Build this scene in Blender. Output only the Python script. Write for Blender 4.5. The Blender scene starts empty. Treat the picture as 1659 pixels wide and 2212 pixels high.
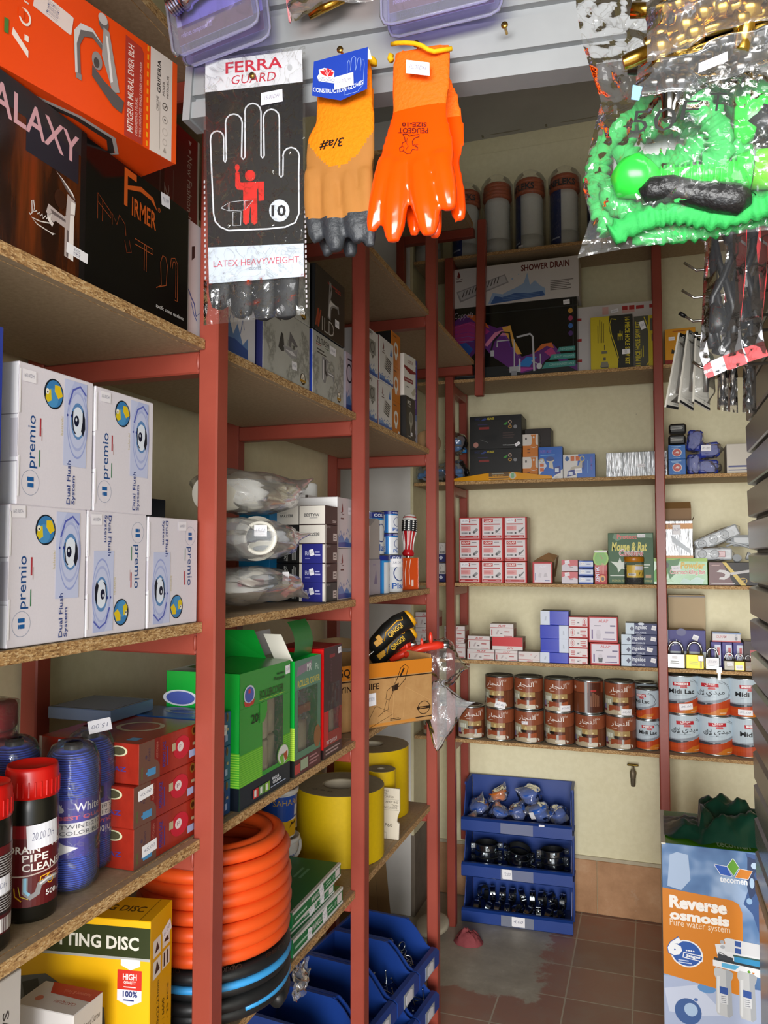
import bpy, bmesh, math, random
from mathutils import Vector, Matrix, noise
C = bpy.context.scene.collection
sc = bpy.context.scene
random.seed(4)
# ------------------------------------------------------------------ camera
YAW, PITCH, FPX, CX, CY, ZC = math.radians(18.7406), math.radians(2.747), 1684.86, 829.5, 1120.66, 1.7216
cam = bpy.data.cameras.new('camera'); cam_o = bpy.data.objects.new('camera', cam); C.objects.link(cam_o)
cam.sensor_width = 36; cam.lens = FPX/2212*36; cam.shift_y = 14.66/2212; cam.clip_start = .02
cam_o.location = (0, 0, ZC); cam_o.rotation_euler = (math.pi/2+PITCH, 0, YAW)
sc.camera = cam_o
# ------------------------------------------------------------------ sky, daylight through the shop door, exposure
w = bpy.data.worlds.new('sky'); sc.world = w; w.use_nodes = True
w.node_tree.nodes['Background'].inputs[0].default_value = (.86, .93, 1, 1)
w.node_tree.nodes['Background'].inputs[1].default_value = 1.1
def area(name, loc, rot, sx, sy, power, col):
    l = bpy.data.lights.new(name, 'AREA'); l.shape = 'RECTANGLE'; l.size = sx; l.size_y = sy; l.energy = power; l.color = col
    o = bpy.data.objects.new(name, l); C.objects.link(o); o.location = loc; o.rotation_euler = rot
    return o
area('door_daylight', (.4, -7, 1.9), (math.radians(90), 0, 0), 7.5, 4.2, 1250, (1, .985, .96))
sc.view_settings.view_transform = 'Standard'; sc.view_settings.look = 'None'
sc.view_settings.gamma = 1; sc.view_settings.use_curve_mapping = False
sc.view_settings.exposure = .55
sc.cycles.transparent_max_bounces = 24
sc.cycles.max_bounces = 8
# ------------------------------------------------------------------ helpers: pixel of the photograph -> point on a real plane
_c, _s, _cp, _sp = math.cos(YAW), math.sin(YAW), math.cos(PITCH), math.sin(PITCH)
_R, _F, _U = Vector((_c, _s, 0)), Vector((-_s*_cp, _c*_cp, _sp)), Vector((_s*_sp, -_c*_sp, _cp))
def at(px, py, X=None, Y=None, Z=None):
    d = _F + _R*((px-CX)/FPX) - _U*((py-CY)/FPX)
    t = X/d.x if X is not None else Y/d.y if Y is not None else (Z-ZC)/d.z
    return Vector((d.x*t, d.y*t, ZC+d.z*t))
# ------------------------------------------------------------------ materials
def lin(h):
    h = h.lstrip('#')
    if len(h) == 3: h = ''.join(c*2 for c in h)
    c = [int(h[i:i+2], 16)/255 for i in (0, 2, 4)]
    return tuple(x/12.92 if x <= .04045 else ((x+.055)/1.055)**2.4 for x in c)+(1,)
_M = {}
def mat(col, rough=.5, metal=0, spec=.5, var=.06, scale=30, bump=0, coat=0, key=''):
    k = (col, rough, metal, spec, var, scale, bump, coat, key)
    if k in _M: return _M[k]
    m = bpy.data.materials.new('surface'); m.use_nodes = True; nt = m.node_tree; N = nt.nodes; L = nt.links
    b = N['Principled BSDF']; c = lin(col)
    b.inputs['Roughness'].default_value = rough; b.inputs['Metallic'].default_value = metal
    b.inputs['Specular IOR Level'].default_value = spec; b.inputs['Coat Weight'].default_value = coat
    if var or bump:
        tc = N.new('ShaderNodeTexCoord'); n = N.new('ShaderNodeTexNoise'); n.inputs['Scale'].default_value = scale; n.inputs['Detail'].default_value = 3
        L.new(tc.outputs['Object'], n.inputs['Vector'])
        if var:
            mx = N.new('ShaderNodeMix'); mx.data_type = 'RGBA'
            mx.inputs[6].default_value = tuple(x*(1-var) for x in c[:3])+(1,); mx.inputs[7].default_value = tuple(min(1, x*(1+var)) for x in c[:3])+(1,)
            L.new(n.outputs['Fac'], mx.inputs[0]); L.new(mx.outputs[2], b.inputs['Base Color'])
        else: b.inputs['Base Color'].default_value = c
        if bump:
            bp = N.new('ShaderNodeBump'); bp.inputs['Strength'].default_value = bump; bp.inputs['Distance'].default_value = .004
            L.new(n.outputs['Fac'], bp.inputs['Height']); L.new(bp.outputs[0], b.inputs['Normal'])
    else: b.inputs['Base Color'].default_value = c
    _M[k] = m; return m
def ink(col): return mat(col, .38, 0, .45, 0, key='ink')
def card(col): return mat(col, .45, 0, .4, .05, 12, key='card')
def gloss(col, r=.18): return mat(col, r, 0, .5, .05, 8, key='gloss')
def plas(col, r=.35): return mat(col, r, 0, .5, .05, 20, key='plastic')
def steel(col='#c8cacc', r=.22): return mat(col, r, 1, .5, .08, 40, key='metal')
def film(tint='#ffffff', milk=.04, refl=1.0, rough=.06, scale=28, bump=.5):
    k = ('film', tint, milk, refl, rough, scale, bump)
    if k in _M: return _M[k]
    m = bpy.data.materials.new('clear_film'); m.use_nodes = True; nt = m.node_tree; N = nt.nodes; L = nt.links
    N.remove(N['Principled BSDF']); out = N['Material Output']
    tr = N.new('ShaderNodeBsdfTransparent'); tr.inputs[0].default_value = lin(tint)
    gl = N.new('ShaderNodeBsdfGlossy'); gl.inputs['Roughness'].default_value = rough
    df = N.new('ShaderNodeBsdfDiffuse'); df.inputs[0].default_value = (.82, .84, .87, 1)
    tc = N.new('ShaderNodeTexCoord'); n = N.new('ShaderNodeTexNoise'); n.inputs['Scale'].default_value = scale; n.inputs['Detail'].default_value = 4; n.inputs['Distortion'].default_value = .8
    L.new(tc.outputs['Object'], n.inputs['Vector'])
    bp = N.new('ShaderNodeBump'); bp.inputs['Strength'].default_value = min(1, bump*.8); bp.inputs['Distance'].default_value = .004
    L.new(n.outputs['Fac'], bp.inputs['Height']); L.new(bp.outputs[0], gl.inputs['Normal'])
    fr = N.new('ShaderNodeFresnel'); fr.inputs[0].default_value = 1.3
    cr = N.new('ShaderNodeTexNoise'); cr.inputs['Scale'].default_value = scale*.8; cr.inputs['Detail'].default_value = 2; cr.inputs['Distortion'].default_value = 1.6; L.new(tc.outputs['Object'], cr.inputs['Vector'])
    rp = N.new('ShaderNodeValToRGB'); e = rp.color_ramp.elements; e[0].position = .47; e[0].color = (0, 0, 0, 1); e[1].position = .53; e[1].color = (0, 0, 0, 1); m_ = e.new(.5); m_.color = (1, 1, 1, 1)
    L.new(cr.outputs['Fac'], rp.inputs[0])
    c2 = N.new('ShaderNodeMath'); c2.operation = 'MULTIPLY'; c2.inputs[1].default_value = .32*bump; L.new(rp.outputs[0], c2.inputs[0])
    mu = N.new('ShaderNodeMath'); mu.operation = 'MULTIPLY_ADD'; mu.inputs[1].default_value = refl; mu.use_clamp = True; L.new(fr.outputs[0], mu.inputs[0]); L.new(c2.outputs[0], mu.inputs[2])
    a = N.new('ShaderNodeMixShader'); a.inputs[0].default_value = milk; L.new(tr.outputs[0], a.inputs[1]); L.new(df.outputs[0], a.inputs[2])
    b = N.new('ShaderNodeMixShader'); L.new(mu.outputs[0], b.inputs[0]); L.new(a.outputs[0], b.inputs[1]); L.new(gl.outputs[0], b.inputs[2])
    L.new(b.outputs[0], out.inputs[0]); _M[k] = m; return m
def nodemat(name, fn):
    if name in _M: return _M[name]
    m = bpy.data.materials.new(name); m.use_nodes = True; nt = m.node_tree
    tc = nt.nodes.new('ShaderNodeTexCoord')
    fn(nt, nt.nodes, nt.links, nt.nodes['Principled BSDF'], tc.outputs['Object']); _M[name] = m; return m
def _noise(N, L, v, scale, detail=4, rough=.6):
    n = N.new('ShaderNodeTexNoise'); n.inputs['Scale'].default_value = scale; n.inputs['Detail'].default_value = detail; n.inputs['Roughness'].default_value = rough
    L.new(v, n.inputs['Vector']); return n.outputs['Fac']
def _ramp(N, L, f, stops):
    r = N.new('ShaderNodeValToRGB'); e = r.color_ramp.elements
    while len(e) < len(stops): e.new(.5)
    for i, (p, c) in enumerate(stops): e[i].position = p; e[i].color = lin(c)
    L.new(f, r.inputs[0]); return r.outputs[0]
def _mix(N, L, f, a, b):
    m = N.new('ShaderNodeMix'); m.data_type = 'RGBA'
    if hasattr(f, 'links'): L.new(f, m.inputs[0])
    else: m.inputs[0].default_value = f
    for s, x in ((6, a), (7, b)):
        if hasattr(x, 'links'): L.new(x, m.inputs[s])
        else: m.inputs[s].default_value = lin(x)
    return m.outputs[2]
def _bump(N, L, b, h, s, d=.003):
    bp = N.new('ShaderNodeBump'); bp.inputs['Strength'].default_value = s; bp.inputs['Distance'].default_value = d
    L.new(h, bp.inputs['Height']); L.new(bp.outputs[0], b.inputs['Normal'])
# ------------------------------------------------------------------ mesh building
class MB:
    def __init__(s): s.v = []; s.f = []; s.m = []; s.mats = []; s.sm = []
    def mi(s, m):
        if m not in s.mats: s.mats.append(m)
        return s.mats.index(m)
    def add(s, vs, fs, m, smooth=False, M=None):
        o = len(s.v); i = s.mi(m)
        s.v += [tuple(M @ Vector(v)) if M is not None else tuple(v) for v in vs]
        for f in fs: s.f.append([o+k for k in f]); s.m.append(i); s.sm.append(smooth)
        return s
    def box(s, x0, x1, y0, y1, z0, z1, m, c=.0015, M=None):
        c = min(c, (x1-x0)/3, (y1-y0)/3, (z1-z0)/3); P = []; F = []
        X, Y, Z = (x0, x1), (y0, y1), (z0, z1); idx = {}
        for i in (0, 1):
            for j in (0, 1):
                for k in (0, 1):
                    sx, sy, sz = 1-2*i, 1-2*j, 1-2*k
                    for a, q in (('x', (X[i], Y[j]+sy*c, Z[k]+sz*c)), ('y', (X[i]+sx*c, Y[j], Z[k]+sz*c)), ('z', (X[i]+sx*c, Y[j]+sy*c, Z[k]))):
                        idx[i, j, k, a] = len(P); P.append(q)
        g = lambda *k: idx[k]
        for i in (0, 1):
            F.append([g(i, 0, 0, 'x'), g(i, 1, 0, 'x'), g(i, 1, 1, 'x'), g(i, 0, 1, 'x')][::1 if i else -1])
            F.append([g(0, i, 0, 'y'), g(1, i, 0, 'y'), g(1, i, 1, 'y'), g(0, i, 1, 'y')][::-1 if i else 1])
            F.append([g(0, 0, i, 'z'), g(1, 0, i, 'z'), g(1, 1, i, 'z'), g(0, 1, i, 'z')][::1 if i else -1])
        for i in (0, 1):
            for j in (0, 1):
                F.append([g(i, j, 0, 'x'), g(i, j, 0, 'y'), g(i, j, 1, 'y'), g(i, j, 1, 'x')])
                F.append([g(i, 0, j, 'x'), g(i, 0, j, 'z'), g(i, 1, j, 'z'), g(i, 1, j, 'x')])
                F.append([g(0, i, j, 'y'), g(0, i, j, 'z'), g(1, i, j, 'z'), g(1, i, j, 'y')])
                for k in (0, 1): F.append([g(i, j, k, 'x'), g(i, j, k, 'y'), g(i, j, k, 'z')])
        return s.add(P, F, m, False, M)
    def lathe(s, prof, m, n=32, M=None, smooth=True, caps=(True, True)):
        P = [(r*math.cos(2*math.pi*i/n), r*math.sin(2*math.pi*i/n), z) for r, z in prof for i in range(n)]
        F = [[j*n+i, j*n+(i+1) % n, (j+1)*n+(i+1) % n, (j+1)*n+i] for j in range(len(prof)-1) for i in range(n)]
        s.add(P, F, m, smooth, M)
        if caps[0]: s.add(P[:n], [list(range(n))[::-1]], m, False, M)
        if caps[1]: s.add(P[-n:], [list(range(n))], m, False, M)
        return s
    def tube(s, pts, r, m, n=8, closed=False, M=None, smooth=True, flat=1.0, up=None):
        pts = [Vector(p) for p in pts]; K = len(pts); rs = r if isinstance(r, (list, tuple)) else [r]*K
        T = [(pts[(i+1) % K]-pts[i-1] if closed else pts[min(i+1, K-1)]-pts[max(i-1, 0)]).normalized() for i in range(K)]
        a = Vector(up) if up else Vector((0, 0, 1)) if abs(T[0].z) < .9 else Vector((1, 0, 0))
        nrm = (a-T[0]*a.dot(T[0])).normalized(); P = []
        for i in range(K):
            nrm = (nrm-T[i]*nrm.dot(T[i])).normalized(); b = T[i].cross(nrm)
            P += [tuple(pts[i]+nrm*(rs[i]*flat*math.cos(2*math.pi*k/n))+b*(rs[i]*math.sin(2*math.pi*k/n))) for k in range(n)]
        F = [[j*n+k, j*n+(k+1) % n, ((j+1) % K)*n+(k+1) % n, ((j+1) % K)*n+k] for j in range(K if closed else K-1) for k in range(n)]
        if not closed: F += [list(range(n))[::-1], [(K-1)*n+k for k in range(n)]]
        return s.add(P, F, m, smooth, M)
    def ball(s, c, r, m, n=12, M=None, sc=(1, 1, 1)):
        h = n//2; P = [(c[0]+r*sc[0]*math.sin(math.pi*j/h)*math.cos(2*math.pi*i/n), c[1]+r*sc[1]*math.sin(math.pi*j/h)*math.sin(2*math.pi*i/n), c[2]+r*sc[2]*math.cos(math.pi*j/h)) for j in range(h+1) for i in range(n)]
        return s.add(P, [[j*n+i, (j+1)*n+i, (j+1)*n+(i+1) % n, j*n+(i+1) % n] for j in range(h) for i in range(n)], m, True, M)
    def prism(s, poly, y0, y1, m, axis='y', M=None):      # outline in two axes, pushed along the third
        k = len(poly); put = {'y': lambda a, b, t: (a, t, b), 'x': lambda a, b, t: (t, a, b), 'z': lambda a, b, t: (a, b, t)}[axis]
        P = [put(a, b, y0) for a, b in poly]+[put(a, b, y1) for a, b in poly]
        return s.add(P, [list(range(k)), [k+i for i in range(k)][::-1]]+[[i, k+i, k+(i+1) % k, (i+1) % k] for i in range(k)], m, False, M)
    def grid(s, fn, nu, nv, m, smooth=True, M=None):
        P = [fn(i/nu, j/nv) for j in range(nv+1) for i in range(nu+1)]
        return s.add(P, [[j*(nu+1)+i, j*(nu+1)+i+1, (j+1)*(nu+1)+i+1, (j+1)*(nu+1)+i] for j in range(nv) for i in range(nu)], m, smooth, M)
    def mesh(s, name, fix=False):
        me = bpy.data.meshes.new(name); me.from_pydata(s.v, [], s.f)
        for m in s.mats: me.materials.append(m)
        me.polygons.foreach_set('material_index', s.m); me.polygons.foreach_set('use_smooth', s.sm)
        if fix:
            bm = bmesh.new(); bm.from_mesh(me); bmesh.ops.recalc_face_normals(bm, faces=bm.faces); bm.to_mesh(me); bm.free()
        me.update(); return me
    def build(s, name, parent=None, loc=None, rot=None, fix=False):
        o = bpy.data.objects.new(name, s.mesh(name, fix)); C.objects.link(o)
        if parent: o.parent = parent
        if loc is not None: o.location = loc
        if rot is not None: o.rotation_euler = rot
        return o
def tag(o, label=None, cat=None, group=None, kind=None):
    if label: o['label'] = label
    if cat: o['category'] = cat
    if group: o['group'] = group
    if kind: o['kind'] = kind
    return o
def thing(name, label, cat, loc=(0, 0, 0), rot=(0, 0, 0), group=None):
    o = bpy.data.objects.new(name, None); C.objects.link(o); o.location = loc
    o.rotation_euler = rot if not isinstance(rot, (int, float)) else (0, 0, rot)
    o.empty_display_size = .05
    return tag(o, label, cat, group)
def struct(name, mb, fix=False): return tag(mb.build(name, fix=fix), kind='structure')
def fuse(mb, name, voxel=.004, smooth=6):                 # melt overlapping shapes into one skin
    me = mb.mesh('tmp', fix=True); o = bpy.data.objects.new('tmp', me); C.objects.link(o)
    r = o.modifiers.new('r', 'REMESH'); r.mode = 'VOXEL'; r.voxel_size = voxel
    k = o.modifiers.new('s', 'SMOOTH'); k.iterations = smooth; k.factor = .5
    out = bpy.data.meshes.new_from_object(o.evaluated_get(bpy.context.evaluated_depsgraph_get())); out.name = name
    bpy.data.objects.remove(o); bpy.data.meshes.remove(me)
    for p in out.polygons: p.use_smooth = True
    return out
# ------------------------------------------------------------------ printing on faces
_T = {}
def glyphs(s, bold=0, shear=0, sp=1):
    k = (s, bold, shear, sp)
    if k in _T: return _T[k]
    c = bpy.data.curves.new('t', 'FONT'); c.body = s; c.resolution_u = 2; c.offset = bold; c.shear = shear; c.space_character = sp
    o = bpy.data.objects.new('t', c); C.objects.link(o)
    e = o.evaluated_get(bpy.context.evaluated_depsgraph_get()); me = e.to_mesh()
    V = [(v.co.x, v.co.y) for v in me.vertices]; P = [list(p.vertices) for p in me.polygons]; e.to_mesh_clear()
    bpy.data.objects.remove(o); bpy.data.curves.remove(c)
    x0, x1 = min(v[0] for v in V), max(v[0] for v in V); y0, y1 = min(v[1] for v in V), max(v[1] for v in V)
    _T[k] = ([((x-x0)/(x1-x0), (y-y0)/(y1-y0)) for x, y in V], P); return _T[k]
class Face:
    def __init__(s, w, h, fn, step=0): s.w, s.h, s.fn, s.step, s.k = w, h, fn, step, 0
def flat(o, u, v, w, h, base=.0002):
    o, u, v = Vector(o), Vector(u).normalized(), Vector(v).normalized(); n = u.cross(v)
    return Face(w, h, lambda a, b, t: o+u*a+v*b+n*(t+base))
def wrap(R, z0, h, arc=360, centre=0, R2=None):            # label round a can; centre 0 looks toward -Y
    W = R*math.radians(arc); R2 = R2 or R; c = math.radians(centre)
    def fn(a, b, t):
        q = (a-W/2)/R+c; r = R+(R2-R)*b/h+t+.0003
        return Vector((r*math.sin(q), -r*math.cos(q), z0+b))
    return Face(W, h, fn, R*math.radians(9))
def _clip(poly, a, lo):
    out = []
    for i in range(len(poly)):
        p, q = poly[i-1], poly[i]; ip, iq = (p[0] >= a, q[0] >= a) if lo else (p[0] <= a, q[0] <= a)
        if ip != iq:
            t = (a-p[0])/(q[0]-p[0]); out.append((a, p[1]+(q[1]-p[1])*t))
        if iq: out.append(q)
    return out
def put(mb, fc, polys, m):
    t = 3e-5*fc.k
    for poly in polys:
        if fc.step:
            a, b = min(p[0] for p in poly), max(p[0] for p in poly); i = math.floor(a/fc.step)
            while i*fc.step < b-1e-7:
                q = _clip(_clip(poly, i*fc.step, True), (i+1)*fc.step, False); i += 1
                if len(q) > 2: mb.add([fc.fn(x, y, t) for x, y in q], [list(range(len(q)))], m, True)
        else: mb.add([fc.fn(x, y, t) for x, y in poly], [list(range(len(poly)))], m)
def draw(mb, fc, art, mk=ink):
    W, H = fc.w, fc.h
    for a in art:
        fc.k += 1; k = a[0]
        if k == 'r': put(mb, fc, [[(a[1]*W, a[2]*H), (a[3]*W, a[2]*H), (a[3]*W, a[4]*H), (a[1]*W, a[4]*H)]], mk(a[5]))
        elif k == 'e':
            n = 28; put(mb, fc, [[((a[1]+a[3]*math.cos(2*math.pi*i/n))*W, (a[2]+a[4]*math.sin(2*math.pi*i/n))*H) for i in range(n)]], mk(a[5]))
        elif k == 'g':                                     # ring: cu cv ru rv thickness(fraction of radius) colour
            n = 32; f = 1-a[5]; A = [(math.cos(2*math.pi*i/n), math.sin(2*math.pi*i/n)) for i in range(n)]
            put(mb, fc, [[((a[1]+a[3]*x*g)*W, (a[2]+a[4]*y*g)*H) for (x, y), g in ((A[i-1], f), (A[i-1], 1), (A[i], 1), (A[i], f))] for i in range(n)], mk(a[6]))
        elif k == 'p': put(mb, fc, [[(x*W, y*H) for x, y in a[1]]], mk(a[2]))
        elif k == 'l':                                     # line: points, width in metres, colour
            P = [Vector((x*W, y*H)) for x, y in a[1]]; w2 = a[2]/2
            if len(a) > 4 and a[4]: P.append(P[0])
            Lft, Rgt = [], []
            for i, p in enumerate(P):
                d = (P[min(i+1, len(P)-1)]-P[max(i-1, 0)])
                d = d.normalized() if d.length > 1e-9 else Vector((1, 0)); nn = Vector((-d.y, d.x))*w2
                Lft.append(p+nn); Rgt.append(p-nn)
            put(mb, fc, [[tuple(Rgt[i]), tuple(Rgt[i+1]), tuple(Lft[i+1]), tuple(Lft[i])] for i in range(len(P)-1)], mk(a[3]))
        elif k == 't':                                     # text fitted to a box; then colour, quarter turns, bold, shear
            V, P = glyphs(a[1], a[7+1] if len(a) > 8 else 0, a[9] if len(a) > 9 else 0)
            q = a[7] if len(a) > 7 else 0; x0, y0, x1, y1 = a[2], a[3], a[4], a[5]
            tr = {0: lambda x, y: (x, y), 1: lambda x, y: (1-y, x), 2: lambda x, y: (1-x, 1-y), 3: lambda x, y: (y, 1-x)}[q]
            VV = [((x0+(x1-x0)*tr(x, y)[0])*W, (y0+(y1-y0)*tr(x, y)[1])*H) for x, y in V]
            put(mb, fc, [[VV[i] for i in p] for p in P], mk(a[6]))
        elif k == 'n':                                     # fine print too small to read: n dashes
            x0, y0, x1, y1, n = a[1:6]; rr = random.Random(int(x0*997+y1*313)); dy = (y1-y0)/n; pl = []
            for i in range(n):
                e = x0+(x1-x0)*(.7+.3*rr.random()); b = y1-(i+.75)*dy
                pl.append([(x0*W, b*H), (e*W, b*H), (e*W, (b+dy*.45)*H), (x0*W, (b+dy*.45)*H)])
            put(mb, fc, pl, mk(a[6]))
        elif k == 'v':                                     # fine print running upward
            x0, y0, x1, y1, n = a[1:6]; dx = (x1-x0)/n
            put(mb, fc, [[((x0+(i+.2)*dx)*W, y0*H), ((x0+(i+.65)*dx)*W, y0*H), ((x0+(i+.65)*dx)*W, (y0+(y1-y0)*(.75+.25*((i*7) % 4)/3))*H), ((x0+(i+.2)*dx)*W, (y0+(y1-y0)*(.75+.25*((i*7) % 4)/3))*H)] for i in range(n)], mk(a[6]))
        elif k == 'b':                                     # bar code
            x0, y0, x1, y1 = a[1:5]; pl = []; x = x0; rr = random.Random(7)
            while x < x1:
                e = (x1-x0)*rr.choice((.012, .02, .035)); pl.append([(x*W, y0*H), ((x+e)*W, y0*H), ((x+e)*W, y1*H), (x*W, y1*H)]); x += e+(x1-x0)*rr.choice((.012, .025))
            put(mb, fc, pl, mk(a[5]))
def sticker(parent, fc, u, v, su, sv, text='15,00DH', rot=0, col='#f2f0f4', name='price_sticker'):
    mb = MB(); W, H = fc.w, fc.h; c, s_ = math.cos(rot), math.sin(rot); cx, cy = u*W, v*H; a, b = su*W/2, sv*H/2
    f2 = Face(2*a, 2*b, lambda x, y, t: fc.fn(cx+(x-a)*c-(y-b)*s_, cy+(x-a)*s_+(y-b)*c, t+.0009), fc.step)
    put(mb, f2, [[(0, b*.12), (a*.12, 0), (2*a, 0), (2*a, 2*b), (0, 2*b)]], mat(col, .55, 0, .3, .03))
    f2.k = 3
    if text: draw(mb, f2, [('t', text, .14, .32, .86, .68, '#5a5a7a', 0, -.012, .25)])
    return mb.build(name, parent)
def carton_mesh(mb, w, h, d, cols, c=.0012):
    g = lambda k: card(cols.get(k, cols['F'])) if isinstance(cols.get(k, cols['F']), str) else cols.get(k, cols['F'])
    n0 = len(mb.f); mb.box(-w/2, w/2, -d/2, d/2, 0, h, g('F'), c)
    # order of the big faces: x-, y-, z-, x+, y+, z+
    for i, k in enumerate('LFBRKT'): mb.m[n0+i] = mb.mi(g(k))
def faces(w, h, d):
    return {'F': flat((-w/2, -d/2, 0), (1, 0, 0), (0, 0, 1), w, h), 'R': flat((w/2, -d/2, 0), (0, 1, 0), (0, 0, 1), d, h),
            'L': flat((-w/2, d/2, 0), (0, -1, 0), (0, 0, 1), d, h), 'T': flat((-w/2, -d/2, h), (1, 0, 0), (0, 1, 0), w, d)}
def carton(name, label, cat, box, cols, art={}, group=None, stickers=(), rotz=0, tilt=0, c=.0012):
    """box = (origin, rotation about z, w, h, d): origin is the middle of the base; art = {face: [marks]}"""
    loc, rz, w, h, d = box
    mb = MB(); carton_mesh(mb, w, h, d, cols, c); F = faces(w, h, d)
    for k, a in art.items(): draw(mb, F[k], a)
    o = mb.build(name, None, loc, (0, tilt, rz+rotz)); tag(o, label, cat, group)
    for s_ in stickers: sticker(o, F[s_[0]], *s_[1:])
    return o
# goods on the left rack look toward +X, goods on the back rack toward -Y; boxes are measured on the plane of their fronts
def LB(x0, x1, ytop, z, d=.2, xf=-.785, h=None):
    p = at(x0, ytop, X=xf); y1 = at(x1, CY, X=xf).y; y0 = p.y; hh = h or p.z-z
    return ((xf-d/2, (y0+y1)/2, z), math.pi/2, y1-y0, hh, d)
def BB(x0, x1, ytop, z, d=.15, yf=3.66, h=None):
    p = at(x0, ytop, Y=yf); q = at(x1, ytop, Y=yf); hh = h or (p.z+q.z)/2-z
    return (((p.x+q.x)/2, yf+d/2, z), 0, q.x-p.x, hh, d)
# ================================================================== the setting
YB = 3.97                                                  # back wall
def _wallm(nt, N, L, b, v):
    n = _noise(N, L, v, 2.2); n2 = _noise(N, L, v, 40)
    c = _ramp(N, L, n, [(.3, '#dfd6ae'), (.7, '#e8e0bc')]); c = _mix(N, L, .12, c, _ramp(N, L, n2, [(.42, '#c4ba90'), (.6, '#ece5c4')]))
    sp = N.new('ShaderNodeTexVoronoi'); sp.inputs['Scale'].default_value = 9; L.new(v, sp.inputs['Vector'])
    k = _ramp(N, L, sp.outputs['Distance'], [(.0, '#ffffff'), (.012, '#ffffff'), (.02, '#000000')])
    c = _mix(N, L, k, c, '#8a8066')
    L.new(c, b.inputs['Base Color']); b.inputs['Roughness'].default_value = .5; _bump(N, L, b, n2, .12)
WALL = nodemat('yellow_wall_paint', _wallm)
def _whitem(nt, N, L, b, v):
    c = _ramp(N, L, _noise(N, L, v, 3), [(.3, '#d8d5cf'), (.7, '#e6e3de')]); L.new(c, b.inputs['Base Color']); b.inputs['Roughness'].default_value = .7
WHITE = nodemat('white_wall_paint', _whitem)
def _ceilm(nt, N, L, b, v):
    c = _ramp(N, L, _noise(N, L, v, 3), [(.3, '#b4b2ae'), (.7, '#c2c0bc')]); L.new(c, b.inputs['Base Color']); b.inputs['Roughness'].default_value = .8
CEIL = nodemat('grey_ceiling_paint', _ceilm)
def _floorm(nt, N, L, b, v):
    mp = N.new('ShaderNodeMapping'); mp.inputs['Location'].default_value = (.085, .06, 0); L.new(v, mp.inputs['Vector'])
    br = N.new('ShaderNodeTexBrick'); br.offset = 0; br.inputs['Scale'].default_value = 1; br.inputs['Brick Width'].default_value = .25; br.inputs['Row Height'].default_value = .25
    br.inputs['Mortar Size'].default_value = .0035; br.inputs['Mortar Smooth'].default_value = .3
    br.inputs['Color1'].default_value = lin('#a87c6a'); br.inputs['Color2'].default_value = lin('#967464'); br.inputs['Mortar'].default_value = lin('#bfb4a0')
    L.new(mp.outputs[0], br.inputs['Vector'])
    d = _noise(N, L, v, 7, 8, .7); d2 = _noise(N, L, v, 28, 6, .7); big = _noise(N, L, v, 1.6, 3)
    c = _mix(N, L, _ramp(N, L, d, [(.45, '#000000'), (.72, '#b0b0b0')]), br.outputs['Color'], '#a4988a')
    c = _mix(N, L, _ramp(N, L, d2, [(.5, '#000000'), (.75, '#606060')]), c, '#6c584c')
    # bare cement screed beside the rack: an uneven patch with an edge of its own
    sx = N.new('ShaderNodeSeparateXYZ'); L.new(v, sx.inputs[0])
    def m(op, a, bb):
        q = N.new('ShaderNodeMath'); q.operation = op
        for i, x in enumerate((a, bb)):
            if hasattr(x, 'links'): L.new(x, q.inputs[i])
            else: q.inputs[i].default_value = x
        return q.outputs[0]
    wob = m('MULTIPLY', m('SUBTRACT', d, .5), .35)
    ex = m('ADD', m('SUBTRACT', -.44, sx.outputs['X']), wob); ey = m('ADD', m('SUBTRACT', sx.outputs['Y'], 3.12), wob)
    msk = m('MINIMUM', ex, ey); msk = _ramp(N, L, m('MULTIPLY_ADD', msk, 9), [(.35, '#000000'), (.6, '#ffffff')])
    cem = _ramp(N, L, _noise(N, L, v, 9, 8, .7), [(.3, '#a09888'), (.55, '#b4ad9c'), (.75, '#cac4b6')])
    c = _mix(N, L, msk, c, cem)
    L.new(c, b.inputs['Base Color']); b.inputs['Roughness'].default_value = .42; _bump(N, L, b, d2, .25)
FLOOR = nodemat('old_tile_floor', _floorm)
def _skirtm(nt, N, L, b, v):
    c = _ramp(N, L, _noise(N, L, v, 6, 6, .7), [(.3, '#a0744e'), (.55, '#b88a62'), (.75, '#c6a07c')])
    c = _mix(N, L, _ramp(N, L, _noise(N, L, v, 15, 8, .75), [(.6, '#000000'), (.75, '#a0a0a0')]), c, '#cfc4b0')
    L.new(c, b.inputs['Base Color']); b.inputs['Roughness'].default_value = .6
SKIRT = nodemat('terracotta_skirting', _skirtm)
struct('floor', MB().box(-2.4, 1.4, -.6, 4.1, -.1, 0, FLOOR))
struct('ceiling', MB().box(-2.4, 1.4, -.6, 4.1, 3.93, 4.03, CEIL))
mb = MB(); mb.box(-1.12, 1.4, YB, YB+.12, 0, 3.84, WALL); mb.box(-1.12, 1.4, YB+.02, YB+.12, 3.84, 3.93, WALL); struct('wall_back', mb)
struct('wall_left', MB().box(-1.32, -1.19, -.6, 2.86, 0, 3.93, WALL))
struct('wall_recess', MB().box(-2.4, -1.105, 3.66, 4.09, 0, 3.93, WHITE))
struct('wall_alcove', MB().box(-2.52, -2.4, 2.7, 4.1, 0, 3.93, WHITE).box(-2.4, -1.32, 2.72, 2.86, 0, 3.93, WHITE))
struct('pillar_left', MB().box(-1.105, -1.09, 3.66, YB, .38, 3.93, WALL).box(-1.105, -1.085, 3.66, YB, 0, .38, mat('#84786a', .8, 0, .3, .3, 14, .5)))
struct('wall_right', MB().box(1.0, 1.12, -.6, 4.1, 0, 3.93, WALL))
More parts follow.
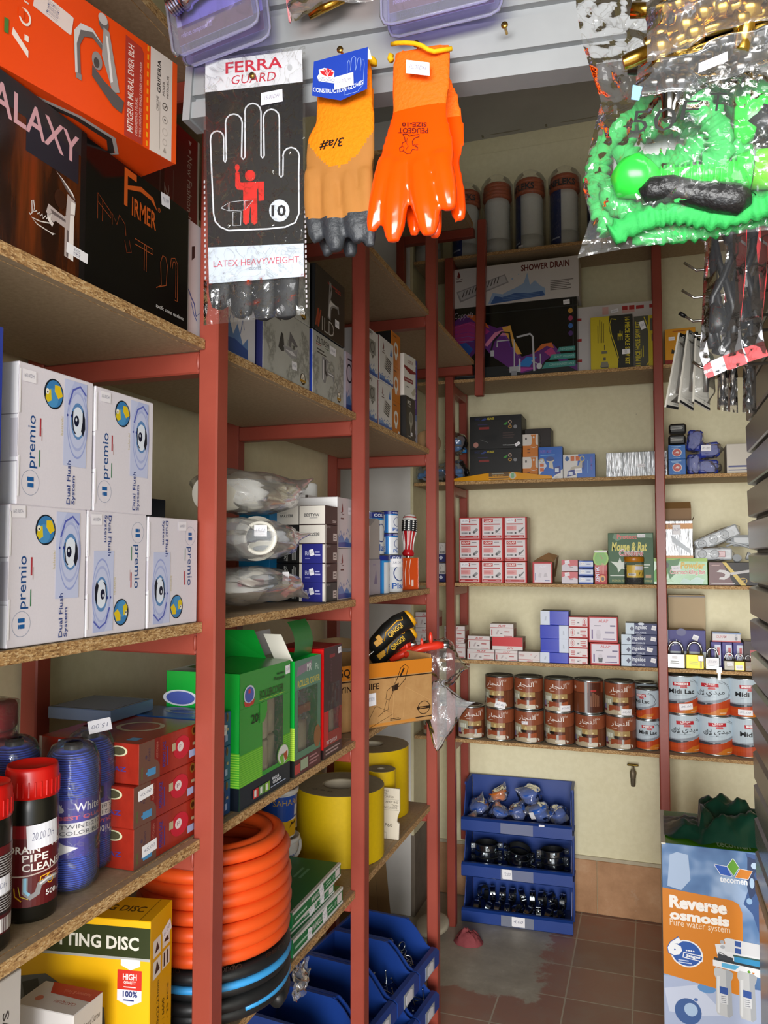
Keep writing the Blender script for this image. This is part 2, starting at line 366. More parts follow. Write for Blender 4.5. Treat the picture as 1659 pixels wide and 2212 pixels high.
struct('wall_front_unseen', MB().box(-1.3, 1.12, -.6, -.48, 2.45, 3.93, WALL).box(-1.3, -.62, -.6, -.48, 0, 2.45, WALL))  # unseen; left jamb and lintel height shaped to hold back the door light
mb = MB()
for i, x in enumerate((-1.085, -.83, -.548, -.262, .03, .32, .61)):
    mb.box(x+.002, (-.83, -.548, -.262, .03, .32, .61, .99)[i], YB-.012, YB, .004, .255, SKIRT, .002)
mb.box(-1.085, .99, YB-.008, YB, .254, .272, mat('#b9ae95', .7, 0, .3, .2, 30))
struct('baseboard_back', mb)
# conduit cable clipped along the top of the back wall
mb = MB(); a = at(985, 297, Y=YB-.012); b = at(1290, 251, Y=YB-.012)
for k in (0, .014): mb.tube([(-.95+i*.1, YB-.012, a.z-k+.004*math.sin(i*1.7)) for i in range(20)], .004, mat('#8d8672', .6))
for i in range(5): mb.box(-.8+i*.33, -.79+i*.33, YB-.02, YB, a.z-.022, a.z+.01, mat('#8d8672', .6))
tag(mb.build('electric_cable'), 'thin twin cable clipped along the top of the yellow back wall', 'cable')
# ------------------------------------------------------------------ shelving racks
def _redm(nt, N, L, b, v):
    c = _ramp(N, L, _noise(N, L, v, 5), [(.3, '#8a3a2d'), (.7, '#984435')])
    c = _mix(N, L, _ramp(N, L, _noise(N, L, v, 60, 4, .8), [(.70, '#000000'), (.74, '#707070')]), c, '#6a2a20')
    L.new(c, b.inputs['Base Color']); b.inputs['Roughness'].default_value = .38; _bump(N, L, b, _noise(N, L, v, 90), .08)
RED = nodemat('red_oxide_paint', _redm)
def _edgem(nt, N, L, b, v):
    mp = N.new('ShaderNodeMapping'); mp.inputs['Scale'].default_value = (1, 1, 2.4); L.new(v, mp.inputs['Vector'])
    vo = N.new('ShaderNodeTexVoronoi'); vo.inputs['Scale'].default_value = 210; vo.inputs['Randomness'].default_value = 1; L.new(mp.outputs[0], vo.inputs['Vector'])
    c = _ramp(N, L, vo.outputs['Color'], [(.1, '#7a5630'), (.35, '#a17a4c'), (.6, '#bb9460'), (.9, '#d2b385')])
    L.new(c, b.inputs['Base Color']); b.inputs['Roughness'].default_value = .75; _bump(N, L, b, vo.outputs['Distance'], .3, .002)
EDGE = nodemat('chipboard_edge', _edgem)
def _boardm(nt, N, L, b, v):
    c = _ramp(N, L, _noise(N, L, v, 120, 5, .7), [(.3, '#9b8669'), (.7, '#b29c7e')])
    c = _mix(N, L, _ramp(N, L, _noise(N, L, v, 4), [(.4, '#000000'), (.8, '#505050')]), c, '#8f8270')
    L.new(c, b.inputs['Base Color']); b.inputs['Roughness'].default_value = .7
BOARD = nodemat('chipboard_face', _boardm)
def board(mb, x0, x1, y0, y1, z, t, axis):
    n0 = len(mb.f); mb.box(x0, x1, y0, y1, z-t, z-.0012, EDGE, .001)
    mb.m[n0+2] = mb.mi(BOARD); mb.m[n0+5] = mb.mi(BOARD)
ZA, ZB, ZCs, ZD, ZT = 2.1204, 1.6044, 1.2199, .82, 2.6425
YF = (.455, 1.2354, 2.0149, 2.7798); Y4 = 3.575
rack = thing('shelving_rack', 'long red steel rack with chipboard shelves along the left wall', 'rack', (-.96, 1.62, 0))
def rpart(name, mb): o = mb.build(name, rack); o.location = (.96, -1.62, 0); return o
for y in YF:
    rpart('post', MB().box(-.78, -.74, y, y+.04, 0, 3.2, RED, .003))
    rpart('rear_post', MB().box(-1.175, -1.135, y, y+.04, 0, 3.2, RED, .003))
    for z in (ZA, ZB, ZCs, ZD, ZT):
        mb = MB().box(-1.135, -.78, y+.001, y+.039, z-.062, z-.021, RED, .003)
        for q in (-.784,): mb.ball((q+.003, y+.001, z-.04), .006, RED, 8, sc=(.6, .6, 2.6))
        rpart('crossbar', mb)
z4 = at(1020, 855, Y=Y4).z; HL = at(1035, 474, Y=Y4).z-z4
M = Matrix.Translation((-.745, Y4, z4)) @ Matrix.Rotation(math.radians(1.3), 4, 'Y')
rpart('hanging_post', MB().box(-.02, .02, 0, .04, 0, HL, RED, .003, M))
rpart('rear_post', MB().box(-1.15, -1.11, Y4, Y4+.04, z4+.3, z4+HL, RED, .003))
ZT2 = at(1015, 482, Y=Y4).z
for z, x1 in ((ZT, -.775), (ZT2, -.765)): rpart('crossbar', MB().box(-1.11, x1, Y4+.001, Y4+.039, z-.062, z-.021, RED, .003))
def bay(y0, y1, z):
    mb = MB(); board(mb, -1.13, -.781, y0+.0203, y1+.0197, z, .02, 0); board(mb, -.781, -.765, y0+.041, y1-.001, z, .02, 0); return rpart('shelf_board', mb)
for i in range(3):
    for z in (ZA, ZB, ZCs, ZD, ZT): bay(YF[i], YF[i+1], z)
bay(YF[3], Y4, ZT); bay(YF[3], Y4, ZT2)
# back rack
ZS = (3.172, 2.5695, 2.0789, 1.5974, 1.2362, .8668); YSF = 3.626
back = thing('shelving_rack', 'red steel rack with six chipboard shelves against the yellow back wall', 'rack', (0, 3.78, 0))
def bpart(name, mb): o = mb.build(name, back); o.location = (0, -3.78, 0); return o
XL, XM, XR = -.9167, .0311, .93
for x in (XL, XM, XR):
    bpart('post', MB().box(x, x+.04, 3.616, 3.656, 0, 3.165 if x < 0 else 3.25, RED, .003))
    bpart('rear_post', MB().box(x, x+.04, 3.905, 3.945, .3, 3.25, RED, .003))
    for z in ZS: bpart('crossbar', MB().box(x+.001, x+.039, 3.656, 3.905, z-.062, z-.021, RED, .003))
for i, z in enumerate(ZS):
    mb = MB(); board(mb, -1.076, .985, 3.657, 3.93, z, .017, 1)
    for x0, x1 in ((-1.076, XL-.001), (XL+.041, XM-.001), (XM+.041, XR-.001)): board(mb, x0, x1, YSF, 3.657, z, .017, 1)
    bpart('shelf_board', mb)
# ------------------------------------------------------------------ white slatted header the small goods hang from
def _headm(nt, N, L, b, v):
    c = _ramp(N, L, _noise(N, L, v, 8), [(.3, '#8f9193'), (.7, '#999b9d')]); L.new(c, b.inputs['Base Color']); b.inputs['Roughness'].default_value = .4
HEAD = nodemat('white_slat_paint', _headm)
YH = .98
zl, zr = at(418, 258, Y=YH).z, at(1262, 146, Y=YH).z
HX0, HX1 = at(416, 200, Y=YH).x, 1.0
htilt = math.atan2(zr-zl, at(1262, 146, Y=YH).x-HX0)
mb = MB(); prof = [(0, 0), (-.012, 0), (-.012, .022), (0, .026)]
z = 0
for i in range(7):
    h = .034 if i == 0 else .058
    mb.prism([(YH+.03, z), (YH-.004, z), (YH-.004, z+h*.72), (YH+.006, z+h*.8), (YH+.006, z+h), (YH+.03, z+h)], 0, HX1-HX0, HEAD, 'x'); z += h
mb.prism([(YH+.032, -.004), (YH-.008, -.004), (YH-.008, z), (YH+.032, z)], -.012, 0, HEAD, 'x')
o = struct('trim_1', mb, fix=True); o.location = (HX0, 0, zl); o.rotation_euler = (0, -htilt, 0)
# ------------------------------------------------------------------ grey slatted display partition on the right
XSW, YS1 = .266, 2.4
def _greym(nt, N, L, b, v):
    c = _ramp(N, L, _noise(N, L, v, 6), [(.3, '#77746f'), (.7, '#827f7a')]); L.new(c, b.inputs['Base Color']); b.inputs['Roughness'].default_value = .22
GREY = nodemat('grey_slat_laminate', _greym)
mb = MB(); p = .0905
z = at(1617, 1850, X=XSW).z; zb = z
while z < 2.62:
    mb.prism([(XSW+.02, z), (XSW+.004, z+.003), (XSW, z+.006), (XSW-.002, z+p-.014), (XSW+.008, z+p-.008), (XSW+.02, z+p-.006)], 1.0, YS1, GREY, 'y')
    # outline is (x, z) pushed along y
    z += p
mb.box(XSW+.02, XSW+.035, 1.0, YS1-.004, zb, z, mat('#8a857c', .6))
slat = struct('wall_slatted', mb, fix=True)
mb = MB(); mb.box(XSW-.004, XSW+.03, 1.0, YS1+.004, zb-.03, zb, mat('#b59a78', .6), .003); mb.box(XSW+.004, XSW+.03, 1.0, YS1, 0, zb-.03, GREY)
struct('trim_2', mb)
# ================================================================== left rack, bay nearest the door
def streaks(name, stops, scale, stretch=(1, 1, .12), rough=.2):
    def f(nt, N, L, b, v):
        mp = N.new('ShaderNodeMapping'); mp.inputs['Scale'].default_value = stretch; L.new(v, mp.inputs['Vector'])
        c = _ramp(N, L, _noise(N, L, mp.outputs[0], scale, 5, .65), stops); L.new(c, b.inputs['Base Color']); b.inputs['Roughness'].default_value = rough
    return nodemat(name, f)
WOODP = streaks('dark_wood_print', [(.2, '#120a08'), (.42, '#2a130a'), (.55, '#5e2a0c'), (.72, '#8a3410')], 14)
BLACKG = gloss('#0c0b0c', .12)
def faucet(u, v, s, c1='#b9aaa6', c2='#6a5d5c', c3='#efe6e2', kx=1):       # basin mixer seen from the side
    P = lambda pts: [(u+x*s*kx, v+y*s) for x, y in pts]
    return [('p', P([(.58, 0), (.86, -.02), (.86, .78), (.58, .62)]), c1), ('p', P([(.7, 0), (.86, -.02), (.86, .78), (.74, .7)]), c3), ('p', P([(.64, .02), (.7, 0), (.7, .5), (.64, .5)]), c2),
            ('p', P([(.02, .52), (.08, .66), (.36, .62), (.6, .6), (.7, .62), (.7, .42), (.3, .46), (.24, .42), (.12, .46)]), c1), ('p', P([(.14, .6), (.6, .56), (.6, .52), (.2, .54)]), c2),
            ('p', P([(.05, .5), (.12, .46), (.24, .4), (.2, .34), (.06, .42)]), c3), ('p', P([(.6, .64), (.88, .7), (.9, .92), (.64, .98)]), c1), ('p', P([(.74, .7), (.88, .72), (.9, .9), (.76, .9)]), c3),
            ('p', P([(.3, 1.2), (.36, 1.18), (.62, 1.02), (.86, .95), (.9, .88), (.86, .98), (.6, 1.1)]), c2), ('p', P([(.28, 1.22), (.5, 1.14), (.88, .96), (.8, 1.04), (.5, 1.16)]), c3)]
SIG = [(.02, .3), (.05, .25), (.12, .35), (.1, .75), (.16, .8), (.2, .55), (.16, .4), (.28, .5), (.3, .4), (.38, .5), (.4, .38), (.48, .5), (.5, .35), (.6, .5), (.62, .4), (.72, .55), (.8, .7), (.76, .4), (.84, .35), (.4, .2), (.1, .18), (.3, .05), (.8, 0), (.98, .04), (.84, -.04)]
ZF = ZA
bx = LB(-104, 172, 152, ZF, .25, -.77, h=.219)
carton('faucet_carton', 'glossy black carton with brown wood print and a basin mixer, leftmost on its shelf', 'box', bx, {'F': WOODP, 'L': BLACKG, 'T': BLACKG, 'K': BLACKG}, {'F': [
    ('r', 0, .82, 1, 1, '#2c2a2c'), ('r', .95, 0, 1, 1, '#141010'), ('p', [(.5, .62), (.93, .62), (.93, .83), (.5, .85)], '#26232e'), ('t', 'GALAXY', .1, .74, .93, .93, '#d9a6ae', 0, .012),
    ('e', .78, .45, .05, .06, '#3a1a08')]+faucet(.66, .1, .42, kx=.66)+
    [('l', [(.53+x*.22, .2+y*.18) for x, y in SIG], .0016, '#d8cfc8')]},
    stickers=[('F', .93, .16, .065, .2, '18,00', math.pi/2*.97)])
bx = LB(177, 400, 277, ZF, .09, -.77, h=.216)
FIRM = '#c2581c'
carton('faucet_carton', 'glossy black carton with orange line drawings of taps, under the orange box', 'box', bx, {'F': BLACKG}, {'F': [
    ('r', .0, .0, .012, 1, '#2a2422'), ('p', [(.35, .7), (.35, .98), (.46, .98), (.46, .93), (.38, .93), (.38, .7)], FIRM), ('p', [(.38, .86), (.5, .92), (.62, .9), (.66, .82), (.6, .87), (.5, .88), (.38, .83)], FIRM),
    ('t', 'IRMER', .42, .66, .65, .8, FIRM, 0, .014), ('g', .68, .84, .012, .018, .25, FIRM), ('t', 'R', .675, .83, .685, .85, FIRM),
    ('l', [(.13, .48), (.13, .66), (.24, .58), (.24, .54), (.13, .6)], .0013, '#8a3d18'), ('l', [(.17, .48), (.17, .64)], .0013, '#8a3d18'),
    ('l', [(.25, .5), (.25, .58), (.29, .52), (.31, .6), (.36, .56), (.37, .48)], .0013, '#8a3d18'), ('l', [(.36, .44), (.38, .36), (.42, .38), (.4, .46)], .0013, '#7a3214'),
    ('l', [(.45, .5), (.62, .5), (.62, .46), (.45, .46)], .0014, '#9a4a20'), ('l', [(.54, .5), (.54, .3)], .0014, '#9a4a20'), ('l', [(.56, .5), (.56, .3)], .0014, '#9a4a20'),
    ('l', [(.66, .22), (.71, .26), (.7, .44), (.72, .5), (.75, .5), (.77, .44), (.76, .28), (.69, .24)], .0015, '#9a4a20'),
    ('l', [(.8, .44), (.81, .52), (.85, .54), (.88, .5), (.88, .2), (.85, .2)], .0015, '#9a4a20'), ('l', [(.82, .44), (.83, .5), (.85, .51), (.86, .48), (.86, .22)], .0012, '#9a4a20'),
    ('t', 'specific  create  excellence', .66, .06, .95, .1, '#d8d4d0')]}, stickers=[('F', .74, .95, .09, .1, '70,00', .1)])
bx = LB(405, 437, 449, ZF, .075, -.785, h=.216)
bx = ((bx[0][0], bx[0][1]+.025, bx[0][2]), bx[1], .1, bx[3], bx[4])
carton('tap_box', 'white carton with blue splash print squeezed behind the first post, beside the black cartons', 'box', bx, {'F': '#d9d6da', 'L': '#7d1f22'}, {'F': [
    ('p', [(.1, .78), (.2, .8), (.2, .7), (.1, .66)], '#2c2422'), ('l', [(.0, .4), (.1, .34), (.2, .3), (.26, .2), (.4, .25), (.5, .1)], .003, '#2a4a9a'), ('l', [(.1, .3), (.2, .2), (.3, .16)], .002, '#3355aa')]})
# orange faucet box overhanging the black ones
zt = 2.343
p0, p1 = Vector((-.776, .72, 0)), Vector((-.702, 1.04, 0)); dr = (p1-p0).normalized(); wd = .40; p0 = p1-dr*wd
mid = (p0+p1)/2 + Vector((-dr.y, dr.x, 0))*.10
OR, ORD = '#ea4a0c', '#e04408'
mb = MB(); carton_mesh(mb, wd, .163, .2, {'F': OR}); F = faces(wd, .163, .2); F['B'] = flat((wd/2, -.1, 0), (-1, 0, 0), (0, 1, 0), wd, .2)
FA = lambda x, y: (.18+x*.6, y)
draw(mb, F['F'], [('r', .865, 0, .975, 1, '#ddd0c6'), ('r', .975, 0, 1, 1, '#f0581c')]+[('r', .848, .02+i*.083, .856, .07+i*.083, '#f5a020') for i in range(12)]+[
    ('p', [(.745, 0), (.83, 0), (.83, .88), (.82, .92), (.745, .94)], '#b03a2c'),
    ('t', 'MITIGEUR MURAL EVIER BLH', .758, .06, .785, .88, '#f0dcd4', 1, .01), ('t', 'FREGADERO MURAL', .794, .06, .805, .42, '#e6c4bc', 1), ('t', 'WALL MOUNTED SINGLE LEVER GRIP MIXER', .813, .06, .823, .78, '#e6c4bc', 1),
    ('t', 'GRIFERÍA', .895, .6, .915, .92, '#2c2624', 1, .012), ('t', 'MIXER', .925, .6, .936, .74, '#5c524c', 1), ('t', 'MITIGEUR', .945, .6, .956, .82, '#5c524c', 1), ('t', 'CHROME', .895, .42, .906, .56, '#6a5f58', 1),
    ('l', [(.912, .05), (.912, .52)], .0005, '#8a7d74'), ('g', .938, .5, .013, .036, .16, '#3c3430'), ('l', [(.93, .5), (.936, .48), (.946, .52)], .001, '#2c2624'), ('g', .938, .37, .013, .036, .12, '#a59a90'), ('e', .938, .37, .004, .01, '#2c2624'),
    ('g', .938, .25, .013, .036, .1, '#c2b6ac'), ('g', .938, .15, .011, .03, .1, '#b5a9a0'), ('p', [(.93, .05), (.946, .05), (.938, .1)], '#a59a90'),
    # brand letters at the left end, running upward
    ('r', .27, .28, .285, .4, '#4a7a3a'), ('p', [(.296, .3), (.355, .18), (.355, .24), (.3, .36)], '#f0e0d4'), ('r', .34, .31, .355, .36, '#f0e0d4'), ('g', .34, .5, .022, .07, .3, '#f0e0d4'), ('r', .318, .48, .338, .56, OR),
    ('t', 'IVANO', .335, .62, .352, .98, '#e8d0c2', 1, .01),
    # wall mixer
    ('p', [(.535, .3), (.555, .3), (.548, .56), (.565, .66), (.6, .7), (.645, .64), (.645, .7), (.6, .78), (.55, .76), (.525, .66), (.525, .5)], '#6e6664'), ('p', [(.532, .3), (.542, .3), (.536, .56), (.55, .7), (.6, .75), (.642, .69), (.6, .78), (.55, .76), (.524, .66)], '#d2ccca'),
    ('r', .535, .26, .558, .31, '#8a807e'), ('e', .645, .9, .022, .07, '#6a6260'), ('e', .642, .93, .02, .05, '#c2bab8'), ('p', [(.645, .86), (.67, .85), (.695, .6), (.72, .36), (.69, .32), (.64, .6)], '#a39b98'), ('p', [(.655, .8), (.664, .8), (.69, .42), (.68, .4)], '#e6e0de'),
    ('e', .62, .52, .022, .08, '#8f8683'), ('e', .618, .5, .012, .045, '#4e4644'), ('p', [(.6, .46), (.65, .38), (.74, .3), (.73, .18), (.69, .2), (.6, .36)], '#5c5452')])
draw(mb, F['B'], [('l', [(.62, .16), (.42, .1), (.26, .14), (.2, .28), (.25, .42), (.34, .46)], .011, '#3c3432'), ('l', [(.62, .13), (.42, .07), (.26, .1), (.18, .26), (.22, .42)], .006, '#c2bab8'), ('e', .62, .15, .02, .05, '#1c1412')])
o = mb.build('faucet_box', None, (mid.x, mid.y, zt), (0, 0, math.atan2(dr.y, dr.x)))
tag(o, 'bright orange carton with a wall mixer, overhanging the glossy black cartons', 'box')
sticker(o, F['F'], .445, .7, .07, .36, '170,00DH', math.pi/2*.92, '#e2cfc8')
q = p1-dr*.335+Vector((dr.y, -dr.x, 0))*.001
mb = MB(); carton_mesh(mb, .2, .05, .1, {'F': '#d83c0a', 'T': '#f0e8e0'}); draw(mb, faces(.2, .05, .1)['F'], [('r', .965, 0, 1, 1, '#4a1c10'), ('r', 0, .9, .96, 1, '#e8e0d8')])
c0 = at(48, 80, X=-.755)
o = mb.build('tap_carton', None, (c0.x+.022-.1*.23-.06, c0.y-.1, zt+.163), (0, 0, math.atan2(dr.y, dr.x))); tag(o, 'small orange carton with a white top edge, lying on the big orange one', 'box')
# dark red flat carton standing at the back
p = at(431, 296, X=-.87)
carton('mixer_carton', 'dark red carton standing at the back behind the black cartons', 'box', ((-.87-.07, p.y-.135, ZA), math.pi/2, .27, min(p.z, ZT-.066)-ZA, .14), {'F': gloss('#8a1216', .3)}, {'F': [
    ('r', .975, 0, 1, 1, '#cfc8be'), ('r', 0, 0, .55, 1, '#5c0a10'), ('t', 'New Fashion New Products', .84, .35, .9, .9, '#e2c8c0', 3), ('l', [(.5, .3), (.5, .78), (.66, .78), (.66, .3)], .0008, '#b98a88', True), ('t', '20-38', .55, .4, .61, .7, '#d8b4b0', 3),
    ('p', [(.85, .93), (.89, .93), (.87, .91)], '#d8b4b0'), ('p', [(.85, .97), (.89, .97), (.87, .95)], '#d8b4b0')]})
# ------------------------------------------------------------------ five white flush-system boxes
def premio_art(flip):
    A = [('g', .165, .16, .11, .09, .03, '#7a8aa8'), ('t', 'il', .125, .125, .205, .2, '#1c5c9c', 1, .03), ('t', 'premio', .125, .265, .245, .64, '#1a4a86', 1, .004),
         ('r', .265, .5, .285, .63, '#b03a44'), ('r', .265, .28, .277, .4, '#3a7a50'), ('n', .29, .42, .3, .62, 1, '#c2a8a8'),
         ('e', .44, .83, .128, .112, '#141c26'), ('e', .445, .832, .112, .1, '#3a7cb4'), ('e', .42, .8, .08, .07, '#4a90c4'),
         ('p', [(.45, .9), (.52, .9), (.56, .83), (.5, .8), (.45, .85)], '#e0c020'), ('p', [(.34, .84), (.4, .86), (.41, .78), (.36, .76), (.33, .79)], '#d8c024'), ('e', .355, .84, .022, .022, '#f0ecd8'), ('e', .357, .835, .009, .009, '#20242c'),
         ('t', 'helsinki', .54, .54, .57, .68, '#cfc298', 1),
         ('r', .58, .32, .9, .97, '#c3c9e6'), ('g', .77, .66, .15, .28, .06, '#98a3d6'), ('g', .77, .67, .135, .23, .1, '#aab3dc'), ('p', [(.64, .67), (.66, .8), (.74, .9), (.82, .9), (.9, .84), (.9, .97), (.72, .97), (.63, .85)], '#b4bce0'),
         ('l', [(.64, .78), (.7, .9), (.8, .94), (.89, .88)], .003, '#5560b4'), ('e', .775, .67, .1, .14, '#5c88bc'), ('e', .775, .665, .085, .115, '#dfe6f2'), ('p', [(.84, .77), (.875, .7), (.88, .62), (.85, .56), (.82, .6), (.84, .67)], '#141828'),
         ('e', .755, .67, .035, .042, '#0e1430'), ('e', .75, .68, .012, .014, '#e8ecf6'), ('l', [(.7, .74), (.695, .68), (.71, .6), (.74, .57)], .0022, '#1a2036'), ('e', .625, .7, .01, .01, '#3a4a9a'), ('e', .68, .7, .012, .012, '#2a3a8a'),
         ('t', 'Dual Flush', .63, .03, .68, .36, '#3a4a86', 1, .012), ('t', 'System', .7, .03, .755, .25, '#3a4a86', 1, .012)]
    def fl(a):
        a = list(a); k = a[0]; M = lambda x, y: (1-x, 1-y)
        if k in 'eg': a[1], a[2] = M(a[1], a[2])
        elif k in 'pl': a[1] = [M(x, y) for x, y in a[1]]
        elif k in 'rnt':
            s_ = 1 if k != 't' else 2; x0, y0, x1, y1 = a[s_:s_+4]; a[s_:s_+4] = [1-x1, 1-y1, 1-x0, 1-y0]
            if k == 't': a[7] = 3
        return tuple(a)
    return [fl(a) for a in A] if flip else A
FLAP = [('r', .975, .03, 1, .3, '#f4f2f6'), ('r', .96, .33, 1, .6, '#cfcbd4'), ('r', .975, .63, 1, .97, '#f4f2f6'), ('l', [(0, .3), (1, .3)], .0012, '#a8a4ac'), ('l', [(0, .63), (1, .63)], .0012, '#a8a4ac')]
zq = ZB; zp = 1.7885
for x0, x1, yt, z, h, fl, st, lab in ((12, 183, 1090, zq, .184, 0, (.1, .95), 'white flush-system box at the bottom left of the stack, its text running upward'),
        (183.5, 314, 1104, zq, .184, 1, (.13, .93), 'white flush-system box in the middle of the lower row, its text running downward'),
        (316, 425, 1113, zq, .182, 1, (.66, .93), 'white flush-system box at the lower right, its text running downward against the post'),
        (33, 198, 776, zp, .187, 0, (.12, .91), 'white flush-system box at the upper left of the stack, its text running upward'),
        (201, 329, 832, zp, .185, 0, (.15, .93), 'white flush-system box at the upper right, topping the middle box')):
    p = at(x0, 1400 if z == zq else 1095, X=-.77); q = at(x1, 1370 if z == zq else 1110, X=-.77); p2 = at((x0+x1)/2, yt, X=-.77)
    carton('flush_system_box', lab, 'box', ((-.77-.15, (p.y+q.y)/2, z), math.pi/2, q.y-p.y-.002, h, .3), {'F': mat('#dcd6de', .5, 0, .3, .04, 300), 'L': '#efeef4', 'T': '#e6e2e6'},
           {'F': premio_art(fl)+[('r', 0, .64, .02, .95, '#f6f4f8'), ('r', 0, .06, .02, .34, '#f6f4f8')], 'L': FLAP}, 'white flush-system boxes', [('F', st[0], st[1], .17, .085, '160,00DH', .03, '#ece8ee')])
p = at(7, 708, X=-.76)
carton('storage_carton', 'deep blue carton at the near end of the shelf, mostly cut off', 'box', ((-.9, p.y-.13, ZB), math.pi/2, .26, at(7, 708, X=-.76).z-ZB, .28), {'F': gloss('#20307c', .3)}, {'F': [('r', .95, .0, 1, 1, '#2a3a94')]})
# ------------------------------------------------------------------ shelf C: drain cleaner, twine, gas hotplates
def drain_jar(label, x, y, art, st=None, turn=0):
    R, H = .036, .208
    t = thing('drain_cleaner_jar', label, 'jar', (x, y, ZCs), turn, 'drain cleaner jars')
    mb = MB(); bk = plas('#15140f', .3)
    mb.lathe([(.001, 0), (R*.93, 0), (R, .006), (R, .15), (R*.985, .158), (R*.93, .166), (R*.88, .17), (R*.88, .185)], bk, 40)
    f = wrap(R, .022, .11, 230, 0); draw(mb, f, art); mb.build('bottle', t)
    mb = MB(); rd = plas('#c8140e', .32)
    mb.lathe([(R*.9, .166), (R*1.0, .166), (R*1.0, .19), (R*.98, .192), (R*.98, .2), (R*.95, .203), (R*.93, .208), (R*.89, .208), (R*.88, .203), (.001, .203)], rd, 40, caps=(False, True))
    for i in range(28): a = 2*math.pi*i/28; mb.box(-.0012, .0012, R*.97, R*1.025, .169, .19, rd, .0004, Matrix.Rotation(a, 4, 'Z'))
    mb.build('screw_cap', t)
    if st: sticker(t, wrap(R+.0006, .022, .11, 230, 0), *st)
    return t
DRAINF = [('r', 0, 0, 1, .84, '#5c1418'), ('r', 0, .84, 1, 1, '#8c1a20'), ('r', 0, 0, .02, 1, '#2a0c0c'), ('t', 'DRAIN', .2, .655, .5, .745, '#f0ebe6', 0, .02), ('t', 'FIX', .62, .69, .78, .78, '#f0ebe6', 0, .02), ('t', 'PIPE', .34, .55, .58, .64, '#f0ebe6', 0, .02), ('t', 'CLEANER', .34, .435, .8, .53, '#f0ebe6', 0, .02),
    ('l', [(.2, .37), (.4, .385), (.6, .42), (.8, .47)], .0018, '#c8b4ac'), ('n', .55, .27, .82, .38, 3, '#c88a80'),
    ('l', [(.5, .27), (.57, .28), (.58, .36), (.51, .35)], .0016, '#f0b020', True), ('l', [(.52, .31), (.54, .29), (.6, .37)], .002, '#f0b020'), ('g', .61, .28, .035, .045, .25, '#f0b020'),
    ('l', [(.37, .36), (.37, .18), (.42, .12), (.48, .16), (.5, .26), (.58, .3), (.7, .29)], .0075, '#8e8c8e'), ('l', [(.37, .36), (.37, .2), (.41, .15)], .004, '#8ec4e0'), ('l', [(.5, .26), (.58, .31), (.7, .3)], .0025, '#d8d6d6'), ('l', [(.27, .24), (.28, .14), (.34, .08)], .0018, '#d8a020'), ('l', [(.31, .26), (.33, .14), (.4, .1)], .0012, '#d8c040'),
    ('t', '500', .56, .1, .68, .17, '#f2eeec', 0, .02), ('t', 'gr', .69, .1, .72, .13, '#f2eeec'), ('t', '℮', .735, .1, .765, .14, '#f2eeec')]
DRAINB = [('r', 0, 0, 1, 1, '#241a1a'), ('r', 0, .9, 1, 1, '#5c1418'), ('r', 0, 0, 1, .22, '#4a1216'), ('n', .1, .25, .95, .9, 22, '#a8a4a4'), ('b', .55, .02, .95, .18, '#e8e4e4')]
c = at(71, 1985, Z=ZCs); vx = lambda p: math.atan2(-p.x, p.y)
drain_jar('black jar of drain cleaner with red cap and a full maroon label in view', -.834, .904, DRAINF, (.53, .86, .3, .3, '20,00 DH', .06, '#e6e6ee'), math.radians(62))
drain_jar('black jar of drain cleaner cut by the frame, fine print turned outward', -.822, .805, DRAINB, (.55, .55, .3, .2, '20,00 DH', .06, '#e6e6ee'), math.radians(62))
drain_jar('black jar of drain cleaner behind the two front ones, only red cap showing', -.905, .86, DRAINF, None, math.radians(62))
t = thing('tape_roll_stack', 'tall shrink-wrapped column of red tape rolls at the back of the shelf', 'tape', (-1.0, .985, ZCs))
mb = MB()
for i in range(6): mb.lathe([(.012, .002+i*.045), (.041, .002+i*.045), (.044, .007+i*.045), (.044, .038+i*.045), (.041, .044+i*.045), (.012, .044+i*.045)], plas('#8e1216', .4), 28)
mb.build('tape_rolls', t); MB().lathe([(.045, 0), (.047, .1), (.046, .2), (.046, .27), (.03, .274)], film('#ffffff', .04, .8), 28, caps=(False, True)).build('shrink_wrap', t)
def _twine(nt, N, L, b, v):
    w_ = N.new('ShaderNodeTexWave'); w_.wave_type = 'BANDS'; w_.bands_direction = 'Z'; w_.inputs['Scale'].default_value = 95; w_.inputs['Distortion'].default_value = 1.2; w_.inputs['Detail'].default_value = 2; L.new(v, w_.inputs['Vector'])
    c = _ramp(N, L, w_.outputs['Fac'], [(.1, '#0e1c78'), (.6, '#1f3cc0'), (.95, '#3f64e0')]); L.new(c, b.inputs['Base Color']); b.inputs['Roughness'].default_value = .3; _bump(N, L, b, w_.outputs['Fac'], .7, .002)
TWINE = nodemat('blue_twine', _twine)
FOX = [(.06, .0), (.3, .02), (.4, .2), (.36, .5), (.24, .62), (.26, .9), (.16, .75), (.08, 1), (.02, .7), (.1, .5), (.04, .2)]
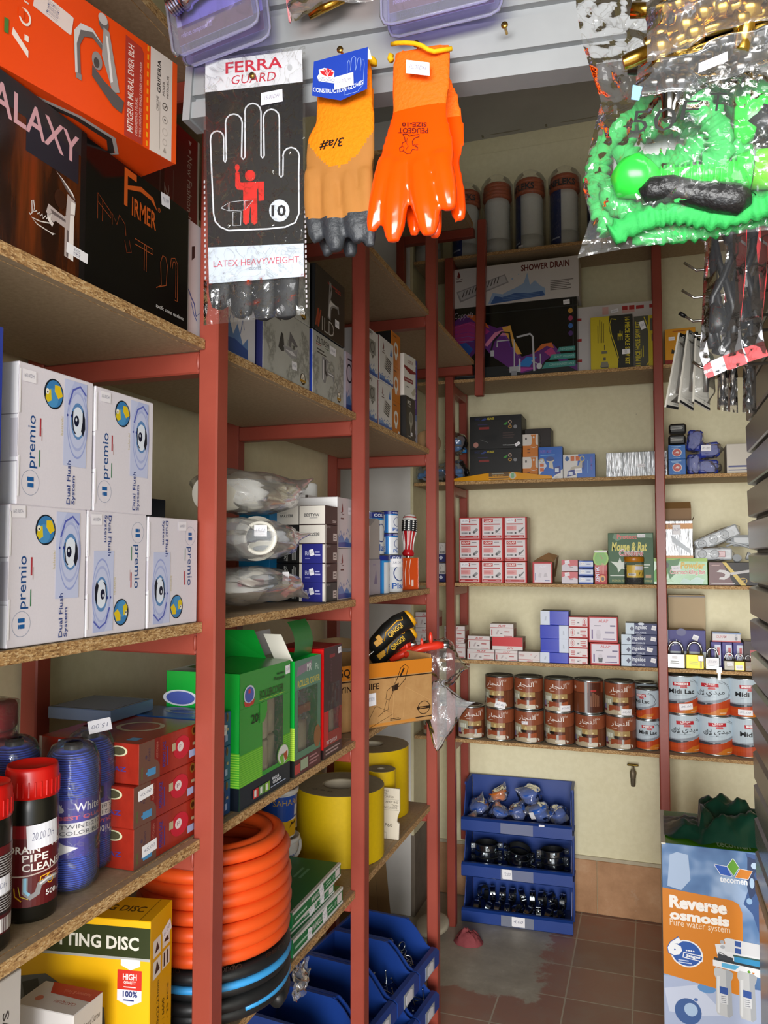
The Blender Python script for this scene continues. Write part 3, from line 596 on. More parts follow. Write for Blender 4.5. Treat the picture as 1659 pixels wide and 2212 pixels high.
def spool(label, x, y, turn, flip=False, st=None, H=.225):
    R = .0385; t = thing('twine_spool', label, 'twine', (x, y, ZCs), turn, 'blue twine spools')
    mb = MB(); mb.lathe([(.008, .004), (R*.8, .004), (R*.97, .018), (R, .04), (R, .17), (R*.96, .19), (R*.7, .205), (R*.35, .207)], TWINE, 40)
    for i in range(5): mb.tube([((R+.0004)*math.cos(a*.35+i), (R+.0004)*math.sin(a*.35+i), .02+i*.007+a*.004) for a in range(12)], .0012, TWINE, 6)
    mb.build('twine', t)
    MB().lathe([(R*.34, .19), (R*.36, .213), (R*.3, .215), (R*.24, .213), (R*.24, .195)], plas('#1a1b1d'), 24, caps=(False, True)).build('core_tube', t)
    mb = MB(); f = wrap(R+.0008, .055, .085, 200, 0)
    A = [('r', 0, 0, 1, 1, '#3b2f94'), ('r', 0, .36, 1, .6, '#e6e2e4'), ('p', [(.02, .02), (.3, .16), (.14, .24), (.02, .36)], '#f0ecee'), ('p', [(.08+x*.16, .78+y*.16) for x, y in FOX], '#f0ecf2'), ('t', 'White Fox', .25, .78, .8, .93, '#f0ecf2', 0, .012), ('t', 'BEST QUALITY', .08, .64, .8, .72, '#d05a78', 0, .03),
         ('t', 'TWINE:210D/36', .1, .5, .78, .57, '#4a4858'), ('t', 'COLOR:BLUE', .1, .39, .66, .46, '#4a4858'), ('p', [(.5, .05), (.6, .0), (.7, .05), (.7, .26), (.6, .31), (.5, .26)], '#241c24'), ('p', [(.52, .14), (.6, .18), (.68, .14), (.6, .29)], '#c87838'), ('t', '5', .58, .18, .62, .25, '#241c24', 0, .02), ('t', '100%', .54, .07, .66, .11, '#e6e2e4')]
    if flip:
        f0 = f.fn; f.fn = lambda a, b, t_: f0(f.w-a, f.h-b, t_)
    draw(mb, f, A); mb.build('paper_band', t)
    mb = MB(); rr = random.Random(int(x*1e4)); mb.lathe([(R*.82, .002)]+[(R*1.05+rr.random()*.0012, .012+i*.02) for i in range(9)]+[(R*1.0, .196), (R*.8, .213), (R*.5, .22), (R*.3, .226 if st else .217)], film('#ffffff', .05, .9, .08), 36, caps=(False, False))
    mb.build('plastic_wrap', t)
    if st: sticker(t, flat((-.03, -.034, .212), (1, .1, 0), (0, .3, .95), .06, .05), *st)
spool('front spool of blue twine in clear wrap, label reading upright beside the jar', -.842, .996, math.radians(95), False)
spool('spool of blue twine with price tag on top and its label upside down', -.868, 1.066, math.radians(72), True, (.5, .35, .75, .4, '15,00', math.pi, '#e8e8f2'))
spool('spool of blue twine at the back, only its upper half in view', -.945, .985, math.radians(80), False)
GAZ = streaks('red_foil_print', [(.2, '#6e1810'), (.5, '#94281a'), (.8, '#a8321e')], 10, (1, 1, .6), .22)
GAZB = streaks('blue_foil_print', [(.2, '#1a3460'), (.5, '#264a80'), (.8, '#2c5890')], 10, (1, 1, .6), .25)
def gaz(label, y0, z, w_, blue=False, st=None, group='red gas hotplate cartons', xf=-.785, d=.2):
    c1, c2 = ('#6c4a3e', '#7a1c16') if not blue else ('#3a5478', '#22406c')
    A = [('r', 0, 0, .3, 1, c1), ('p', [(.22, 1), (.3, 1), (.3, .3), (.26, .45), (.22, .5)], c2), ('t', 'Foxno', .12, .5, .16, .82, '#3c2c44', 1, 0, .2), ('e', .1, .62, .015, .05, '#4a3a4c'), ('t', 'ORIGINAL', .03, .1, .055, .4, '#4a7a34', 1), ('r', .12, .12, .24, .3, '#4a8ec0'), ('r', .1, .18, .12, .24, '#4a8ec0'),
         ('t', 'FORNO GAZ', .34, .2, .385, .85, '#3c3488', 1, .02), ('v', .4, .2, .43, .85, 1, '#4a3a80'), ('t', 'KITCHEN', .245, .5, .27, .9, '#c07868', 1),
         ('e', .64, .52, .135, .3, '#c01c34' if not blue else '#163258'), ('e', .62, .55, .05, .13, '#e0d8d8'), ('t', 'F', .6, .5, .64, .6, '#8a6a78'), ('r', .48, .5, .54, .7, '#b3aa88'), ('r', .82, .45, .9, .53, '#b09a78'), ('p', [(.76, .14), (.86, .16), (.86, .34), (.76, .34)], '#a8b4dc'), ('e', .84, .85, .04, .13, '#8a5a20'), ('e', .84, .85, .025, .08, '#4a2410')]
    B = [('r', .0, 0, .03, 1, '#d0c0b8'), ('t', 'FORNO GAZ', .35, .3, .88, .42, '#3a3480', 0, .02), ('n', .4, .14, .86, .24, 1, '#4a3a80'), ('e', .8, .8, .09, .13, '#c8c4a0'), ('e', .8, .8, .07, .1, '#4a4630'), ('p', [(.18, .7), (.32, .7), (.3, .95), (.2, .95)], '#a8d4f0'), ('r', .21, .74, .29, .84, '#4a90d0')]
    carton('hotplate_carton', label, 'box', ((xf-d/2, y0+w_/2, z), math.pi/2, w_, .0655, d), {'F': GAZB if blue else GAZ}, {'F': A, 'L': B, 'T': [('r', .1, .1, .2, .2, '#5a9ccc'), ('g', .6, .4, .2, .22, .2, '#b8b49a')]}, group, st or [])
gaz('red gas hotplate carton at the bottom of the stack beside the first post', 1.072, ZCs, .2, False, [('F', .2, .36, .2, .28, '45,00', .06)])
gaz('red gas hotplate carton in the middle of the stack beside the first post', 1.07, ZCs+.066, .2, False, [('F', .15, .76, .2, .26, '45,00', .06)])
gaz('red gas hotplate carton on top of the stack beside the first post', 1.082, ZCs+.132, .19)
t = carton('folded_packet', 'flat grey-blue packet in clear wrap lying on the red hotplate cartons', 'packet', ((-1.0, 1.26, ZCs+.199), math.pi/2, .13, .022, .14), {'F': gloss('#52607c', .2)}, {'T': [('r', .05, .05, .95, .95, '#7a86a0')]})
# ------------------------------------------------------------------ shelf D of this bay
YEL = '#e6b004'
ang = math.atan2(1.221-1.137, -.811+.797)-math.pi/2
mb = MB(); W_, H_, D_ = .29, .292, .085; carton_mesh(mb, W_, H_, D_, {'F': YEL, 'R': '#e2a804'}); F = faces(W_, H_, D_)
draw(mb, F['F'], [('r', 0, .79, 1, .96, '#2c3414'), ('r', 0, .775, 1, .79, '#a8a8a4'), ('t', 'CUTTING DISC', .28, .83, .93, .905, '#d8d4c8', 0, .03), ('p', [(.8, .72), (.95, .72), (.95, .61), (.8, .61)], '#c82c20'), ('p', [(.8, .61), (.95, .61), (.95, .55), (.875, .52), (.8, .55)], '#d8d8e2'), ('p', [(.82, .78), (.94, .78), (.94, .745), (.88, .72), (.82, .745)], '#dedee0'),
    ('t', 'HIGH', .835, .665, .92, .7, '#f2e6e2', 0, .02), ('t', 'QUALITY', .84, .64, .915, .66, '#f2e6e2', 0, .02), ('n', .84, .62, .92, .632, 1, '#f2e6e2'), ('t', '100%', .835, .57, .925, .605, '#1c2c6c', 0, .03), ('n', .84, .545, .92, .56, 1, '#1c2c6c'),
    ('p', [(.1, .62), (.35, .66), (.5, .58), (.72, .5), (.74, .3), (.7, 0), (.1, 0)], '#5e6164'), ('p', [(.2, .6), (.3, .63), (.33, .5), (.22, .5)], '#2a2a26'), ('p', [(.5, .55), (.62, .56), (.66, .44), (.52, .42)], '#24282c'), ('p', [(.58, .44), (.7, .4), (.66, .2), (.58, .2)], '#a8b8c2'),
    ('e', .42, .28, .25, .25, '#1c1812'), ('g', .42, .28, .235, .235, .16, '#e2a818'), ('e', .42, .28, .19, .19, '#181614'), ('r', .34, .44, .5, .48, '#1a1610'), ('t', 'MITAN', .36, .447, .48, .475, '#e2a818', 0, .03),
    ('g', .815, .33, .018, .018, .5, '#3a2c04'), ('t', 'MPA', .845, .315, .925, .345, '#3a2c04', 0, .02), ('n', .845, .295, .93, .308, 1, '#4a3a08'), ('t', 'EN12413', .8, .235, .94, .262, '#4a3a08')])
draw(mb, F['R'], [('r', .12+.42*i, .77-.12*j, .46+.42*i, .87-.12*j, '#e6e2da') for i in (0, 1) for j in (0, 1)]+[('p', [(.2, .79), (.4, .8), (.3, .85)], '#2c2820'), ('p', [(.2, .67), (.42, .68), (.3, .74)], '#2c2820'), ('r', .6, .66, .66, .74, '#2c2820'), ('r', .74, .66, .8, .74, '#2c2820'), ('p', [(.62, .8), (.84, .79), (.72, .85)], '#2c2820'),
    ('t', 'SIZE  : 230x2.0x22.23mm', .3, .08, .4, .62, '#5a4808', 1), ('t', 'MAX RPM  : 6600', .55, .12, .65, .48, '#3a2c04', 1), ('t', 'QTY   : 25 PCS', .76, .16, .86, .54, '#4a3a08', 1)])
draw(mb, F['T'], [('t', 'CUTTING DISC', .4, .35, .9, .6, '#5a4a10', 0, .02), ('l', [(.93, 0), (.93, 1)], .0012, '#7a5c08')])
o = mb.build('cutting_disc_carton', None, (-.797-math.cos(ang)*W_/2-math.sin(ang)*D_/2, 1.137-math.sin(ang)*W_/2+math.cos(ang)*D_/2, ZD), (0, 0, ang)); tag(o, 'yellow carton of cutting discs standing below the twine shelf', 'box')
sticker(o, F['R'], .72, .86, .4, .07, '6,00', .3)
carton('screw_carton', 'small white and red carton of chipboard screws in front of the yellow one', 'box', ((-.9, 1.043, .92), .02, .112, .10, .07), {'F': '#d9d4d2', 'T': '#cfcaca', 'R': '#d6cec6'}, {'F': [('t', 'CLASSQUIN', .1, .5, .55, .66, '#b83a34', 0, .02), ('g', .72, .55, .06, .07, .3, '#b83a34'), ('r', .84, .47, .94, .63, '#c86a62')],
    'T': [('p', [(.15, 1), (1, 1), (1, .55), (.3, .6)], '#b82a22'), ('t', 'CLASSQUIN', .5, .3, .85, .42, '#b0483e', 2), ('t', 'Fasteners & Tools', .45, .7, .9, .82, '#d87a6c', 2), ('e', .24, .35, .06, .1, '#c87a6a')], 'R': [('t', 'Chipboard Screw', .15, .62, .9, .76, '#6a5e54'), ('t', '4x40', .45, .45, .65, .57, '#6a5e54'), ('t', '100PCS', .4, .3, .7, .42, '#6a5e54')]})
carton('storage_carton', 'plain brown carton under the small screw carton', 'box', ((-.9, 1.05, ZD), .02, .16, .098, .09), {'F': '#8e6e4c'})
carton('screw_carton', 'grey-white carton of screws at the left end below the twine shelf', 'box', ((-.95, .845, ZD), math.pi/2, .17, .305, .16), {'F': '#c9c4c0'}, {'F': [('t', 'SCREWS', .8, .5, .87, .85, '#4a4644', 1, .02), ('v', .68, .5, .76, .9, 1, '#8a8480')]})
# ================================================================== left rack, second and third bays
def bag_mesh(mb, c, h, m, seed=0, tail=None, amp=.18, n=22, fold=7):
    c = Vector(c); o = Vector((seed*3.1, seed*1.7, seed*.9))
    def fn(u, v):
        th, ph = 2*math.pi*u, math.pi*v
        d = Vector((math.sin(ph)*math.cos(th), math.sin(ph)*math.sin(th), math.cos(ph)))
        k = 1+amp*noise.noise(d*1.6+o)+amp*.5*abs(noise.noise(d*fold*.6+o))+amp*.28*noise.noise(d*fold+o)
        p = Vector((d.x*h[0], d.y*h[1], d.z*h[2]))*k
        if tail:
            for td, ln in tail:
                td = Vector(td).normalized(); q = max(0, d.dot(td)-.55)/.45; p += td*ln*q*q; p -= (p-td*p.dot(td))*min(.85, q*q*.9)
        return tuple(c+p)
    mb.grid(fn, n*2, n, m)
MARBLE = streaks('marble_print', [(.3, '#b9b9b2'), (.52, '#b2b2ab'), (.58, '#85857e'), (.62, '#b4b4ac')], 9, (1, 1, 1), .35)
SPLASH = lambda u0, v0, u1, v1: [('p', [(u0, v0), (u1, v0), (u1, v0+(v1-v0)*.35), (u0+(u1-u0)*.8, v0+(v1-v0)*.2), (u0+(u1-u0)*.6, v0+(v1-v0)*.5), (u0+(u1-u0)*.45, v0+(v1-v0)*.3), (u0+(u1-u0)*.25, v0+(v1-v0)*.6), (u0+(u1-u0)*.1, v0+(v1-v0)*.45), (u0, v0+(v1-v0)*.7)], '#5f82b8'),
    ('p', [(u0, v0), (u1, v0), (u1, v0+(v1-v0)*.15), (u0+(u1-u0)*.5, v0+(v1-v0)*.24), (u0, v0+(v1-v0)*.2)], '#2f4f96')]+[('l', [(u0+(u1-u0)*a, v0+(v1-v0)*b), (u0+(u1-u0)*(a+.1), v0+(v1-v0)*(b+.25)), (u0+(u1-u0)*(a+.16), v0+(v1-v0)*(b+.1))], .002, '#3c5ea4') for a, b in ((.1, .5), (.3, .45), (.55, .6), (.7, .35))]
DROP = lambda u, v, s, k=1: [('p', [(u, v+s), (u+.3*s*k, v+.35*s), (u+.25*s*k, v+.1*s), (u, v), (u-.25*s*k, v+.1*s), (u-.3*s*k, v+.35*s)], '#6e1c1c'), ('l', [(u-.6*s*k, v+.05*s), (u-.2*s*k, v-.02*s), (u+.1*s*k, v-.2*s), (u+.7*s*k, v-.1*s)], .0022, '#4c2c28')]
SEAL = lambda u, v, a, b: [('e', u, v, a, b, '#3a2c14'), ('e', u, v+.01, a*.7, b*.75, '#e8e0d0'), ('r', u-a*1.1, v-b*.55, u+a*1.1, v-b*.1, '#a87c1c'), ('n', u-a*.5, v-.0, u+a*.5, v+b*.4, 2, '#3a3428')]
# shelf A
z = ZA
bx = LB(493, 562, 640, z, .2, -.77, h=.16)
carton('tap_box', 'white carton with blue water splash, first on the shelf beyond the near post', 'box', ((bx[0][0]-.012, bx[0][1]-.015, z), bx[1], bx[2]+.02, .16, .2), {'F': '#d6d4da'}, {'F': SPLASH(.1, .05, .8, .85)})
p = at(567, 791, X=-.77); q = at(669, 843, X=-.77)
ZIL = [('t', 'ZILTASH', .1, .83, .5, .93, '#33322e', 0, .01), ('r', .1, .8, .25, .812, '#a83a2c'), ('r', .38, .8, .5, .812, '#3a5c3c'), ('n', .12, .66, .42, .76, 2, '#54524c')]
ZF1 = [('p', [(.3, .42), (.33, .55), (.36, .66), (.4, .64), (.42, .5), (.42, .4), (.36, .38)], '#3c3b3c'), ('p', [(.4, .48), (.52, .5), (.56, .62), (.58, .5), (.64, .48), (.72, .54), (.7, .4), (.58, .35), (.44, .4)], '#9a989a'), ('p', [(.52, .52), (.54, .74), (.57, .72), (.72, .58), (.68, .55), (.58, .6), (.57, .5)], '#6c6a6c'), ('p', [(.44, .44), (.6, .4), (.68, .42), (.6, .46)], '#d6d4d6'), ('r', .62, .5, .64, .56, '#3c3b3c')]
def zil(label, y0, y1, z, h, art, st, edge='#1e2f86', nm='faucet_carton'):
    carton(nm, label, 'box', ((-.77-.1, (y0+y1)/2, z), math.pi/2, y1-y0-.003, h, .2), {'F': MARBLE, 'L': edge, 'T': edge}, {'F': art+SEAL(.84, .13, .06, .09)}, 'marble print faucet cartons', [st] if st else [])
zil('marble print faucet carton with a wall tap, lower one of its stack', p.y, q.y, z, .155, ZIL[:0]+[('n', .12, .8, .4, .9, 2, '#54524c')]+ZF1, ('F', .64, .26, .11, .12, '70,00', .05), '#23265a')
zil('marble print faucet carton on top of the stack behind the glove packet', p.y, q.y, z+.156, .157, ZF1, None, '#141416')
p = at(678.5, 708, X=-.765); q = at(746, 874, X=-.765)
ZF2 = [('p', [(.28, .3), (.28, .66), (.34, .66), (.56, .62), (.46, .6), (.44, .52), (.48, .46), (.66, .46), (.68, .33), (.64, .34), (.62, .4), (.48, .4), (.42, .34), (.4, .26), (.34, .24)], '#8c8a8c'), ('p', [(.36, .62), (.4, .62), (.4, .46), (.46, .4), (.42, .36), (.36, .42)], '#3c3a3c'), ('p', [(.31, .3), (.34, .28), (.34, .6), (.31, .62)], '#d8d6d8'), ('p', [(.46, .44), (.64, .44), (.64, .42), (.48, .42)], '#d8d6d8')]
zil('marble print faucet carton with bright blue end, lettered across the top, beside the middle post', p.y+.002, q.y, z, .158, ZIL+ZF2, ('F', .62, .84, .19, .13, '170,00', 0), '#2b45b4')
p2 = at(681, 567, X=-.765); q2 = at(744, 742, X=-.765)
carton('faucet_carton', 'black carton with a chrome tap and large letters, on the blue ended marble carton', 'box', ((-.865, (p2.y+q2.y)/2, z+.159), math.pi/2, q2.y-p2.y, .163, .2), {'F': BLACKG, 'L': '#101012', 'T': '#101012'}, {'F': [
    ('r', 0, 0, 1, 1, '#261d18'), ('p', [(0, .06), (.08, .34), (.13, .34), (.1, .16), (.16, .34), (.2, .34), (.12, .06), (.08, .06), (.06, .2), (.04, .06)], '#a03c20'), ('t', 'ILD', .22, .04, .62, .26, '#b8b4ae', 0, -.015), ('r', .4, .84, .85, .87, '#8e1c1c'), ('n', .66, .8, .88, .84, 1, '#b03028'),
    ('p', [(.4, .3), (.42, .48), (.44, .66), (.46, .9), (.52, .88), (.55, .74), (.5, .62), (.6, .58), (.78, .6), (.8, .48), (.76, .48), (.74, .55), (.58, .52), (.52, .46), (.5, .28)], '#8f8c8c'), ('p', [(.43, .34), (.45, .52), (.49, .6), (.74, .58), (.56, .55), (.48, .48), (.47, .3)], '#d8d6d4'), ('p', [(.47, .68), (.49, .84), (.52, .78)], '#2a2624')]}, stickers=[('F', .72, .3, .14, .12, '85,00', 0)])
p = at(747, 700, X=-.785)
carton('tap_box', 'pale lilac carton with dark emblem, half hidden behind the middle post', 'box', ((-.887, p.y+.075, z), math.pi/2, .14, .17, .2), {'F': '#c9c4d2'}, {'F': [('g', .2, .66, .16, .16, .2, '#2a2838'), ('n', .1, .86, .4, .92, 1, '#3c3848')]+SPLASH(.02, .04, .7, .5)})
DRAINS = lambda: [('n', .05, .9, .5, .95, 1, '#5a4c48')]
def drain_box(label, x0, x1, yt, z, h, art, side, g='floor drain boxes on the second bay shelf', xf=-.772):
    carton('floor_drain_box', label, 'box', LB(x0, x1, yt, z, .13, xf, h=h), {'F': '#d2cfcc', 'L': side}, {'F': art}, g)
UPV = [('t', 'UPV', .1, .86, .5, .96, '#2c1c1c', 0, .02), ('r', .2, .48, .75, .78, '#8c8a84'), ('g', .48, .63, .18, .12, .25, '#4c4a46'), ('p', [(.34, .47), (.66, .47), (.5, .38)], '#6c6a64')]+SPLASH(.0, .02, .95, .34)
EBF = DROP(.28, .74, .16, .8)+[('n', .2, .64, .4, .69, 1, '#5a3c38'), ('p', [(.74, .7), (.9, .7), (.82, .9)], '#3a6cb4'), ('p', [(.3, .34), (.76, .26), (.86, .56), (.42, .66)], '#b8b4b0')]+[('l', [(.38+.02*i, .35+.05*i), (.74+.02*i, .29+.05*i)], .0042, '#3c3a38') for i in range(6)]+SPLASH(.0, .02, .98, .24)
drain_box('white floor drain box with a round grate, lower one right of the middle post', 792, 816, 818, z, .137, UPV, '#c4bfbc')
drain_box('white floor drain box with a round grate, upper one right of the middle post', 792, 817, 707, z+.138, .138, UPV, '#c4bfbc')
drain_box('white floor drain box with a red drop and square grate, lower one', 818.5, 847, 849, z, .14, EBF, '#5c1c1c')
drain_box('white floor drain box with a red drop and square grate, upper one', 819.5, 850, 738, z+.141, .14, EBF, '#5c1c1c')
BULB = [('g', .5, .52, .24, .22, .42, '#e6e2dc'), ('p', [(.36, .34), (.64, .34), (.58, .22), (.42, .22)], '#e2ded8'), ('n', .2, .86, .6, .92, 1, '#5a3008')]
for i, (lab, st) in enumerate((('orange spotlight box at the bottom of its column, price tag in the corner', ('F', .78, .1, .2, .14, '12,00', 0)), ('orange spotlight box in the middle of its column', None), ('orange spotlight box topping its column', None))):
    p = at(849, 800, X=-.79); q = at(868, 800, X=-.79)
    carton('spotlight_box', lab, 'box', ((-.79-.06, 2.405+.048, z+.115*i), math.pi/2, .096, .1145, .12), {'F': '#c8741a', 'L': '#141210' if i == 2 else '#b46412'}, {'F': BULB}, 'orange spotlight boxes', [st] if st else [])
carton('bulb_box', 'dark box with a pale light bulb picture, under the tilted white drain box', 'box', ((-.772-.065, 2.512+.052, z), math.pi/2, .104, .148, .13), {'F': '#2c2822', 'L': '#161412'}, {'F': [('t', 'IMO', .12, .82, .5, .92, '#e6e2dc', 0, .02), ('n', .14, .76, .5, .8, 1, '#a8a49c'), ('e', .5, .5, .24, .17, '#8e8c80'), ('e', .5, .52, .17, .11, '#6c6a60'), ('p', [(.36, .42), (.64, .42), (.56, .26), (.44, .26)], '#98968a'), ('r', .45, .2, .55, .27, '#b4b0a4'), ('n', .15, .06, .6, .1, 1, '#a8a49c')]}, stickers=[('F', .55, .15, .2, .08, '9,00', 0)])
carton('floor_drain_box', 'white and maroon drain box tilted on the dark bulb box', 'box', ((-.772-.05, 2.562, z+.1485), math.pi/2, .1, .145, .1), {'F': '#d0ccc4', 'L': '#d6d2ca'}, {'F': [('t', 'COSTA', .3, .8, .75, .88, '#7a1e22', 0, .02), ('p', [(0, .72), (1, .66), (1, .62), (.5, .56), (0, .66)], '#7c1820'), ('r', 0, .34, .75, .44, '#7c1820'), ('t', 'FLOOR DRAIN', .08, .37, .68, .41, '#e6dcd6'), ('p', [(.6, .12), (.95, .3), (.95, .12), (.75, .04)], '#a8a08c'), ('n', .2, .2, .5, .26, 1, '#7c7870')], 'L': [('t', 'COSTA', .4, .3, .75, .9, '#7a1e22', 1, .02)]}, rotz=-.12)
for i, (zz, hh, c1, lab) in enumerate(((0, .118, '#6c86b8', 'blue fitting box at the bottom beside the third post'), (.119, .1, '#4a3c8e', 'purple fitting box in the middle beside the third post'), (.22, .1, '#3c4cb0', 'blue topped fitting box highest beside the third post'))):
    carton('fitting_box', lab, 'box', ((-.8-.07, 2.69, z+zz), math.pi/2, .1, hh, .14), {'F': c1, 'L': '#3a62c4', 'T': '#3a62c4'}, {'F': ([('r', 0, 0, 1, .8, '#a8b4c8'), ('p', [(.3, .5), (.8, .5), (.7, .75), (.4, .7)], '#dcdcdc')]+[('e', .3+.35*a, .12+.2*b, .13, .09, '#2c2c34') for a in (0, 1) for b in (0, 1)]) if i == 0 else [('n', .1, .7, .9, .85, 1, '#c8c4e0'), ('r', .3, .2, .8, .5, '#8c7cb4')]}, 'fitting boxes beside the third post')
# shelf B: boxes
z = ZB
for i in range(5):
    zz = z+.0498*i; white = i > 2; nm = ('at the bottom', 'second from the bottom', 'in the middle', 'second from the top', 'at the top')[i]
    Lart = [('t', 'BESTYW', .2, .42, .78, .58, '#3c3c40', 0 if i == 4 else 2, .02), ('n', .4, .32, .78, .37, 1, '#6c6c70')] if white else [('r', .12, 0, .9, 1, '#26287c'), ('t', 'BRAVO', .24, .4, .5, .62, '#c4c4e0', 0, .01), ('n', .62, .35, .82, .65, 2, '#b4b4dc'), ('n', .24, .2, .5, .28, 1, '#8c8cc4')]
    Fart = [('r', .0, 0, .07, 1, '#d8d2cc'), ('r', .93, 0, 1, 1, '#cfc8c2'), ('t', 'BESTYW', .12, .82, .4, .92, '#b8a8a8'), ('r', .6, .15, .88, .55, '#d0c4c0'), ('n', .64, .2, .84, .5, 2, '#5c4c4c')] if i < 4 else [('r', .93, 0, 1, 1, '#cfc8c2'), ('n', .55, .1, .9, .25, 2, '#d0c4c0')]
    carton('fixture_box', ('white ended box with upright lettering ' if i == 4 else 'white ended box with upside-down lettering ' if i == 3 else 'dark fronted box with a blue label end ')+nm+' of the front column', 'box', ((-.785-.037, 1.845+.044, zz), math.pi/2, .088, .0492, .074), {'F': '#4a3636' if i else '#33383a', 'L': '#d6d0c6'}, {'F': Fart, 'L': Lart}, 'small boxes in the front column', [] if white else [('L', .5, .55, .16, .34, '25,00', .25)])
    Pa = [('t', 'BESTYW', .15, .4, .75, .55, '#3c3c40', 2, .02), ('n', .15, .6, .5, .66, 1, '#6c6c70')] if i == 4 else [('t', 'PRODUCT', .36, .1, .48, .85, '#c8c8c4', 1 if i % 2 else 3, .02), ('v', .5, .1, .56, .85, 1, '#8c8c88'), ('v', .72, .15, .92, .85, 3, '#a8a8a4')]
    carton('fixture_box', (('white box with upside-down lettering ', 'black box with pale sideways lettering ')[i < 4])+nm+' of the column behind the bags', 'box', ((-.862-.032, 1.848+.05, zz), math.pi/2, .1, .0492, .062), {'F': '#d6d0c6' if i == 4 else '#141314'}, {'L': Pa}, 'small boxes in the column behind the bags')
for i, lab in enumerate(('white carton with a red drop and splash, lower one beside the middle post', 'white carton with a red drop and splash, upper one beside the middle post')):
    carton('tap_box', lab, 'box', ((-.785-.064, 1.905+.06+.03, z+.139*i), math.pi/2, .115, .138, .12), {'F': '#c8c4c6', 'L': '#e0dede'}, {'F': DROP(.3, .7, .2, .8)+[('n', .2, .55, .45, .62, 1, '#4c2c28')]+SPLASH(0, .02, 1, .45)}, 'red drop cartons', [('F', .75, .75, .16, .14, '60,00', 0)] if i else [])
carton('tap_box', 'small white carton with open end on top of the boxes at the back', 'box', ((-.93, 1.99, z+.25), math.pi/2, .06, .036, .09), {'F': '#d8d4d2'}, {'L': [('r', .9, 0, 1, 1, '#4c4440')]})
# fix support under it
carton('storage_carton', 'plain pale carton behind the small boxes', 'box', ((-.96, 2.02, z), math.pi/2, .1, .249, .08), {'F': '#b8b0a4'})
for i in range(2):
    carton('valve_carton', ('bright blue carton with a brass valve print behind the bags, lower one', 'bright blue carton with a brass valve print behind the bags, upper one')[i], 'box', ((-.97, 1.86, z+.085*i), math.pi/2, .1, .084 if i == 0 else .15, .09), {'F': '#1a86c8'}, {'L': [('e', .3, .62, .14, .14, '#7c6c34'), ('r', .24, .7, .36, .85, '#94844c')] if i else []})
t = thing('storage_jar', 'dark bottle with pale cap standing behind the upper drop carton', 'bottle', (-.96, 2.13, z))
mb = MB(); mb.lathe([(.03, 0), (.032, .01), (.032, .2), (.022, .23), (.02, .26)], gloss('#25282c'), 24); mb.build('bottle', t)
mb = MB(); mb.lathe([(.024, .255), (.026, .26), (.026, .33), (.02, .335)], plas('#d8d8d4'), 24, caps=(True, True)); mb.build('cap', t); sticker(t, wrap(.0322, .04, .06, 120, 60), .4, .5, .3, .5, '20,00')
# milky bags with white pipe fittings
MILK = film('#ffffff', .3, .7, .16, 18, .2)
PVC = plas('#dcd8cc', .4)
t = thing('bagged_fitting', 'milky plastic bag with a long white pipe fitting, topmost of the bags', 'bag', (-.86, 1.56, z+.262))
mb = MB(); mb.lathe([(.036, -.16), (.038, -.14), (.038, -.03), (.047, -.02), (.047, .03), (.034, .04), (.034, .15), (.03, .16)], PVC, 28, Matrix.Rotation(math.radians(-84), 4, 'X') @ Matrix.Rotation(.2, 4, 'Z')); mb.box(-.01, .04, .05, .11, .025, .04, PVC); mb.build('pipe_fitting', t)
mb = MB(); bag_mesh(mb, (0, .02, .0), (.095, .17, .047), MILK, 3, [((.25, 1, .25), .09)], .2); mb.build('bag', t)
t = thing('bagged_fitting', 'milky plastic bag with a large white threaded ring fitting, middle bag', 'bag', (-.85, 1.53, z+.156))
M = Matrix.Rotation(math.radians(35), 4, 'Z') @ Matrix.Rotation(math.radians(90), 4, 'X')
mb = MB(); mb.lathe([(.052, .0), (.056, .004), (.056, .02), (.06, .024), (.06, .05), (.044, .06), (.044, .12), (.036, .12), (.036, .06), (.046, .0), (.052, 0)], PVC, 36, M @ Matrix.Translation((.03, 0, -.02)) @ Matrix.Scale(.82, 4), caps=(False, False))
for i in range(3): mb.tube([(.057*math.cos(a*math.pi/18), .057*math.sin(a*math.pi/18), .004+i*.006) for a in range(36)], .0025, PVC, 6, True, M @ Matrix.Translation((.03, 0, -.02)) @ Matrix.Scale(.82, 4))
mb.build('pipe_fitting', t); sticker(t, flat((.06, -.06, .0), (.82, .57, 0), (0, 0, 1), .03, .03), .5, .5, .9, .8, '15,00')
mb = MB(); bag_mesh(mb, (0, .03, 0), (.1, .14, .046), MILK, 8, [((.35, 1, .1), .07)], .2); mb.build('bag', t)
t = thing('bagged_fitting', 'milky plastic bag with a white trap and red strip, lowest bag on the shelf edge', 'bag', (-.85, 1.52, z+.054))
mb = MB(); mb.tube([(-.02, -.12, -.01), (.02, -.06, .0), (.03, 0, -.015), (.02, .05, .012), (.0, .09, -.01)], [.026, .024, .022, .024, .02], PVC, 16); mb.box(.045, .055, -.09, .01, .0, .014, plas('#a83040')); mb.build('pipe_fitting', t)
sticker(t, flat((.085, .03, .0), (.3, 1, 0), (0, 0, 1), .03, .03), .5, .5, .7, .9, '10,00'); sticker(t, flat((.1, -.12, -.03), (.2, 1, 0), (0, 0, 1), .07, .06), .5, .5, 1, 1.1, '', 0, '#dcdce2', 'paper_slip') if 0 else None
mb = MB(); bag_mesh(mb, (.01, .02, 0), (.095, .165, .04), MILK, 15, [((.2, 1, -.2), .08)], .22); mb.build('bag', t)
t = thing('bagged_fitting', 'clear bag of pale fittings lying behind the near post beside the flush boxes', 'bag', (-1.0, 1.4, z+.07))
mb = MB(); mb.lathe([(.045, -.07), (.05, -.06), (.05, 0), (.034, .01), (.034, .08)], PVC, 24, Matrix.Rotation(1.3, 4, 'X')); mb.build('pipe_fitting', t)
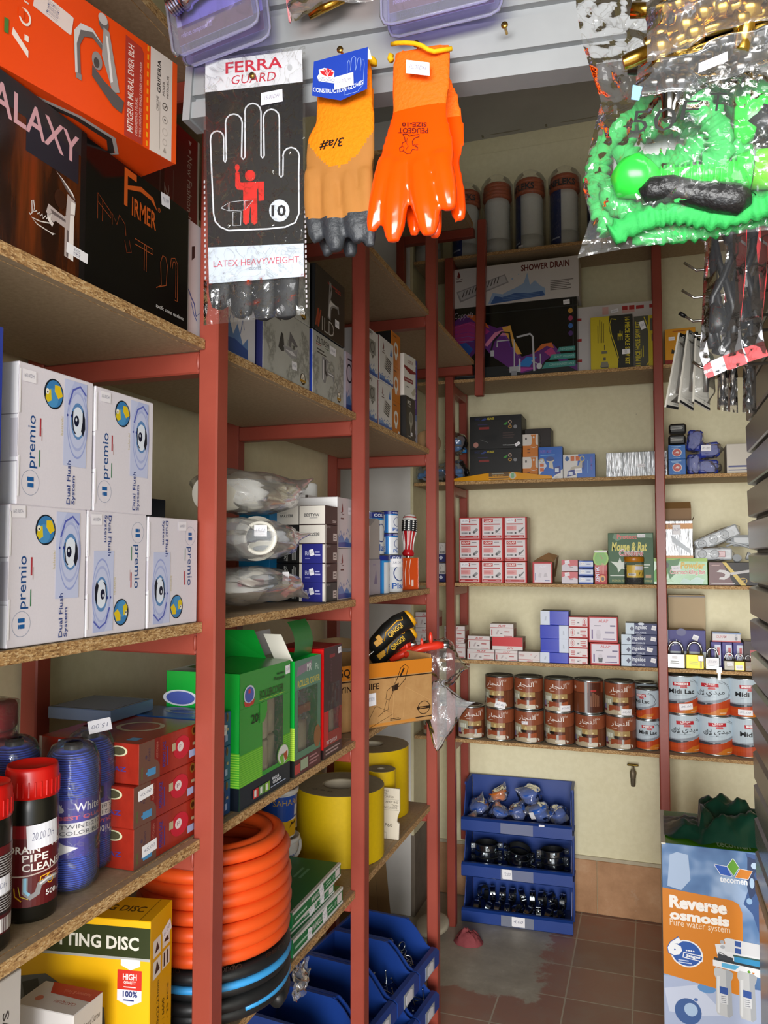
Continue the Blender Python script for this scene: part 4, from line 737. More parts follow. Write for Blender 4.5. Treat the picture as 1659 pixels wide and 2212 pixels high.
mb = MB(); bag_mesh(mb, (0, 0, 0), (.1, .1, .055), MILK, 21, [((.1, -1, .4), .05)], .2); mb.build('bag', t)
carton('pump_carton', 'dark navy carton with red print lying at the back between flush boxes and post', 'box', ((-1.06, 1.36, z+.15), math.pi/2, .2, .09, .12), {'F': '#1c2438', 'T': '#1c2438'}, {'F': [('p', [(.1, .5), (.4, .9), (.6, .5), (.3, .3)], '#8c2c20')], 'T': [('p', [(.2, .5), (.5, .9), (.6, .5)], '#8c2c20')]})
# third bay, shelf B: glue tins and a screwdriver
carton('tap_box', 'pale grey marbled box standing right of the middle post', 'box', ((-.785-.05, 2.25, z), math.pi/2, .1, .108, .085), {'F': '#b4a8b4', 'L': '#c8c4c0'}, {'F': [('p', [(.4, .3), (.7, .3), (.6, .7), (.5, .5)], '#7c6c94'), ('n', .3, .8, .6, .9, 1, '#9c8cac')]})
mb = MB(); mb.prism([(-.05, 0), (.05, 0), (.05, .12), (.02, .125), (-.035, .1)], -.04, .04, card('#b4aaa8')); o = mb.build('tap_box', None, (-.785-.05, 2.25, z+.109), (0, 0, math.pi/2), fix=True)
tag(o, 'torn grey box with sloping top, standing on the pale marbled box', 'box')
def glue(label, y, zz, R, H, x=-.785, turn=70, st=None):
    t = thing('glue_tin', label, 'tin', (x-R, y, zz), math.radians(turn), 'blue and white glue tins')
    mb = MB(); mb.lathe([(R, 0), (R, H-.004)], mat('#d2d4d8', .3, 0, .5, .03), 36); f = wrap(R, 0, H, 300, 0)
    draw(mb, f, [('r', 0, .85, 1, 1, '#1c2a7c'), ('r', .25, 0, .28, .85, '#2a86c8'), ('r', .72, 0, .75, .85, '#2a86c8'), ('r', .25, .8, .75, .85, '#2a86c8'), ('r', 0, 0, .25, .85, '#2a6cb4'), ('r', .3, 0, .7, .8, '#d8dade'), ('t', 'COLLE', .38, .88, .6, .95, '#e6e8ec', 0, .02), ('g', .5, .5, .1, .22, .14, '#3c4c84'), ('r', .45, .6, .55, .8, '#d8dade'), ('t', 'Plan', .38, .08, .62, .24, '#2a5cac', 0, .02), ('r', .04, .1, .2, .8, '#c8ccd4'), ('n', .05, .15, .19, .75, 7, '#6c7488')])
    mb.build('label_wrap', t); MB().lathe([(R*.9, H-.006), (R*.9, H-.004), (R, H-.004), (R*1.02, H), (R*.97, H), (R*.94, H-.003), (.001, H-.003)], steel('#9aa0a8', .3), 36, caps=(False, False)).build('lid', t)
    if st: sticker(t, wrap(R+.0005, 0, H, 300, 0), *st)
glue('glue tin at the bottom left of the pile, fine print outward', 2.36, z, .05, .122, -.785, 125)
glue('glue tin at the bottom right of the pile, price tag at its top', 2.484, z, .052, .122, -.78, 72, ('38,00',) and (.45, .78, .18, .22, '38,00', 0))
glue('large glue tin standing on the bottom left tin', 2.35, z+.123, .05, .135, -.8, 75)
glue('small glue tin on the bottom right tin, lower of the two', 2.455, z+.123, .028, .07, -.785, 80)
glue('small glue tin topmost of the pile', 2.455, z+.194, .028, .072, -.785, 75)
t = thing('screwdriver', 'fat screwdriver handle with stars and stripes, standing in an orange box', 'screwdriver', (-.815, 2.655, z), (math.radians(-3), math.radians(6), math.radians(60)))
mb = MB(); MW = gloss('#d8d6d2', .25); mb.lathe([(.012, .118), (.02, .12), (.022, .128), (.017, .14), (.017, .16), (.022, .19), (.026, .215), (.027, .235), (.024, .258), (.014, .268), (.002, .27)], gloss('#b01820', .25), 28, caps=(True, False))
f = Face(.16, .05, None); 
def hw(r, z0, h): return wrap(r, z0, h, 340, 0)
fa = hw(.0275, .206, .04); draw(mb, fa, [('r', 0, 0, 1, 1, '#101218')]+[('e', .06+.1*i, .12+.19*j, .022, .055, '#e8e6e2') for i in range(10) for j in range(5)])
prof = [(.017, .14), (.017, .16), (.022, .19), (.0266, .206)]
for i in range(7):
    a = -2.4+i*.7
    mb.tube([((r+.0008)*math.sin(a+.02), -(r+.0008)*math.cos(a+.02), zz) for r, zz in prof], .0022, MW, 6)
mb.lathe([(.027, .246), (.0262, .25), (.02, .266), (.003, .2715)], MW, 28, caps=(True, True)); mb.build('handle', t)
MB().lathe([(.008, .02), (.008, .118)], steel(), 12).build('shank', t)
mb = MB(); OB = gloss('#cc4a18', .15); mb.box(-.04, .04, -.032, .032, 0, .004, OB, .0005)
for a in ((-.04, -.038, -.032, .032), (.038, .04, -.032, .032), (-.038, .038, -.032, -.03), (-.038, .038, .03, .032)): mb.box(*a, .004, .112, OB, .0004)
draw(mb, flat((-.04, -.032, 0), (1, 0, 0), (0, 0, 1), .08, .112), [('l', [(.2, .1), (.16, .5), (.24, .9)], .003, '#f0d8c8'), ('l', [(.45, .15), (.4, .6), (.5, .95)], .003, '#f0d8c8'), ('r', .55, .1, .68, .3, '#e6d0c4')])
o = mb.build('display_box', None, (-.825, 2.655, z), (0, 0, math.radians(62))); tag(o, 'open orange film-wrapped box holding the striped screwdriver', 'box')
carton('storage_carton', 'plain brown carton standing at the back behind the screwdriver', 'box', ((-.97, 2.65, z), math.pi/2, .16, .19, .1), {'F': '#8a6a44'})
# shelf C: blue hotplates, roller sleeves, knife carton
z = ZCs
for i in range(3): gaz(('blue gas hotplate carton at the bottom beside the roller sleeve box', 'blue gas hotplate carton in the middle beside the roller sleeve box', 'blue gas hotplate carton on top beside the roller sleeve box')[i], 1.283, z+.066*i, .092, True, [('F', .72, .5, .2, .3, '45,00', -.2)] if i == 2 else None, 'blue gas hotplate cartons')
GREEN, GREEND = gloss('#149a34', .25), '#3c9c38'
def sleeve_box(name, label, x0, y0, y1, z, h, d, cols, art, sart, flaps, window, inner, st=None):
    """open-fronted box: walls with a real window cut in the front and roller sleeves behind it"""
    w_ = y1-y0; t = thing(name, label, 'box', (x0-d/2, (y0+y1)/2, z), math.pi/2)
    mb = MB(); T_ = .0012; c = gloss(cols['F'], .25); cl = gloss(cols['L'], .25)
    u0, v0, u1, v1 = window; X0, X1, Z0, Z1 = -w_/2+u0*w_, -w_/2+u1*w_, v0*h, v1*h; yf = -d/2
    for a in ((-w_/2, w_/2, 0, Z0), (-w_/2, w_/2, Z1, h), (-w_/2, X0, Z0, Z1), (X1, w_/2, Z0, Z1)): mb.box(a[0], a[1], yf, yf+T_, a[2], a[3], c, .0003)
    mb.box(-w_/2, -w_/2+T_, yf, d/2, 0, h, cl, .0003); mb.box(w_/2-T_, w_/2, yf, d/2, 0, h, cl, .0003); mb.box(-w_/2, w_/2, d/2-T_, d/2, 0, h, card('#c8c0b0'), .0003); mb.box(-w_/2, w_/2, yf, d/2, 0, T_, c, .0003)
    F = faces(w_, h, d); draw(mb, F['F'], art); draw(mb, F['L'], sart); mb.build('carton', t)
    if flaps:
        mb = MB(); flaps(mb, w_, h, d); mb.build('lid_flaps', t)
    mb = MB(); inner(mb, X0, X1, Z0, Z1, yf+.003, d); mb.build('roller_sleeves', t)
    mb = MB(); mb.grid(lambda u, v: (X0+(X1-X0)*u, yf-.0004+.004*noise.noise(Vector((u*5, v*7, w_*40)))*math.sin(math.pi*u)*math.sin(math.pi*v), Z0+(Z1-Z0)*v), 16, 20, film('#ffffff', .05, .9, .08, 40, .6)); mb.build('window_film', t)
    if st: sticker(t, F['F'], *st)
    return t
def stripes(u0, v0, u1, v1, n, col): return [('r', u0, v0+(v1-v0)*i/n, u1, v0+(v1-v0)*(i+.5)/n, col) for i in range(n)]
SLEEVE = mat('#d6cfb4', .8, 0, .2, .08, 60, .2)
def rolls(mb, X0, X1, Z0, Z1, y, d):
    r = (X1-X0)/2.7
    for i, (x, o) in enumerate(((X0+r*.75, 0), (X0+r*2.25, .012), (X0+r*1.4, .03))):
        for k in (0, 1):
            zz = .004+k*(Z1*.56); mb.lathe([(r*.62, zz), (r*.76, zz+.004), (r*.78, zz+.02), (r*.78, zz+Z1*.53), (r*.72, zz+Z1*.545), (r*.4, zz+Z1*.545)], SLEEVE, 28, Matrix.Translation((x, y+r*.8+o, 0)), caps=(True, True))
LIME, NAVY = '#8cc83c', '#14202e'
GA = [('r', 0, 0, .34, 1, '#000')][:0]
wn = (.42, .2, .84, .735)
GA = [('r', 0, 0, 1, .165, NAVY), ('r', 0, .165, wn[0], .4, '#5cb02c'), ('r', wn[2], .165, 1, .4, '#5cb02c')]+stripes(0, .17, wn[0], .4, 14, '#7cc43c')+stripes(wn[2], .17, 1, .4, 14, '#7cc43c')+[
    ('t', 'ROLLERCOVER', .36, .765, .84, .83, '#24421c', 0, .02), ('l', [(.34, .755), (.86, .755)], .001, '#b8d048'), ('t', 'Purpose', .64, .86, .86, .9, '#163c1c', 0, .02), ('t', 'Mini Multi', .7, .91, .85, .93, '#163c1c', 0, .02), ('t', '20', .2, .6, .33, .67, '#102c14', 0, .02), ('n', .34, .6, .42, .67, 4, '#1c4c24'),
    ('p', [(.36, .735), (.5, .735), (.5, .66), (.46, .6), (.42, .58), (.36, .58)], '#3a9838'), ('e', .16, .83, .085, .06, '#4c5cac'), ('g', .16, .83, .1, .07, .18, '#c8ccd8'), ('p', [(.06, .79), (.16, .765), (.26, .79), (.24, .75), (.16, .74), (.08, .75)], '#b83c34'), ('r', .14, .84, .18, .87, '#c83c34'),
    ('e', .84, .25, .13, .085, '#5c9c34'), ('e', .84, .25, .11, .075, '#d6d4d0'), ('p', [(.76, .24), (.84, .26), (.86, .18), (.8, .17)], '#6cac38'), ('p', [(.84, .25), (.93, .27), (.93, .2), (.88, .19)], '#a84828'), ('t', '20%', .78, .24, .86, .26, '#1c2c1c'),
    ('r', .24, .03, .34, .1, '#c43434'), ('r', .35, .03, .45, .1, '#5c8c4c'), ('r', .46, .03, .56, .1, '#7cac34')]+[('r', .26+.11*i, .04, .3+.11*i, .09, '#dcdcd8') for i in range(3)]+[('t', 'WALLS &', .6, .09, .75, .115, '#e0e4ec', 0, .03), ('t', 'CEILINGS', .62, .06, .8, .085, '#e0e4ec', 0, .03), ('n', .58, .035, .9, .05, 1, '#a8b4cc')]
GL = [('r', 0, 0, 1, .165, '#0c1420'), ('r', 0, .165, 1, .42, '#4cac2c')]+stripes(0, .17, 1, .42, 14, '#8cd03c')+[('e', .2, .8, .2, .05, '#4c5cac'), ('g', .2, .8, .24, .06, .18, '#d0d4e0'), ('n', .1, .7, .7, .73, 1, '#d8ecd8')]
def flapsA(mb, w_, h, d):
    g = GREEN
    mb.add([(-w_/2, -d/2, h), (w_/2, -d/2, h), (w_/2, d*.34, h+.004), (-w_/2+.02, d*.3, h+.006)], [[0, 1, 2, 3]], gloss('#2e8c34', .25))
    mb.add([(w_/2-.002, -d*.15, h), (w_/2-.002, d/2, h), (w_/2-.02, d*.5, h+.065), (w_/2-.03, -d*.05, h+.068)], [[0, 1, 2, 3]], g)
    mb.add([(-w_/2-.01, -d*.05, h), (w_/2-.05, d*.42, h), (w_/2-.06, d*.45, h+.055), (-w_/2+.05, d*.2, h+.065), (-w_/2-.01, d*.1, h+.05)], [[0, 1, 2, 3, 4]], g)
sleeve_box('roller_sleeve_box', 'large green box of roller sleeves with open lid and a clear window', -.77, 1.383, 1.612, z, .268, .17, {'F': '#2c9034', 'L': '#12a034'}, GA, GL, flapsA, wn, rolls, ('F', .93, .93, .1, .07, '75,00', .05)) if 0 else None
tb = sleeve_box('roller_sleeve_box', 'large green box of roller sleeves with open lid and a clear window', -.77, 1.383, 1.612, z, .268, .17, {'F': '#2c9034', 'L': '#12a034'}, GA, GL, flapsA, wn, rolls, (.93, .93, .1, .07, '75,00', .05))
wn2 = (.12, .2, .86, .74)
GB = [('r', 0, 0, 1, .14, '#54222a'), ('p', [(0, .74), (1, .74), (1, 1), (0, 1)], '#5a8874'), ('t', 'ROLLER COVER', .1, .76, .96, .82, '#c8b84c', 0, .02), ('p', [(.06, .86), (.6, .9), (.64, .97), (.1, .94)], '#8c7c8c'), ('t', 'MR', .44, .88, .62, .95, '#d8dcd8', 0, .02), ('t', 'Pu', .78, .87, .92, .93, '#bcd4c4'), ('r', 0, .02, .2, .1, '#b83c3c'), ('r', .22, .03, .5, .12, '#98a88c'), ('n', .55, .03, .95, .12, 3, '#a8787c'), ('e', .86, .26, .14, .1, '#8c5c34')]
GBL = [('r', 0, 0, 1, .14, '#0c0e10'), ('r', 0, .14, 1, .42, '#b4d048')]+stripes(0, .14, 1, .42, 16, '#8cbc34')
def flapsB(mb, w_, h, d):
    mb.grid(lambda u, v: (-w_/2+w_*(.3+.7*u), -d*.3-.02*math.sin(v*2.4)+.03*v, h+.085*v), 6, 10, gloss('#1c7434', .25))
    mb.grid(lambda u, v: (-w_/2+.002, -d*.45+d*.35*u+.03*v, h+.06*v), 3, 4, card('#d8d4c8'))
    mb.add([(-w_/2+.02, d*.4, h), (w_/2-.02, d*.4, h), (w_/2-.03, d*.45, h+.06), (-w_/2+.03, d*.45, h+.06)], [[0, 1, 2, 3]], card('#c8ccd0'))
def tray(mb, X0, X1, Z0, Z1, y, d):
    mb.lathe([(.03, .02), (.045, .03), (.045, .11), (.03, .115)], SLEEVE, 24, Matrix.Translation(((X0+X1)/2, y+.05, 0)))
    mb.box(X0+.01, X1-.01, y+.01, y+.02, .13, .15, mat('#c47c44', .5)); mb.grid(lambda u, v: (X0+(X1-X0)*u, y+.02+.02*noise.noise(Vector((u*3, v*4, 2))), Z0+(Z1-Z0)*v), 10, 14, MILK)
sleeve_box('roller_sleeve_box', 'half green roller sleeve box with torn window film and raised flaps', -.768, 1.632, 1.78, z, .262, .13, {'F': '#4c7c64', 'L': '#0c9c34'}, GB, GBL, flapsB, wn2, tray)
wn3 = (.26, .22, .86, .66)
GC = [('r', 0, .42, 1, 1, '#38242a'), ('r', 0, 0, 1, .1, '#3c2024'), ('r', 0, .1, .24, .42, '#c01c22'), ('t', 'TINT YOUR ROOM', .14, .115, .72, .15, '#d8c4c4', 0, .02), ('n', .1, .02, .9, .08, 2, '#a88c8c'), ('t', 'PAINTING', .36, .68, .44, .9, '#5c4450', 1), ('r', .3, .9, .6, .93, '#8c2830'), ('e', .3, .6, .12, .09, '#2c2028'), ('e', .9, .3, .1, .1, '#7c1c20')]
def lidC(mb, w_, h, d): mb.add([(-w_/2, -d/2, h), (w_/2, -d/2, h), (w_/2, d/2, h+.004), (-w_/2, d/2, h+.004)], [[0, 1, 2, 3]], gloss('#a01c24', .3)); mb.box(-w_/2, w_/2, -d/2+.001, d/2, h-.002, h+.001, gloss('#a01c24', .3), .0003)
sleeve_box('roller_sleeve_box', 'red and black roller sleeve box, last before the middle post', -.768, 1.8, 1.918, z, .272, .12, {'F': '#8c1c22', 'L': '#cc1414'}, GC, [('r', 0, 0, 1, .08, '#1c0c0c')], lidC, wn3, lambda mb, X0, X1, Z0, Z1, y, d: [mb.lathe([(.012, .01), (.016, .014), (.016, .25), (.012, .252)], mat('#c4ac94', .7), 20, Matrix.Translation((X0+.016+.03*k, y+.02, 0))) for k in (0, 1)], (.86, .95, .18, .06, '35,00', .05))
# cardboard carton of putty knives, overhanging the shelf edge
pa, pb = at(700, 1590, Z=z+.001), at(933, 1553, Z=z+.001)
pa = pb-(pb-pa).normalized()*.40; du = (pb-pa).normalized(); dn = Vector((du.y, -du.x, 0)); wK, hK, dK = .40, .2, .2; ak = math.atan2(du.y, du.x)
mc = (pa+pb)/2-dn*dK/2
t = thing('knife_carton', 'open brown carton with orange band, overhanging the shelf behind the middle post', 'box', (mc.x, mc.y, z), ak)
KB = streaks('kraft_card', [(.3, '#a67a48'), (.7, '#b48a56')], 30, (1, 1, 1), .7)
mb = MB(); T_ = .003
mb.box(-wK/2, wK/2, -dK/2, -dK/2+T_, 0, hK-.012, KB, .0005); mb.box(-wK/2, wK/2, dK/2-T_, dK/2, 0, hK, KB, .0005); mb.box(-wK/2, -wK/2+T_, -dK/2+T_, dK/2-T_, 0, hK, KB, .0005); mb.box(wK/2-T_, wK/2, -dK/2+T_, dK/2-T_, 0, hK, KB, .0005); mb.box(-wK/2, wK/2, -dK/2, dK/2, 0, T_, KB, .0005)
f = flat((-wK/2, -dK/2, 0), (1, 0, 0), (0, 0, 1), wK, hK)
LN = '#2c1c12'
draw(mb, f, [('r', 0, .73, 1, .94, '#c87820'), ('r', .0, .70, 1, .718, LN), ('r', .3, .02, .84, .06, '#c08038'), ('r', .84, .055, 1, .07, LN), ('t', 'PUTTYING KNIFE', .0, .56, .5, .65, LN, 0, .02), ('t', 'QINGQI', .0, .76, .26, .9, LN, 0, .02),
    ('l', [(.66, .66), (.7, .84), (.74, .88), (.77, .84), (.74, .66), (.68, .56), (.63, .58)], .0022, LN, True), ('l', [(.69, .7), (.73, .83)], .006, LN), ('p', [(.62, .58), (.68, .62), (.67, .52), (.62, .5)], LN), ('l', [(.62, .58), (.57, .52), (.56, .4), (.59, .38), (.63, .5)], .0016, LN), ('l', [(.57, .4), (.54, .22), (.58, .24), (.59, .38)], .0012, LN), ('l', [(.38, .04), (.46, .3), (.48, .31), (.63, .17), (.42, .02)], .0012, LN), ('l', [(.49, .16), (.55, .23), (.58, .24)], .0012, LN),
    ('g', .92, .2, .06, .1, .1, LN), ('r', .85, .18, .985, .22, LN), ('n', .88, .19, .95, .212, 1, '#a67a48'), ('n', .6, .07, .7, .11, 2, LN), ('l', [(.62, .1), (.64, .7)], .0008, '#d0aa74'), ('l', [(.72, .1), (.74, .55), (.98, .3)], .0008, '#caa26c')])
mb.build('carton', t)
mb = MB(); mb.grid(lambda u, v: (-wK/2+.1+(wK-.1)*u, dK/2-.004+.05*v, hK+.03*v+.012*math.sin(u*5)), 12, 4, card('#b89a72')); mb.build('lid_flap', t)
sticker(t, f, .42, .42, .1, .18, '15,00DH', .03)
def knife(label, c, rot, blade=True):
    t = thing('putty_knife', label, 'tool', c, rot, 'black and yellow knives in the carton'); t.scale = (1, 1.5, 1.5)
    mb = MB(); BK = plas('#141412', .45); mb.tube([(0, 0, 0), (.03, 0, .002), (.08, 0, .006), (.12, 0, .006), (.155, 0, 0), (.16, 0, 0)], [.012, .016, .0175, .0175, .017, .012], BK, 12, flat=1.2)
    mb.build('handle', t); mb = MB(); Y_ = plas('#d89a14', .4); mb.tube([(.155, 0, 0), (.166, 0, 0), (.17, 0, 0)], [.0165, .015, .008], Y_, 12, flat=1.2)
    mb.box(.02, .045, -.0185, -.0155, .0, .012, Y_, .0005); mb.box(.035, .05, -.0192, -.016, .004, .018, Y_, .0005); mb.tube([(.05, -.0178, .0), (.07, -.0184, .012), (.12, -.0184, .016), (.135, -.0178, .01), (.14, -.0175, .016)], .0014, Y_, 6)
    draw(mb, flat((.07, -.0186, -.004), (1, 0, .02), (0, 0, 1), .055, .012), [('t', 'QINGQI', 0, .0, 1, 1, '#d8aa24', 0, .02)]); mb.build('yellow_trim', t)
    if blade: MB().box(-.05, .004, -.03, .03, -.0008, .0008, steel(), .0003).build('blade', t)
kc = at(850, 1370, Z=z+.27)
a_ = at(800, 1405, Y=2.3); b_ = at(885, 1335, Y=2.36)
dk = (b_-a_).normalized()
knife('black and yellow putty knife sticking out over the brown carton, upper one', a_, (0, -math.asin(dk.z), math.atan2(dk.y, dk.x)))
a2, b2 = at(806, 1432, Y=2.37), at(868, 1380, Y=2.42); dk = (b2-a2).normalized()
knife('black and yellow putty knife just under the upper one in the carton', a2, (0, -math.asin(dk.z), math.atan2(dk.y, dk.x)))
RP = plas('#d8321c', .35)
for i, (x, y, ln) in enumerate(((842, 1402, 0), (880, 1408, 1), (912, 1400, 2))):
    p = at(x, y, Y=2.42+.01*i)
    t = thing('scraper', ('red handled scraper in the carton, nearest the middle post', 'red handled scraper in the carton, in the middle', 'red handled scraper in the carton, pointing out at the right')[i], 'tool', p, (0, -.1 if i < 2 else -.05, .5), 'red handled scrapers')
    mb = MB(); mb.tube([(-.06, 0, -.02), (0, 0, 0), (.05, 0, .006), (.07, 0, .006)], [.009, .014, .014, .01], RP, 12); mb.ball((.0, 0, .018), .008, RP, 10, sc=(.7, .7, 1.8))
    if i == 2: mb.ball((.03, 0, .03), .009, RP, 10, sc=(.8, .8, 2.4))
    mb.build('handle', t); MB().lathe([(.0115, 0), (.0125, .003), (.0125, .015), (.0115, .018)], steel(), 16, Matrix.Translation((.07, 0, .006)) @ Matrix.Rotation(math.pi/2, 4, 'Y')).build('collar', t)
t = thing('clear_plastic_bag', 'clear crumpled bag hanging from the brown carton beside the third post', 'bag', at(955, 1425, Y=2.5))
mb = MB(); bag_mesh(mb, (-.02, 0, -.01), (.085, .05, .075), film('#ffffff', .03, 1.3, .06, 40, .8), 31, [((1, .2, -.1), .02)], .3, 24, 9); bag_mesh(mb, (.0, -.03, -.155), (.05, .035, .085), film('#ffffff', .16, 1.2, .1, 30, .7), 37, [((.9, .1, .2), .06), ((-.1, 0, -1), .05)], .3, 22, 8); mb.build('film', t)
# shelf D: hoses, sandpaper, buckets, abrasive rolls
z = ZD
HC = (-.86, 1.445)
def coil(mb, R, r, z0, turns, m, pitch, inner=0, n=10, jit=.004, seed=1, start=0):
    pts = []; N_ = int(turns*40)
    for i in range(N_+1):
        a = start+2*math.pi*i/40; k = i/40; rr = R+jit*noise.noise(Vector((k*.9, seed, a*.15)))*2
        if inner and k > turns-inner: rr -= (k-(turns-inner))*.019
        pts.append((rr*math.cos(a), rr*math.sin(a), z0+pitch*min(k, turns-(inner*.7 if inner else 0))+.003*noise.noise(Vector((a*.3, k, seed)))))
    mb.tube(pts, r, m, n); return pts
t = thing('coiled_hose', 'coiled black hose with blue stripe, under the orange hose', 'hose', (HC[0], HC[1], z))
mb = MB(); BKH = mat('#1a1b1c', .45, 0, .5, .2, 60, .15)
pts = coil(mb, .142, .0145, .016, 4.2, BKH, .024, 0, 12, .008, 5); mb.build('hose', t)
mb = MB(); P2 = []
for k0 in (.9, 2.55): 
    seg = pts[int(k0*40):int((k0+.62)*40)]
    mb.tube([tuple(Vector(p)+Vector((p[0], p[1], 0)).normalized()*.0085+Vector((0, 0, .0085))) for p in seg], .0075, mat('#3c9cdc', .4), 8)
mb.build('blue_stripe', t)
t = thing('coiled_hose', 'coiled bright orange hose behind the near post', 'hose', (HC[0], HC[1], z+.115))
mb = MB(); ORH = mat('#e0521c', .38, 0, .5, .06, 30); coil(mb, .142, .0138, .014, 9.2, ORH, .0262, 2.2, 12, .006, 2, 2.2); mb.build('hose', t)
mb = MB(); f = wrap(.1572, .006, .016, 120, 50)
for a0, s_ in ((.3, 'CADUCIDAD'), (.66, '5388'), (-.05, 'ORIGINAL')): draw(mb, f, [('t', s_, a0, .3, a0+.2, .85, '#2c1408', 2)])
mb.build('print', t)
def pack(label, y0, y1, z, h, x=-.772, rz=0, st=[]):
    w_ = y1-y0
    carton('sandpaper_pack', label, 'packet', ((x-.115, (y0+y1)/2, z), math.pi/2, w_, h, .23), {'F': '#1a7440', 'T': '#1a7440', 'R': '#d8d8d4'}, {'F': [('r', 0, .82, 1, 1, '#dcdcd8'), ('r', 0, 0, 1, .16, '#dcdcd8'), ('t', 'MANGOUSTE', .36, .3, .62, .66, '#dcdcd8', 0, .02), ('n', .04, .3, .32, .6, 1, '#a8ccb4'), ('n', .66, .3, .8, .7, 2, '#a8ccb4'), ('r', .87, .24, .97, .76, '#e0d8d8'), ('t', 'GRIT', .81, .35, .86, .6, '#c8dcd0')],
        'T': [('r', 0, 0, 1, .03, '#dcdcd8'), ('p', [(.2, .4), (.72, .5), (.72, 1), (.0, 1), (.0, .5)], '#9cac9c'), ('t', 'MANGOUSTE', .1, .75, .6, .9, '#3c4c3c', 0, .02), ('n', .6, .24, .86, .38, 2, '#5ca47c')]}, 'green sandpaper packs', st, rz)
pack('green sandpaper pack at the bottom of the pile on the shelf edge', 1.633, 1.935, z, .04, -.77, 0, [('F', .6, .5, .09, .7, '2,50', .2), ('F', .3, .4, .08, .6, '2,50', -.2)])
pack('green sandpaper pack in the middle of the pile, slightly askew', 1.63, 1.9, z+.041, .026, -.782, -.03, [('F', .5, .5, .1, .9, '2,50', .3), ('F', .72, .6, .08, .9, '2,50', -.1)])
pack('green sandpaper pack on top of the pile, its cover in full view', 1.625, 1.93, z+.068, .034, -.772, .02, [('F', .56, .5, .08, .8, '2,50', .3)])
def bucket(name, label, c, R0, R1, H, col, art, handle=True, rim=None, turn=50):
    t = thing(name, label, 'bucket', c, math.radians(turn))
    mb = MB(); mb.lathe([(R0, 0), (R1, H-.012)], plas(col, .35), 36, caps=(True, True)); draw(mb, wrap(R0, .004, H-.02, 220, 0, R1), art); mb.build('tub', t)
    MB().lathe([(R1, H-.014), (R1*1.07, H-.012), (R1*1.08, H-.002), (R1*1.0, H), (R1*.92, H-.004), (.001, H-.004)], plas(rim or '#d4d4d0', .35), 36, caps=(False, False)).build('lid', t)
    if handle:
        mb = MB(); mb.tube([(R1*1.08*math.cos(a*math.pi/14), -R1*1.08*math.sin(a*math.pi/14)*.9-.004, H-.012-R1*.75*math.sin(a*math.pi/14)) for a in range(15)], .0045, plas('#c8c8c6'), 8, flat=.6); mb.build('handle', t)
    return t
bucket('glue_bucket', 'small white bucket with handle and blue lettering, under the blue and yellow one', (-.965, 1.955, z), .047, .053, .145, '#d0d0cc', [('t', 'PLATRE A BRIQUE', .2, .72, .8, .8, '#2a4c9c', 0, .02), ('t', 'SIMPLEX', .4, .6, .75, .68, '#c89c24', 0, .02), ('n', .3, .1, .8, .55, 6, '#4c4c50')])
bucket('paint_bucket', 'blue and yellow bucket with desert print standing on the small white bucket', (-.965, 1.955, z+.146), .043, .049, .128, '#d8d8d4', [('r', 0, 0, 1, .4, '#d8a414'), ('p', [(0, .3), (.3, .42), (.5, .38), (.7, .46), (1, .4), (1, 1), (0, 1)], '#1f4ca8'), ('t', 'SAHARA', .3, .78, .75, .92, '#c8a43c', 0, .0), ('p', [(.56, .2), (.6, .36), (.66, .34), (.7, .4), (.72, .2), (.7, .3), (.6, .28)], '#3c2c10'), ('r', .66, .5, .84, .76, '#c4c8d0')], False)
bucket('paint_bucket', 'white tub with lines of fine print behind the orange hose', (-1.03, 1.84, z), .05, .056, .26, '#d6d4ce', [('n', .1, .05, .9, .95, 18, '#3c3c3c')], False, '#d4d4d0', 60)
def aroll(label, x, y, R, H, core, st=None):
    t = thing('abrasive_roll', label, 'roll', (x, y, z), 0, 'yellow abrasive rolls')
    mb = MB(); mb.lathe([(R, 0), (R, H)], mat('#d8b404', .6, 0, .3, .08, 90, .1), 56, caps=(True, False)); mb.build('yellow_face', t)
    mb = MB(); G_ = mat('#a89c80', .75, 0, .2, .12, 60)
    rings = 14; mb.lathe([(core, H-.06)]+[(core+(R-core)*i/rings, H+(.0006 if i % 2 else -.0004)) for i in range(rings+1)], G_, 56, caps=(False, False)); mb.lathe([(.001, H-.06), (core, H-.06)], mat('#4c4436', .8), 40, caps=(False, False)); mb.lathe([(core*.97, .0), (core*.97, H-.001)], card('#c8bca4'), 40, caps=(False, False))
    draw(mb, flat((-R, -R, H+.0006), (1, 0, 0), (0, 1, 0), 2*R, 2*R), [('g', .3+.1*i, .22-.02*i, .03, .02, .4, '#4c4434') for i in range(3)]); mb.build('wound_edge', t)
    if st: sticker(t, wrap(R+.0004, 0, H, 180, 40), *st)
aroll('large yellow abrasive roll on the shelf behind the middle post', -.905, 2.255, .133, .205, .052)
aroll('tall yellow abrasive roll at the back beyond the white card, small tag on it', -.95, 2.66, .133, .232, .04, (.42, .55, .07, .1, '', 0) and None)
aroll('slim yellow abrasive roll just behind the white card', -.85, 2.475, .048, .2, .012)
mb = MB(); wC, hC = .17, .158; CR = card('#cfc6b4')
mb.prism([(-wC/2, 0), (wC/2, 0), (wC/2+.002, .05), (wC/2-.006, .056), (wC/2-.004, .07), (wC/2+.003, .09), (wC/2+.002, hC), (-wC/2, hC+.002)], -.004, .004, CR)
